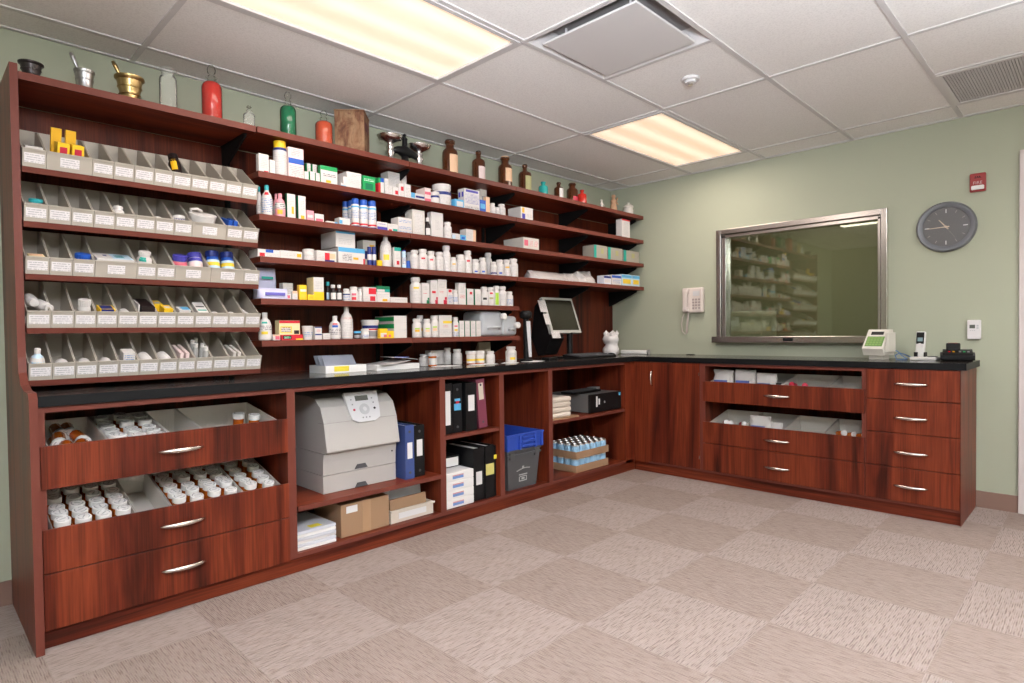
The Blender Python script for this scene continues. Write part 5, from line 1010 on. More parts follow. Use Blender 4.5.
for k, x in enumerate((-.034, .034)): bt(2, 7, x, .13, .060, .115, ('blue', 'navy'), [(.2, .6, 'palebl'), (.35, .5, 'gold2')], '%s blue jar with pale label in wide bin of third row' % ('left', 'right')[k], 'jar', lie=1)
bx(2, 8, -.005, .015, .03, .05, .058, 'red', [('t', 0, .3, 1, 1, 'W')], 'small red and white packet in rightmost bin of third bin row')
for k, (x, y, z, rz) in enumerate(((-.012, .10, .003, -.25), (.012, .12, .045, .35), (-.014, .15, .060, .1))): bt(3, 0, x, y, .040, .078, WW, [(.2, .5, 'txt'), (.55, .6, 'gold2')], ['lowest', 'middle', 'topmost'][k]+' white bottle of a heap in leftmost bin of fourth row', lie=1, z=z, rz=rz)
bt(3, 2, .006, .06, .045, .10, WW, [], 'white bottle standing in third bin of fourth bin row', 'jar')
bx(3, 3, .005, .02, .056, .07, .07, 'yellow', [('f', .1, .5, .9, 1, 'navy'), ('t', .12, .1, .88, .9, 'navy')], 'yellow and navy box in fourth bin of fourth bin row')
bt(3, 4, .004, .10, .038, .065, WW, [(.3, .4, 'gold2')], 'white bottle with yellow stripe lying in fifth bin of fourth row', lie=1, z=.02)
bx(3, 5, .004, .015, .050, .14, .085, 'dark', [], 'dark maroon box in sixth bin of fourth bin row', name='carton')
bx(3, 5, -.029, .03, .006, .09, .09, 'W', [], 'thin white leaflet beside maroon box in fourth bin row', name='leaflet')
for k, (x, y, z) in enumerate(((.008, .015, .0032), (-.012, .09, .0032))): bx(3, 6, x, y, .036, .07, .078, 'yellow', [('t', .2, .2, .8, .6, 'W'), ('f', .15, .15, .85, .6, 'gold')], '%s yellow box with white panel in seventh bin of fourth row' % ('front', 'rear')[k])
bx(3, 7, .002, .02, .048, .06, .072, 'W', [('t', .3, .1, 1, .9, 'sky')], 'white and sky blue box in eighth bin of fourth row')
bx(3, 8, .004, .03, .046, .10, .066, 'W', [('t', .1, .15, .9, .25, 'tealg'), ('t', .1, .5, .9, .6, 'dark')], 'white box with teal stripe in ninth bin of fourth row', rx=.22)
for k, c in ((9, 'gold2'), (10, 'gray')): bt(3, k, 0, .09, .05, .075, WW, [(.3, .4, c)], 'white bottle lying in %s bin of fourth bin row' % ORD[k], lie=1)
for k, (y, z) in enumerate(((.10, .003), (.18, .003))): bt(3, 11, 0, y, .048, .076, WW, [(.3, .38, 'peach')], '%s white bottle lying in rightmost bin of fourth row' % ('front', 'rear')[k], lie=1, z=z)
bt(4, 0, -.006, .035, .05, .115, ('palebl', 'W'), [(.3, .7, 'W'), (.45, .55, 'sky')], 'pale blue bottle in leftmost bin of lowest bin row', 'lotion')
for k in (1, 2, 3): bt(4, k, .004, .09, .044, .07, WW, [(.2, .5, 'txt')], 'white bottle lying in %s bin of lowest bin row' % ORD[k], lie=1, z=.012)
bx(4, 4, .002, .015, .044, .06, .092, 'W', [('f', .1, .3, .9, .9, 'txtb')], 'white box standing in fifth bin of lowest bin row')
for k, c in ((5, 'gold2'), (6, 'red')): bt(4, k, .0, .085, .048, .10, WW, [(.2, .35, c), (.4, .7, 'txtb')], 'white bottle with %s band in %s bin of lowest row' % ({'gold2': 'yellow', 'red': 'red'}[c], ORD[k]), lie=1, z=.022)
for k, x in enumerate((-.016, .008)): bx(4, 7, x, .02, .014, .13, .082, 'pinkw', [('t', .1, .1, .9, .9, 'txtp')], '%s slim pale packet in eighth bin of lowest bin row' % ('left', 'right')[k])
VG = mat('small_clear_plastic', (.55, .54, .52), .25, trans=.3)
for k, (x, y, z) in enumerate(((.012, .03, .004), (-.014, .085, .004), (.014, .085, .004), (-.012, .14, .004), (.012, .17, .004))):
    p0 = in_bin(4, 8, x, y, z); q = MB(); q.lathe([[(.012, 0), (.0125, .06), (.007, .072)]], VG, 12); q.disc(.012, 0, VG, 12, False)
    o = q.obj('clear_vial', None, p0, (TILT, 0, 0)); o.scale = (1, 1, 1.25); tag(o, 'small clear vial with white cap, %s from the front, ninth bin of lowest row' % ORD[k], 'vial', 'clear vials in the ninth bin of the lowest row')
    c = MB(); c.cyl(.0085, .070, .084, P('W'), 12); c.obj('cap', o)
bt(4, 9, .0, .06, .03, .055, WW, [], 'small white bottle lying in tenth bin of lowest row', lie=1, z=.02)
for k, x in enumerate((-.012, .010)): bx(4, 10, x, .015, .014, .12, .080, 'offw', [('t', .1, .1, .9, .9, 'txt')], '%s slim grey packet in eleventh bin of lowest bin row' % ('left', 'right')[k])
bt(4, 11, -.012, .06, .026, .055, WW, [], 'small white bottle lying in rightmost bin of lowest row', lie=1, z=.02)
# ------------------------------------------------------------------ white bins and vials in the drawers
def tray_mesh(wd, D, H):
    q = MB(); t = .003; w2 = wd/2-.001
    q.box(-w2, 0, 0, w2, D, t, BINWHITE); q.box(-w2, 0, t, w2, t, H, BINWHITE); q.box(-w2, D-t, t, w2, D, H, BINWHITE)
    for s in (-1, 1): xa, xb = (-w2, -w2+t) if s < 0 else (w2-t, w2); q.box(xa, t, t, xb, D-t, H, BINWHITE)
    for s in (-1, 1): q.box(s*w2-.0035 if s > 0 else -w2-.0003, 0, H-.004, s*w2+.0003 if s > 0 else -w2+.0035, D, H, BINWHITE)
    return q
def ribs(o, wd, D, H):
    q = MB(); n = int(wd/.014)
    for k in range(n): x = -wd/2+.014+k*(wd-.028)/max(1, n-1); q.box(x-.0018, D-.0052, H*.12, x+.0018, D-.003, H*.62, BINWHITE)
    q.obj('rib', o)
def make_vial(r, h):
    q = MB(); q.lathe([[(r*.9, 0), (r, .002)], [(r, .002), (r, h-.020)]], AMBER, 12); q.disc(r*.9, 0, AMBER, 12, False); v = q.mesh('pill_vial')
    c = MB(); R = r*1.14; z0, z1 = h-.024, h
    c.lathe([[(R, z0), (R, z1-.0015)], [(R, z1-.0015), (R*.93, z1)]], VCAP, 14); c.disc(R*.93, z1, VCAP, 14); c.disc(R, z0, VCAP, 14, False); cm = c.mesh('cap')
    g = MB(); GM = mat('embossed_grey', (.46, .44, .44), .5)
    for a0 in (0, 2.1, 4.2):
        vs = []; 
        for i in range(7):
            t = a0+1.4*i/6; vs += [(R*.62*math.cos(t), R*.62*math.sin(t), z1+.0003), (R*.78*math.cos(t), R*.78*math.sin(t), z1+.0003)]
        g.add(vs, [(2*i, 2*i+2, 2*i+3, 2*i+1) for i in range(6)], GM)
    g.box(-R*.4, -R*.08, z1+.0001, R*.4, R*.08, z1+.0004, GM); gm = g.mesh('embossed_arrow')
    return v, cm, gm
VS = make_vial(.0155, .080); VL = make_vial(.0235, .118)
def vial(ms, M, label, group):
    o = bpy.data.objects.new('pill_vial', ms[0]); COL.objects.link(o); o.matrix_world = M; tag(o, label, 'vial', group)
    c = link('cap', ms[1], o); link('embossed_arrow', ms[2], c); return o
rv = random.Random(21)
def drawer_tray(M, wd, D, H, label, group, fill=None, vlabel=None, vgroup=None):
    q = tray_mesh(wd, D, H); o = q.obj('drawer_bin'); o.matrix_world = M; tag(o, label, 'bin', group); ribs(o, wd, D, H)
    if fill:
        mode, ms, r, cnt = fill; n = 0
        if mode == 'grid':
            p = 2*r*1.14+.0055; nx = max(1, int((wd-.010)/p)); ny = int((D-.012)/p); px = (wd-.010)/nx
            cells = [(i, j) for j in range(ny) for i in range(nx)][:cnt]
            for (i, j) in cells:
                x = -wd/2+.005+px*(i+.5); y = .007+p*(j+.5)+(.3*r if i % 2 else 0)*0
                vial(ms, M @ Matrix.Translation((x, y, .0032+rv.choice((0, 0, .006, .012)))) @ Matrix.Rotation(rv.uniform(0, 6.28), 4, 'Z'), 'white capped amber vial, %s from left in %s row, %s' % (ORD[i], ORD[j], vlabel), vgroup)
        elif mode == 'jumble':
            L = .08; 
            for k in range(cnt):
                lay = k // 6; kk = k % 6
                y = .020+(.085 if r < .02 else .122)*(kk//2)+(.086 if r < .02 else .106); x = (-.25+.5*(k % 2))*wd*.5+rv.uniform(-.006, .006)
                z = .0032+r*1.15+lay*2.3*r
                vial(ms, M @ Matrix.Translation((x, y, z)) @ Matrix.Rotation(rv.uniform(-.13, .13), 4, 'Z') @ Matrix.Rotation(PI/2, 4, 'X'), 'loose amber vial, %s from the front in %s layer, %s' % (ORD[kk], ['lower', 'upper'][min(1, lay)], vlabel), vgroup)
    return o
def trayM(x, z, tilt, y=-.573): return Matrix.Translation((x, y, z)) @ Matrix.Rotation(math.radians(tilt), 4, 'X')
D1 = [-4.391, -4.199, -3.985, -3.855, -3.520]; N4 = ['leftmost', 'second', 'third', 'rightmost']
for k in range(4):
    x0, x1 = D1[k], D1[k+1]; M = trayM((x0+x1)/2, .612, 9.5); lb = 'white divided bin, %s in the top left drawer of orange vials' % N4[k]
    F = [('jumble', VL, .0235, 12), ('grid', VL, .0235, 24), ('jumble', VS, .0155, 3), None][k]
    drawer_tray(M, x1-x0, .38, .120, lb, 'white bins in the left drawers', F, ['leftmost upper drawer bin', 'second upper drawer bin', 'narrow third upper drawer bin', ''][k], 'amber vials, upper left drawer, %s bin' % N4[k])
    if k == 3:
        for (x, y, lie) in ((.055, .20, 0), (.110, .155, 0), (.005, .145, 1)):
            V = vial(VL, M @ Matrix.Translation((x, y, .0032 if not lie else .030)) @ (Matrix.Rotation(PI/2, 4, 'X') if lie else Matrix.Identity(4)), 'large amber vial %s in the mostly empty upper drawer bin' % ('lying with its cap forward' if lie else ('standing at left' if x < .08 else 'standing at right')), 'large vials in the mostly empty upper bin')
D2 = [-4.387, -4.115, -3.989, -3.697, -3.520]
for k in range(4):
    x0, x1 = D2[k], D2[k+1]; M = trayM((x0+x1)/2, .326, 15.0, -.562); lb = 'white divided bin, %s in the middle left drawer of orange vials' % N4[k]
    F = [('grid', VL, .0235, 32), None, ('grid', VL, .0235, 30), ('grid', VL, .0235, 16)][k]
    drawer_tray(M, x1-x0, .38, .112, lb, 'white bins in the left drawers', F, '%s middle drawer bin' % N4[k], 'amber vials, middle left drawer, %s bin' % N4[k])
def trayR(y, z, tilt): return Matrix.Translation((-.527, y, z)) @ Matrix.Rotation(-PI/2, 4, 'Z') @ Matrix.Rotation(math.radians(tilt), 4, 'X')
R1 = [-1.212, -1.727, -2.02, -2.232]; R2 = [-1.212, -1.482, -1.744, -2.0, -2.232]
for k in range(3): drawer_tray(trayR((R1[k]+R1[k+1])/2, .625, 11), R1[k]-R1[k+1], .36, .112, 'white bin, %s in the top drawer under the window' % ['long leftmost', 'middle', 'rightmost'][k], 'white bins in the window drawers')
for k in range(4): drawer_tray(trayR((R2[k]+R2[k+1])/2, .323, 12), R2[k]-R2[k+1], .36, .112, 'white bin, %s in the lower drawer under the window' % N4[k], 'white bins in the window drawers')
BAGW = mat('white_paper_bag', (.62, .58, .56), .75); INK = mat('blue_ink', (.09, .13, .38), .6)
def bagR(y, x, z, wd, hh, dd, seed, label, ink=True):
    q = soft_bag('paper_bag', wd, dd, hh, BAGW, seed, crumple=.13); o = q.obj('paper_bag', None, (x, y, z), (0, 0, -PI/2)); tag(o, label, 'bag', 'paper bags in the window drawers')
    if ink: B1('printed_stamp', -wd*.3, -dd*.5-.004, hh*.42, wd*.3, -dd*.34, hh*.56, INK, o)
bagR(-1.30, -.445, .668, .15, .165, .13, 31, 'crumpled white paper bag at left in the top window drawer'); bagR(-1.46, -.44, .668, .15, .17, .13, 33, 'second crumpled paper bag in the top window drawer')
bagR(-1.61, -.445, .668, .13, .15, .12, 35, 'flat topped white paper bag at right in the top window drawer'); bagR(-1.57, -.445, .362, .15, .155, .12, 37, 'white paper bag with blue print in the lower window drawer'); bagR(-1.685, -.455, .358, .08, .12, .07, 39, 'small white paper bag in the lower window drawer', False)
q = soft_bag('dark_pouch', .05, .045, .075, mat('dark_cloth', (.03, .028, .03), .8), 41, crumple=.1); o = q.obj('dark_pouch', None, (-.45, -1.69, .682), (0, 0, -PI/2)); tag(o, 'small dark pouch beside the paper bags in the top window drawer', 'pouch')
for k, (y, x, z, c) in enumerate(((-1.80, -.515, .705, 'crim'), (-1.87, -.515, .702, 'crim'), (-1.35, -.515, .402, 'gold2'), (-1.30, -.51, .402, 'red'), (-1.42, -.51, .402, 'red'), (-2.06, -.51, .405, 'amber'), (-2.11, -.51, .400, 'amber'), (-2.16, -.51, .398, 'amber'))):
    q = MB(); q.lathe([[(.015, 0), (.0165, .003), (.0165, .058)]], AMBER if c == 'amber' else P(c), 12); q.disc(.015, 0, P('crim') if c == 'crim' else AMBER, 12, False)
    o = q.obj('pill_vial', None, (x+.075, y, z+.036), (PI/2-.2, 0, -PI/2+.2*k)); tag(o, '%s vial lying in the %s drawer under the window, %s' % ({'crim': 'dark red', 'gold2': 'yellow', 'red': 'red', 'amber': 'amber'}[c], 'top' if z > .6 else 'lower', ['left of two', 'right of two', 'middle of three', 'left of three', 'right of three', 'left of right bin', 'middle of right bin', 'right of right bin'][k]), 'vial')
    cc = MB(); cc.cyl(.018, .052, .066, VCAP if c != 'crim' else P('crim'), 12); cc.obj('cap', o)
# ------------------------------------------------------------------ printer bay
pr = empty('laser_printer', (0, 0, .3203), 'beige laser printer with two paper trays on the pull out shelf', 'printer'); px0, px1 = -3.262, -2.822
def prn(nm, poly, x0, x1, m, par=pr): q = MB(); q.prism(poly, x0, x1, 'x', m); return q.obj(nm, par)
lt = prn('lower_tray', [(-.505, .002), (-.505, .092), (-.05, .092), (-.05, .002)], px0, px1, PRN)
ut = prn('upper_tray', [(-.505, .095), (-.508, .16), (-.515, .205), (-.05, .205), (-.05, .095)], px0, px1, PRN)
bd = prn('body', [(-.50, .208), (-.545, .214), (-.548, .222), (-.522, .36), (-.488, .438), (-.43, .480), (-.34, .492), (-.06, .49), (-.05, .208)], px0, px1, PRN)
for z in (.0, .098): q = MB(); q.prism([(-.3+.0, z+.002), (-.22, z+.002), (-.235, z+.026), (-.285, z+.026)], -.5075, -.5045, 'y', DGREY, Matrix.Translation((px0+.48, 0, 0))); q.obj('grip_recess', lt if z < .05 else ut)
B1('seam', px0-.0006, -.5225-.0006, .3595, px1+.0006, -.46, .361, mat('seam_shadow_grey', (.26, .235, .215), .6), bd)
# control panel following the sloped front
n_ = Vector((0, -(.438-.36), (-.488+.522))).normalized()
pm = Matrix.Translation((px0+.245, -.4945, .424)) @ Matrix.Rotation(math.radians(90-67), 4, 'X') @ Matrix.Rotation(0, 4, 'Z')
pm = Matrix.Translation((px0+.243, -.498, .420)) @ Matrix.Rotation(math.atan2(.078, .034), 4, 'X')
q = MB(); vs = [(-.10, .085), (.10, .085), (.095, .0), (.085, -.062), (.05, -.080), (-.05, -.080), (-.085, -.062), (-.095, 0)]
q.prism(vs, -.010, .010, 'z', PRN2, pm); cp = q.obj('control_panel', pr)
q = MB(); q.box(-.042, .036, .0101, .035, .064, .0115, mat('lcd_grey', (.12, .125, .11), .25), 0, pm); q.obj('display', cp)
q = MB(); q.cyl(.030, .0101, .0125, mat('button_grey', (.48, .48, .50), .4), 24, pm @ Matrix.Translation((.0, -.012, 0))); q.cyl(.012, .0125, .0145, PRN2, 18, pm @ Matrix.Translation((.0, -.012, 0))); q.obj('navigation_button', cp)
for x, y, c in ((-.062, -.012, 'crim'), (.062, -.012, 'dark'), (-.066, .018, 'gray'), (.062, .02, 'gray'), (-.068, .045, 'gray'), (.058, .045, 'gray'), (-.02, -.058, 'gray'), (.0, -.058, 'gray'), (.02, -.058, 'gray')):
    q = MB(); q.cyl(.0065 if c in ('crim', 'dark') else .004, .0101, .012, P(c), 10, pm @ Matrix.Translation((x, y, 0))); q.obj('button', cp)
q = MB(); q.cyl(.004, 0, .003, BLACK, 10, Matrix.Translation((px1-.03, -.515, .165)) @ Matrix.Rotation(PI/2, 4, 'X')); q.obj('level_mark', ut)
def binder(name, x, y, z, wd, h, d, m, label, lab=None, rot=0, group=None, rings=True, lz=(.35, .75), rz=0):
    q = MB(); q.box(-wd/2, 0, 0, -wd/2+.003, d, h, m); q.box(wd/2-.003, 0, 0, wd/2, d, h, m); q.box(-wd/2, -.003, 0, wd/2, 0, h, m, .001)
    o = q.obj(name, None, (x, y, z), (0, rot, rz)); tag(o, label, 'binder', group)
    p = MB(); p.box(-wd/2+.006, .02, .006, wd/2-.006, d-.006, h-.012, PAPER); p.obj('pages', o)
    if lab: p = MB(); p.box(-wd*.28, -.0038, lz[0]*h, wd*.28, -.003, lz[1]*h, lab); p.obj('spine_label', o)
    if rings:
        for zz in (.12, .88): p = MB(); p.cyl(.008, 0, .0015, DGREY, 12, Matrix.Translation((0, -.003, zz*h)) @ Matrix.Rotation(PI/2, 4, 'X')); p.obj('rivet', o)
    return o
NB = mat('navy_blue_vinyl', (.045, .075, .23), .4); BV = mat('black_vinyl', (.008, .008, .009), .38, spec=.3); MV = mat('maroon_vinyl', (.20, .045, .075), .4); LBL = mat('label_white', (.75, .73, .74), .6)
binder('ring_binder', -2.765, -.56, .3204, .060, .300, .26, NB, 'blue ring binder right of the printer', LBL, lz=(.38, .68)); binder('ring_binder', -2.690, -.55, .3204, .070, .292, .26, BV, 'black ring binder beside the blue one', LBL, lz=(.40, .72))
# bottom of the printer bay
zb = .0955
for k in range(6):
    q = MB(); q.box(-.105, -.15, 0, .105, .15, .0145, PAPER if k % 2 == 0 else mat('grey_paper', (.62, .62, .68), .8), .002); o = q.obj('paper_pad', None, (-3.34, -.43+.004*(k % 3), zb+.0152*k), (0, 0, .02*((k*7) % 3-1))); tag(o, ['lowest', 'second lowest', 'third', 'fourth', 'fifth', 'topmost'][k]+' white paper pad of the pile left of the cardboard box', 'paper', 'pile of white paper pads')
B1('sticky_note', -.02, -.13, .0145, .04, -.085, .0149, mat('yellow_note', (.80, .66, .05), .7), o)
q = MB(); q.box(-.145, -.14, 0, .145, .14, .168, CARDB, .003); o = q.obj('cardboard_box', None, (-3.055, -.425, zb)); tag(o, 'closed brown cardboard box with a white label under the printer', 'box')
q = MB(); q.box(-.02, -.1408, 0.001, .03, -.14, .168, mat('packing_tape', (.42, .25, .14), .3)); q.box(-.02, -.14, .168, .03, .14, .1686, mat('packing_tape')); q.obj('tape', o)
B1('address_label', -.115, -.1412, .12, -.05, -.14, .155, LBL, o); B1('lid_seam', -.144, -.0015, .1681, .144, .0015, .1688, mat('seam_shadow_grey'), o)
q = MB(); q.box(-.14, -.16, 0, .15, .16, .005, KRAFTW); 
for a in ((-.14, -.16, .15, -.154), (-.14, .154, .15, .16), (-.14, -.154, -.134, .154), (.144, -.154, .15, .154)): q.box(a[0], a[1], .005, a[2], a[3], .07, KRAFTW)
q.box(-.143, -.168, .058, .158, -.16, .070, KRAFTW, .002)
o = q.obj('file_tray', None, (-2.755, -.40, zb), (0, 0, 0)); tag(o, 'cream plastic file tray with folders under the blue binder', 'tray'); B1('front_label', -.09, -.1612, .018, .10, -.16, .05, LBL, o)
for k, (wd, h, c) in enumerate(((.25, .11, CARDB), (.27, .15, mat('grey_paper')), (.27, .155, PAPER), (.26, .15, mat('grey_paper')))):
    q = MB(); q.box(-wd/2, 0, 0, wd/2, .02, h, c, .002); oo = q.obj('file_folder', None, (-2.750, -.53+.06*k, zb+.0095), (-.12, 0, 0)); tag(oo, ['brown card folder at the front of the cream file tray', 'grey folder, second in the cream file tray', 'white folder, third in the cream file tray', 'rearmost grey folder in the cream file tray'][k], 'folder')
# binder bay
zs = .5334
binder('ring_binder', -2.486, -.56, zs, .068, .300, .27, BV, 'black ring binder with long white spine label, leftmost on shelf', LBL, lz=(.18, .85), rings=False)
o = binder('ring_binder', -2.408, -.555, zs, .072, .295, .27, BV, 'black ring binder with small blue and red sticker'); B1('sticker', -.026, -.0042, .135, .026, -.003, .175, P('sky'), o); B1('sticker', -.022, -.0042, .190, .022, -.003, .205, P('sky'), o); B1('sticker', -.012, -.0045, .175, .012, -.003, .190, P('red'), o)
binder('ring_binder', -2.305, -.565, zs, .090, .292, .27, BV, 'thick black ring binder left of the maroon one', LBL, lz=(.42, .75), rings=False)
o = binder('ring_binder', -2.200, -.56, zs+.007, .070, .305, .27, MV, 'maroon ring binder leaning left with cream label', mat('cream_label', (.66, .58, .48), .6), rot=-.085, lz=(.58, .92))
for k in range(4):
    q = MB(); q.box(-.113, -.14, 0, .113, .14, .052, PAPER, .004); o = q.obj('paper_ream', None, (-2.417, -.44, .0955+.0525*k)); tag(o, ['lowest', 'second lowest', 'second highest', 'topmost'][k]+' wrapped paper ream with blue and pink print in the stack of four', 'paper', 'stacked paper reams')
    B1('printed_panel', -.055, -.1408, .014, .03, -.14, .030, mat('ream_blue', (.16, .28, .58), .5), o); B1('printed_panel', -.055, -.1408, .030, .03, -.14, .037, mat('ream_pink', (.62, .30, .32), .5), o)
q = MB(); q.box(-.11, 0, 0, .11, .20, .07, BV, .003); o = q.obj('ring_binder', None, (-2.425, -.46, .3058)); tag(o, 'thick black binder lying flat on top of the paper reams', 'binder'); B1('pages', -.10, -.001, .006, .1, .19, .060, PAPER, o)
binder('ring_binder', -2.249, -.565, .0955, .088, .325, .30, BV, 'thick black binder with white label beside the reams', LBL, lz=(.30, .55), rings=False)
o = binder('ring_binder', -2.1635, -.572, .0955, .074, .330, .30, BV, 'black binder with a large yellow note, second from the right', None, rings=False); B1('sticky_note', -.034, -.0045, .145, .036, -.003, .215, mat('pale_yellow_note', (.62, .55, .18), .7), o)
o = binder('ring_binder', -2.112, -.565, .0957, .020, .320, .30, BV, 'slim black binder with small yellow tab against the side panel', None, rings=False); B1('sticky_note', -.015, -.0045, .235, .016, -.003, .262, mat('yellow_note'), o)
# tote
def tote(name, w0, d0, w1, d1, h, m, ribm, loc, label, group):
    q = MB(); t = .006
    def ring(w_, d_, z): return [(-w_/2, -d_/2, z), (w_/2, -d_/2, z), (w_/2, d_/2, z), (-w_/2, d_/2, z)]
    A, B_ = ring(w0, d0, 0), ring(w1, d1, h); C_, D_ = ring(w1-2*t, d1-2*t, h), ring(w0-2*t, d0-2*t, t)
    fs = [(3, 2, 1, 0)]+[(i, (i+1) % 4, 4+(i+1) % 4, 4+i) for i in range(4)]+[(4+i, 4+(i+1) % 4, 8+(i+1) % 4, 8+i) for i in range(4)]+[(8+i, 8+(i+1) % 4, 12+(i+1) % 4, 12+i) for i in range(4)]+[(12, 13, 14, 15)]
    q.add(A+B_+C_+D_, fs, m); o = q.obj(name, None, loc); tag(o, label, 'tote', group); return o
GT = mat('grey_tote_plastic', (.085, .085, .09), .5); BT = mat('blue_tote_plastic', (.028, .075, .42), .45); INKW = mat('white_print_faded', (.42, .42, .42), .6)
o = tote('storage_tote', .27, .36, .32, .40, .262, GT, None, (-1.846, -.375, .0957), 'dark grey plastic tote with faded white print on its front', None)
q = MB()
for z, s in ((.222, .004), (.252, .006)): q.box(-.163, -.206, z, .163, -.198, z+.012, GT)
for x in (-.12, .12): q.box(x-.02, -.208, .205, x+.02, -.196, .250, GT, .003)
q.obj('rim', o)
q = MB(); fy = lambda z: -.18-.02*z/.262-.0012
for a in range(8): t0 = -.065+.13*a/8; z = .118+.012*math.sin(a*.35); q.box(t0, fy(z)-.001, z, t0+.015, fy(z)+.001, z+.005, INKW)
q.box(-.012, fy(.13)-.001, .130, .006, fy(.13)+.001, .148, INKW); q.box(-.04, fy(.09)-.001, .088, .04, fy(.09)+.001, .094, INKW)
for a in ((-.038, .05, -.03, .08), (.03, .05, .038, .08), (-.038, .046, .038, .052), (-.015, .058, .015, .070), (-.03, .076, .03, .081)): q.box(a[0], fy(a[1])-.001, a[1], a[2], fy(a[1])+.001, a[3], INKW)
q.obj('printed_mark', o)
o = tote('storage_tote', .325, .405, .35, .43, .105, BT, None, (-1.850, -.375, .3605), 'shallow blue plastic tote nested on the grey tote', None)
q = MB()
for k in range(3): q.box(-.03, -.222, .012+.03*k, .09, -.206, .028+.03*k, BT, .003)
for x in (-.165, -.05, .10, .165): q.box(x-.009, -.222, .0, x+.009, -.203, .105, BT, .003)
q.box(-.18, -.224, .093, .18, -.21, .105, BT, .003); q.obj('rib', o)
# last bay: folded paper towels, computer, trays of cans
zs = .5105
for k in range(4):
    q = soft_bag('folded_towels', .20, .26, .034, KRAFTW, 60+k, crumple=.05, nz=5)
    vs_ = []
    q = MB(); q.box(-.11, -.15, 0, .125, .15, .036, KRAFTW, .012); o = q.obj('folded_towels', None, (-1.462+.004*(k % 2), -.42, zs+.010+.0363*k), (0, 0, .03*((k*5) % 3-1))); tag(o, ['lowest', 'second lowest', 'second highest', 'topmost'][k]+' cream folded paper towel pack left of the computer', 'towel', 'folded paper towel packs')
q = MB(); q.box(-.14, -.17, 0, .16, .17, .009, CARDB); o = q.obj('cardboard_sheet', None, (-1.425, -.415, zs)); tag(o, 'flat brown cardboard sheet under the cream towel packs', 'cardboard')
pc = empty('desktop_computer', (-.905, -.39, zs+.0005), 'black horizontal desktop computer on the corner cabinet shelf', 'computer')
SIL = mat('silver_grey_case', (.22, .21, .21), .4, .3)
q = MB(); q.box(-.205, -.16, .004, .205, .20, .140, SIL, .004); q.obj('case', pc); q = MB(); q.box(-.207, -.178, .002, .207, -.1605, .142, BLACK, .004); fp = q.obj('front_panel', pc)
for x, z0, z1 in ((-.12, .045, .125), (-.09, .06, .105)): B1('drive_slot', x-.008, -.1795, z0, x+.008, -.178, z1, mat('label_white'), fp)
q = MB(); q.cyl(.009, 0, .002, P('gray'), 14, Matrix.Translation((-.02, -.178, .075)) @ Matrix.Rotation(PI/2, 4, 'X')); q.obj('power_button', fp); B1('blue_sticker', .17, -.1795, .11, .195, -.178, .133, P('sky'), fp)
for x in (-.17, .17): q = MB(); q.cyl(.012, -.0003, .004, DGREY, 10, Matrix.Translation((x, -.12, 0))); q.obj('foot', pc)
kb_ = MB(); kb_.box(-.20, -.07, 0, .16, .07, .018, BLACK, .004); o = kb_.obj('spare_keyboard', None, (-.98, -.40, zs+.1428), (0, 0, .08)); tag(o, 'spare black keyboard lying on the desktop computer', 'keyboard')
kk = MB()
for i in range(4):
    for j in range(14): kk.box(-.19+.0245*j, -.058+.029*i, .018, -.169+.0245*j, -.034+.029*i, .022, DGREY)
tag(kk.obj('keys', o), kind='stuff')
q = MB(); q.box(-.05, -.03, 0, .05, .03, .022, mat('grey_device', (.30, .29, .29), .4), .004); o = q.obj('grey_adapter', None, (-.745, -.33, zs+.1428)); tag(o, 'small grey adapter box on the right end of the desktop computer', 'adapter')
CANB = mat('can_pale_blue', (.30, .52, .74), .4); CANS = mat('can_steel', (.50, .49, .48), .3, 1)
def can_mesh():
    q = MB(); r, h = .0315, .098; q.lathe([[(r*.93, 0), (r, .004)], [(r, .004), (r, h-.006)]], P('W'), 14); q.disc(r*.93, 0, CANS, 14, False); a = q.mesh('drink_can')
    q = MB(); q.lathe([[(r, h-.006), (r*1.01, h-.002), (r*.95, h)], [(r*.95, h), (r*.9, h-.004)]], CANS, 14); q.disc(r*.9, h-.004, CANS, 14); b_ = q.mesh('lid')
    q = MB(); q.lathe([(r+.0004, .045), (r+.0004, .088)], CANB, 14); c = q.mesh('label_band'); return a, b_, c
CM = can_mesh()
def can_tray(z, label, gl, x0=-1.290, y0=-.572):
    nx, ny, p = 6, 4, .0655; Wt, Dt = nx*p+.008, ny*p+.008
    q = MB(); q.box(0, 0, 0, Wt, Dt, .003, CARDB)
    for a in ((0, 0, Wt, .003), (0, Dt-.003, Wt, Dt), (0, .003, .003, Dt-.003), (Wt-.003, .003, Wt, Dt-.003)): q.box(a[0], a[1], .003, a[2], a[3], .052, CARDB)
    o = q.obj('cardboard_tray', None, (x0, y0, z)); tag(o, label, 'tray')
    for i in range(nx):
        for j in range(ny):
            c = link('drink_can', CM[0], None, (x0+.004+p*(i+.5), y0+.004+p*(j+.5), z+.0033)); tag(c, 'white and blue can, %s from left in %s row of the %s tray' % (ORD[i], ORD[j], gl), 'can', 'cans in the %s cardboard tray' % gl)
            link('lid', CM[1], c); link('label_band', CM[2], c)
can_tray(.0956, 'lower brown cardboard tray holding rows of cans', 'lower'); can_tray(.1980, 'upper brown cardboard tray resting on the cans below', 'upper', -1.294, -.578)
# ------------------------------------------------------------------ on the counter
ZC = .9229
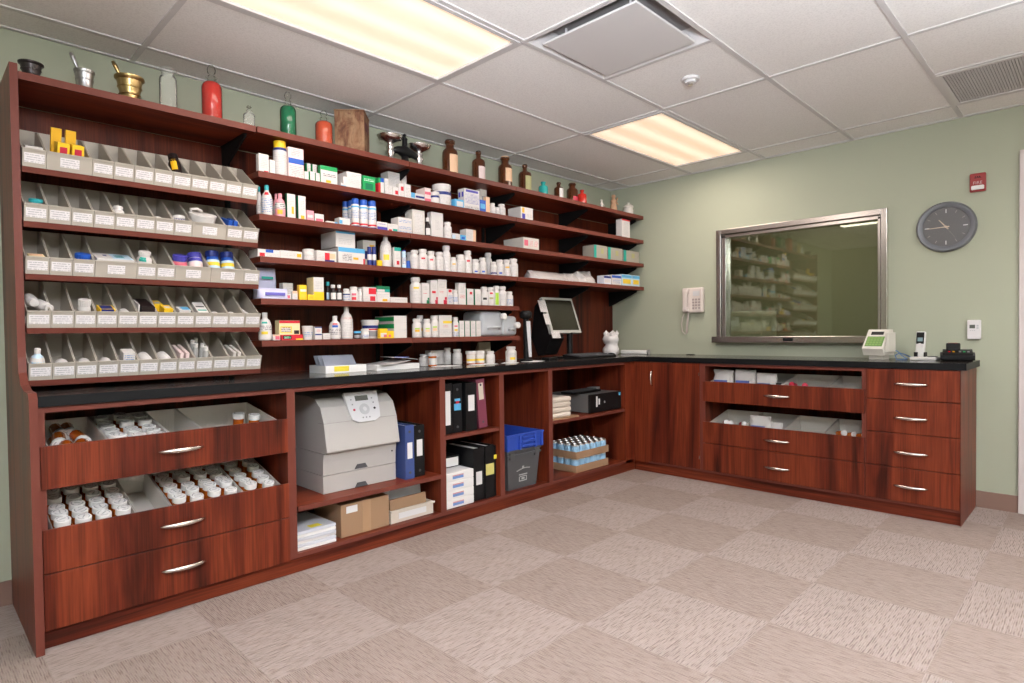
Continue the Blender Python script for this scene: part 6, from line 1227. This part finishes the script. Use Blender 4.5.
# literature box with envelopes and a newsletter
lb = empty('literature_box', (-3.035, -.275, ZC), 'low white open box with yellow sticker holding grey envelopes', 'box'); 
q = MB(); q.box(-.125, -.09, 0, .125, .09, .003, PAPER)
for a in ((-.125, -.09, .125, -.087), (-.125, .087, .125, .09), (-.125, -.087, -.122, .087), (.122, -.087, .125, .087)): q.box(a[0], a[1], .003, a[2], a[3], .040, PAPER)
q.obj('tray', lb); B1('yellow_sticker', -.075, -.0906, .008, .015, -.09, .036, mat('yellow_note'), lb)
ENV = mat('grey_blue_envelope', (.36, .37, .44), .7)
for k in range(5):
    q = MB(); q.box(-.052, 0, 0, .052, .004, .105, ENV); o = q.obj('envelope', None, (-3.09+.108*(k % 2), -.345+.022*k, ZC+.0062), (-.62, 0, .05*((k*3) % 4-1.5))); tag(o, 'grey blue envelope leaning back, %s from the front in the low white box' % ORD[k], 'envelope', 'grey envelopes in the low white box')
q = MB(); q.box(-.15, -.10, 0, .15, .10, .032, PAPER, .002); o = q.obj('paper_stack', None, (-2.715, -.30, ZC)); tag(o, 'stack of white paper on the counter right of the envelope box', 'paper')
NEWS = txt('print_newsletter', hx('B4AEB2'), hx('D9D3D0'))
def sheet(name, wd, d, loc, rz, curl, m, label, cat='paper', grp=None, thick=.0012):
    q = MB(); n = 8; vs = []; fs = []
    for s in (0, 1):
        for i in range(n+1):
            t = i/n; z = curl*(t**2)*(1 if s == 0 else 1)+s*thick
            vs += [(-wd/2+wd*t, -d/2, z), (-wd/2+wd*t, d/2, z)]
    N = 2*(n+1)
    for i in range(n): fs += [(2*i, 2*i+2, 2*i+3, 2*i+1), (N+2*i, N+2*i+1, N+2*i+3, N+2*i+2), (2*i, N+2*i, N+2*i+2, 2*i+2), (2*i+1, 2*i+3, N+2*i+3, N+2*i+1)]
    fs += [(0, 1, N+1, N), (2*n, N+2*n, N+2*n+1, 2*n+1)]
    q.add(vs, fs, m); o = q.obj(name, None, loc, (0, 0, rz)); tag(o, label, cat, grp); return o
o = sheet('newsletter', .22, .20, (-2.75, -.32, ZC+.0325), .15, .018, NEWS, 'folded printed newsletter lying on the white paper stack', 'newsletter')
o = sheet('newsletter', .16, .19, (-2.65, -.31, ZC+.070), -.2, -.016, PAPER, 'white leaflet with a blue check mark on top of the newsletter', 'leaflet')
q = MB(); q.tube([(-.05, -.05, .0), (-.02, -.075, -.0005), (.05, -.03, -.003)], .004, INK, 6); q.obj('printed_mark', o)
PILL = [sheet('paper_sheet', .15, .11, (-2.33, -.36, ZC), .1, .001, PAPER, 'white sheet of paper before the counter bottle group'), sheet('paper_sheet', .17, .10, (-2.06, -.42, ZC), -.05, .001, PAPER, 'white sheet of paper at the foot of the two amber vials'),
  sheet('paper_sheet', .13, .12, (-1.60, -.44, ZC), .2, .002, PAPER, 'loose white sheet right of the white bottle with yellow band'), sheet('paper_sheet', .10, .10, (-1.84, -.45, ZC), .5, .001, PAPER, 'small loose sheet left of the white bottle with yellow band')]
q = MB(); q.prism([(0, 0), (.10, 0), (.02, .14), (.012, .14)], -.055, .055, 'x', mat('beige_holder', (.42, .36, .27), .5)); o = q.obj('paper_holder', None, (-1.83, -.20, ZC)); tag(o, 'beige slanted paper holder behind the single yellow banded bottle', 'holder')
# black post with white towel strip
po = empty('black_stand', (-1.598, -.374, ZC), 'black post stand with a hanging white strip, beside the jugs', 'stand')
q = MB(); q.cyl(.048, 0, .016, BLACK, 20, bev=.004); q.cyl(.020, .016, .30, BLACK, 14); q.obj('post', po)
q = MB(); q.lathe([[(.022, .30), (.042, .31), (.045, .345), (.03, .36)]], BLACK, 18); q.disc(.03, .36, BLACK, 18); q.obj('head', po)
q = MB(); q.prism([(-.024, .285), (.014, .285), (.026, .03), (-.002, .03)], -.030, -.026, 'y', mat('white_strip', (.66, .65, .68), .6)); q.obj('white_strip', po)
# tilted screen with deep black housing
TT = math.radians(-19.5)
ms = empty('monitor', (-1.055, -.29, ZC), 'black computer terminal with tilted square screen and paper notes', 'monitor')
MM = Matrix.Translation((.0, -.02, .196)) @ Matrix.Rotation(TT, 4, 'X')
q = MB(); Wd, Hd = .37, .298
q.box(-Wd/2, -.004, 0, Wd/2, .028, Hd, mat('silver_bezel', (.50, .49, .46), .35, .2), .005, MM); fr = q.obj('bezel', ms)
q = MB(); q.box(-Wd/2+.024, -.0052, .024, Wd/2-.024, -.004, Hd-.022, mat('dark_olive_screen', (.022, .020, .012), .18), 0, MM); q.obj('screen', fr)
q = MB(); q.prism([(.028, -.03), (.028, Hd-.012), (.10, Hd-.035), (.22, .04), (.20, -.115), (.14, -.125)], -Wd/2+.012, -.015, 'x', BLACK, MM); q.obj('rear_shell', ms)
q = MB(); q.cyl(.024, .012, .20, BLACK, 14, Matrix.Translation((.06, .0, 0))); q.box(-.09, -.04, 0, .15, .05, .014, BLACK, .004); q.obj('foot', ms)
NOTE = txt('print_note', hx('9A9798'), hx('D8D2D0'))
def note(par, c, wd, hh, ang=0):
    q = MB(); q.box(-wd/2, -.0008, -hh/2, wd/2, 0, hh/2, NOTE, 0, Matrix.Translation(c) @ Matrix.Rotation(TT, 4, 'X') @ Matrix.Rotation(ang, 4, 'Y')); q.obj('paper_note', par)
for c, wd, hh in (((-.215, .040, .405), .085, .095), ((-.207, .006, .305), .06, .085), ((-.150, -.034, .183), .10, .052)): note(ms, c, wd, hh)
kb = empty('keyboard', (-.92, -.425, ZC), 'black keyboard on the counter in front of the tilted screen', 'keyboard')
q = MB(); q.prism([(-.085, 0), (-.085, .014), (.085, .032), (.085, 0)], -.23, .23, 'x', BLACK); q.obj('case', kb)
q = MB()
for i in range(5):
    for j in range(18): y = -.07+.029*i; q.box(-.215+.0242*j, y, .0142+.0185*(y+.085)/.17, -.194+.0242*j, y+.023, .021+.0185*(y+.085)/.17, DGREY)
tag(q.obj('keys', kb), kind='stuff')
q = MB(); q.ball(.033, (0, 0, .0), BLACK, 16, None, .85, 1.5, .9)
q.v = [(x, y, max(0, z)) for x, y, z in q.v]; o = q.obj('computer_mouse', None, (-.62, -.42, ZC)); tag(o, 'black computer mouse at the right end of the keyboard', 'mouse')
q = MB(); q.box(-.05, -.035, 0, .05, .035, .022, BLACK, .004); o = q.obj('card_reader', None, (-1.44, -.46, ZC)); tag(o, 'small flat black card reader left of the keyboard', 'reader')
# crumpled white bundle in the corner
WP = mat('white_soft_plastic', (.74, .70, .70), .45)
rb = random.Random(5); q = MB()
q.lathe([[(.058, 0), (.072, .025), (.070, .055), (.050, .085), (.058, .105), (.072, .135), (.060, .165), (.02, .185), (.0003, .187)]], WP, 20); q.disc(.058, 0, WP, 20, False)
import mathutils.noise as mno
q.v = [tuple(Vector(v)+mno.noise_vector(Vector(v)*30)*.016*(1 if v[2] > .004 else 0)) for v in q.v]
for a in range(5): t = a*1.26; q.tube([(.04*math.cos(t), .04*math.sin(t), .15), (.055*math.cos(t), .055*math.sin(t), .19), (.05*math.cos(t+.4), .05*math.sin(t+.4), .212)], [.02, .014, .003], WP, 7)
o = q.obj('white_bundle', None, (-.36, -.24, ZC)); tag(o, 'crumpled white plastic bundle with pointed tips in the counter corner', 'bundle')
q = MB(); q.box(-.028, -.145, 0, .028, .12, .034, PAPER, .008); o = q.obj('roll_box', None, (-.10, -.30, ZC)); tag(o, 'long narrow white carton lying in the corner by the wall', 'box')
c = MB(); c.cyl(.021, 0, .014, P('gray'), 16, Matrix.Translation((0, -.145, .019)) @ Matrix.Rotation(PI/2, 4, 'X')); c.obj('round_end', o)
q = MB(); q.box(-.02, -.03, 0, .02, .03, .007, BLACK, .003); o = q.obj('black_clip', None, (-.115, -.86, ZC)); tag(o, 'small flat black clip on the counter below the wall telephone', 'clip')
# terminal with green keypad, cordless phone, label printer
tm = empty('keypad_terminal', (-.235, -2.245, ZC), 'white desk terminal with bright green keypad below the window', 'terminal', rz=-PI/2-.28); tm.scale = (.88, .88, .95)
CRM = mat('cream_terminal', (.64, .60, .53), .4); GK = mat('green_keypad', (.10, .22, .03), .4)
q = MB(); q.prism([(-.055, .028), (-.075, .075), (.015, .205), (.060, .205), (.075, .03)], -.075, .075, 'x', CRM); q.obj('case', tm)
q = MB(); q.box(-.05, -.03, 0, .05, .06, .028, CRM, .004); q.obj('foot', tm)
KM = Matrix.Translation((0, -.0745, .0765)) @ Matrix.Rotation(math.atan2(.130, .09), 4, 'X')
q = MB(); q.box(-.062, .018, -.002, .062, .098, .0015, GK, 0, KM); kp = q.obj('keypad', tm)
q = MB()
for i in range(4):
    for j in range(5): q.box(-.055+.0225*j, .024+.018*i, .0015, -.038+.0225*j, .037+.018*i, .004, mat('green_key', (.17, .33, .055), .4), 0, KM)
q.obj('keys', kp)
q = MB(); q.box(-.045, .112, -.002, .045, .138, .0012, BLACK, 0, KM); q.obj('display', tm)
q = MB(); q.box(.076, -.045, .05, .098, .055, .185, CRM, .006, Matrix.Rotation(0, 4, 'X')); q.obj('handset_side', tm)
q = MB(); q.tube([(-.215, -2.335, .985), (-.21, -2.35, .975), (-.20, -2.37, .95), (-.20, -2.40, .9265), (-.25, -2.385, .9265), (-.28, -2.36, .927), (-.25, -2.345, .95), (-.21, -2.36, .965), (-.17, -2.38, .955), (-.14, -2.43, .9265)], .0035, mat('blue_cable', (.12, .22, .42), .4), 6); o = q.obj('blue_cable'); tag(o, 'looped blue cable between the white terminal and the cordless phone', 'cable')
ph = empty('cordless_phone', (-.235, -2.505, ZC), 'cordless telephone standing in its white charging base', 'telephone', rz=-PI/2-.1)
q = MB(); q.box(-.07, -.06, 0, .07, .06, .022, mat('phone_silver', (.62, .60, .58), .35), .006); q.obj('base', ph)
q = MB(); q.box(.018, -.035, .022, .060, .02, .026, BLACK, .001); q.obj('speaker_grille', ph)
HSM = Matrix.Translation((-.032, .005, .016)) @ Matrix.Rotation(-.16, 4, 'X')
q = MB(); q.box(-.025, -.014, 0, .025, .014, .165, mat('phone_silver'), .008, HSM); hs = q.obj('handset', ph)
q = MB(); q.box(-.021, -.0155, .085, .021, -.0135, .158, BLACK, .002, HSM); q.obj('face_panel', hs); q = MB(); q.box(-.014, -.0165, .100, .014, -.0155, .125, mat('phone_lcd', (.16, .24, .26), .2), 0, HSM); q.obj('display', hs)
q = MB(); q.cyl(.011, 0, .002, mat('phone_silver'), 14, HSM @ Matrix.Translation((0, -.0155, .078)) @ Matrix.Rotation(PI/2, 4, 'X')); q.obj('navigation_button', hs)
q = MB(); q.box(-.040, -.02, .018, -.058, .03, .05, BLACK, .003); q.box(-.006, -.02, .018, .0, .03, .05, BLACK, .002); q.obj('cradle', ph)
lp = empty('label_printer', (-.26, -2.668, ZC), 'black hand held label maker with coloured buttons at the counter end', 'label maker', rz=-PI/2+.15)
q = MB(); q.prism([(-.055, 0), (-.068, .012), (-.070, .030), (-.058, .048), (-.02, .060), (.035, .070), (.055, .060), (.062, .04), (.058, 0)], -.072, .072, 'x', BLACK); q.prism([(-.035, .006), (-.05, .020), (-.045, .036), (.035, .052), (.045, .03), (.04, .006)], -.084, .084, 'x', BLACK); q.obj('case', lp)
q = MB(); q.box(-.055, .0, .06, .015, .045, .108, BLACK, .006); q.obj('paper_lid', lp)
for k, (x, c) in enumerate(((-.04, 'red'), (-.018, 'gold'), (.012, 'gray'), (.032, 'green'), (.052, 'gray'))): q = MB(); q.cyl(.006, -.001, .004, P(c), 10, Matrix.Translation((x, -.035, .0560)) @ Matrix.Rotation(.3, 4, 'X')); q.obj('button', lp)
q = MB(); q.box(-.045, .01, .108, .0, .035, .1095, mat('muted_red_plate', (.35, .08, .06), .5)); q.obj('red_plate', lp)
q = MB(); q.tube([(-.24, -2.555, .9275), (-.20, -2.575, .9275), (-.235, -2.59, .9275), (-.20, -2.60, .9275), (-.23, -2.585, .934), (-.195, -2.565, .934)], .0045, BLACK, 6); o = q.obj('power_cord'); tag(o, 'bunched black cord between cordless phone and label maker', 'cable')
# ------------------------------------------------------------------ on the right wall (X = 0)
PHW = mat('pinkish_white_phone', (.66, .58, .54), .4)
wp = empty('wall_telephone', (-.0002, -.848, 1.38), 'white corded telephone hanging on the green wall left of the window', 'telephone', rz=-PI/2)
q = MB(); q.box(-.086, -.045, -.105, .086, 0, .105, PHW, .012); q.obj('case', wp)
q = MB(); q.box(-.083, -.078, -.098, -.030, -.046, -.055, PHW, .010); q.box(-.083, -.078, .055, -.030, -.046, .102, PHW, .010); q.box(-.078, -.084, -.085, -.036, -.062, .088, PHW, .012); q.obj('handset', wp)
q = MB()
for i in range(4):
    for j in range(3): q.box(-.005+.026*j, -.0485, -.075+.024*i, .012+.026*j, -.0452, -.060+.024*i, mat('phone_key', (.36, .30, .29), .5))
q.obj('keypad', wp)
q = MB(); q.box(.0, -.0470, .035, .06, -.0452, .075, mat('phone_card', (.58, .57, .58), .5)); q.obj('name_card', wp)
q = MB(); pts = []
for k in range(120): t = k/119; a = t*2*PI*22; pts.append((-.055+.006*math.cos(a)-.016*t, -.022+.006*math.sin(a), -.105-.165*t))
q.tube(pts, .0042, PHW, 5); q.tube([pts[-1], (-.085, -.02, -.285), (-.112, -.02, -.262), (-.118, -.02, -.20), (-.108, -.02, -.14), (-.09, -.018, -.10)], .0035, PHW, 6); q.obj('coiled_cord', wp)
ck = empty('wall_clock', (-.0002, -2.574, 1.767), 'round dark grey wall clock with pale hands, right of the window', 'clock', rz=-PI/2)
RIM = mat('blue_grey_rim', (.165, .17, .19), .35); FACE = mat('clock_face_grey', (.155, .148, .150), .3); GH = mat('pale_gold_hand', (.72, .60, .46), .4, .3)
T9 = Matrix.Rotation(PI/2, 4, 'X')
q = MB(); q.lathe([[(.158, 0), (.160, .02), (.150, .036)], [(.150, .036), (.128, .034), (.124, .022)]], RIM, 56, T9); q.disc(.158, 0, RIM, 56, False, T9); q.obj('rim', ck)
q = MB(); q.disc(.125, .0205, FACE, 56, True, T9); q.obj('dial', ck)
for k in range(12):
    big = k % 3 == 0; L = .024 if big else .016
    q = MB(); q.box(-.0028 if big else -.0014, -.0224, .112-L, .0028 if big else .0014, -.0208, .112, PAPER if big else mat('tick_grey', (.42, .38, .36), .4), 0, Matrix.Rotation(k*PI/6, 4, 'Y')); q.obj('hour_mark', ck)
def hand(nm, ang, L, wd, y, m): q = MB(); q.prism([(-wd, -.018), (wd, -.018), (wd*.5, L), (-wd*.5, L)], -y-.0012, -y, 'y', m, Matrix.Rotation(ang, 4, 'Y')); q.obj(nm, ck)
hand('hour_hand', math.radians(-38), .060, .0042, .0235, GH); hand('minute_hand', math.radians(-92), .100, .0036, .0252, GH); hand('second_hand', math.radians(147), .095, .0008, .027, mat('thin_hand_grey', (.35, .31, .28), .4))
q = MB(); q.cyl(.007, .0225, .029, GH, 14, T9); q.obj('hub', ck)
q = MB(); q.disc(.124, .031, CLEARCV, 56, True, T9); q.obj('cover_glass', ck)
fa = empty('fire_alarm', (-.0002, -2.7335, 2.0205), 'small red fire alarm strobe with white lettering above the clock', 'alarm', rz=-PI/2)
RED = mat('alarm_red', (.33, .035, .035), .4)
q = MB(); q.box(-.040, -.026, -.0565, .040, 0, .0565, RED, .006); q.obj('case', fa)
q = MB(); q.box(-.031, -.040, -.047, .033, -.0262, -.020, PAPER, .006); q.obj('strobe_lens', fa)
q = MB()
for k in range(3): q.cyl(.0035, .0262, .0268, BLACK, 10, Matrix.Translation((-.01+.01*k, 0, .034)) @ T9)
q.box(-.018, -.0270, .026, .018, -.0262, .029, BLACK); q.obj('sounder_slot', fa)
def text(s, size, par, loc, m, nm='lettering'):
    cu = bpy.data.curves.new(nm, 'FONT'); cu.body = s; cu.size = size; cu.align_x = 'CENTER'; cu.align_y = 'CENTER'; cu.extrude = .0004
    to = bpy.data.objects.new(nm+'_src', cu); COL.objects.link(to); bpy.context.view_layer.update()
    me = bpy.data.meshes.new_from_object(to.evaluated_get(bpy.context.evaluated_depsgraph_get())); bpy.data.objects.remove(to)
    me.materials.clear(); me.materials.append(m); return link(nm, me, par, loc, (PI/2, 0, 0))
text('FIRE', .026, fa, (0, -.0266, -.004), mat('faded_white_letter', (.62, .45, .43), .5))
th = empty('thermostat', (-.0002, -2.7175, 1.110), 'white wall thermostat with dark display beside the door frame', 'thermostat', rz=-PI/2)
q = MB(); q.box(-.034, -.026, -.060, .034, 0, .060, mat('thermostat_white', (.72, .69, .70), .4), .005); q.obj('case', th)
q = MB(); q.box(-.022, -.0268, .008, .006, -.0258, .030, mat('lcd_grey')); q.obj('display', th)
q = MB()
for z in (.010, .024): q.box(.013, -.0276, z-.005, .023, -.0258, z+.005, mat('button_grey'))
for x in (-.02, -.010, .0): q.box(x, -.0276, -.008, x+.006, -.0258, -.004, mat('button_grey'))
q.obj('button', th)
pcb = MB(); pcb.box(-.2, -.45, 0, .2, .45, .92, mat('pale_sage_laminate', (.60, .63, .53), .5), .004); o = pcb.obj('added_pale_block', None, (1.75, -.33, .4005)); tag(o, 'added pale sage block that lightens the lower left of the window glass', 'cabinet')  # added block standing in for the lighter area in the window glass
for k in (-1, 1): B1('door', -.2015, .012 if k > 0 else -.44, .03, -.2, .44 if k > 0 else -.012, .89, mat('pale_sage_laminate'), o)
# unseen light added to brighten the next room
L = bpy.data.lights.new('added_next_room_light', 'AREA'); L.size = .6; L.energy = 16; L.color = (1, .95, .8); lo = bpy.data.objects.new('added_next_room_light', L); COL.objects.link(lo); lo.location = (1.3, -1.2, 2.48)
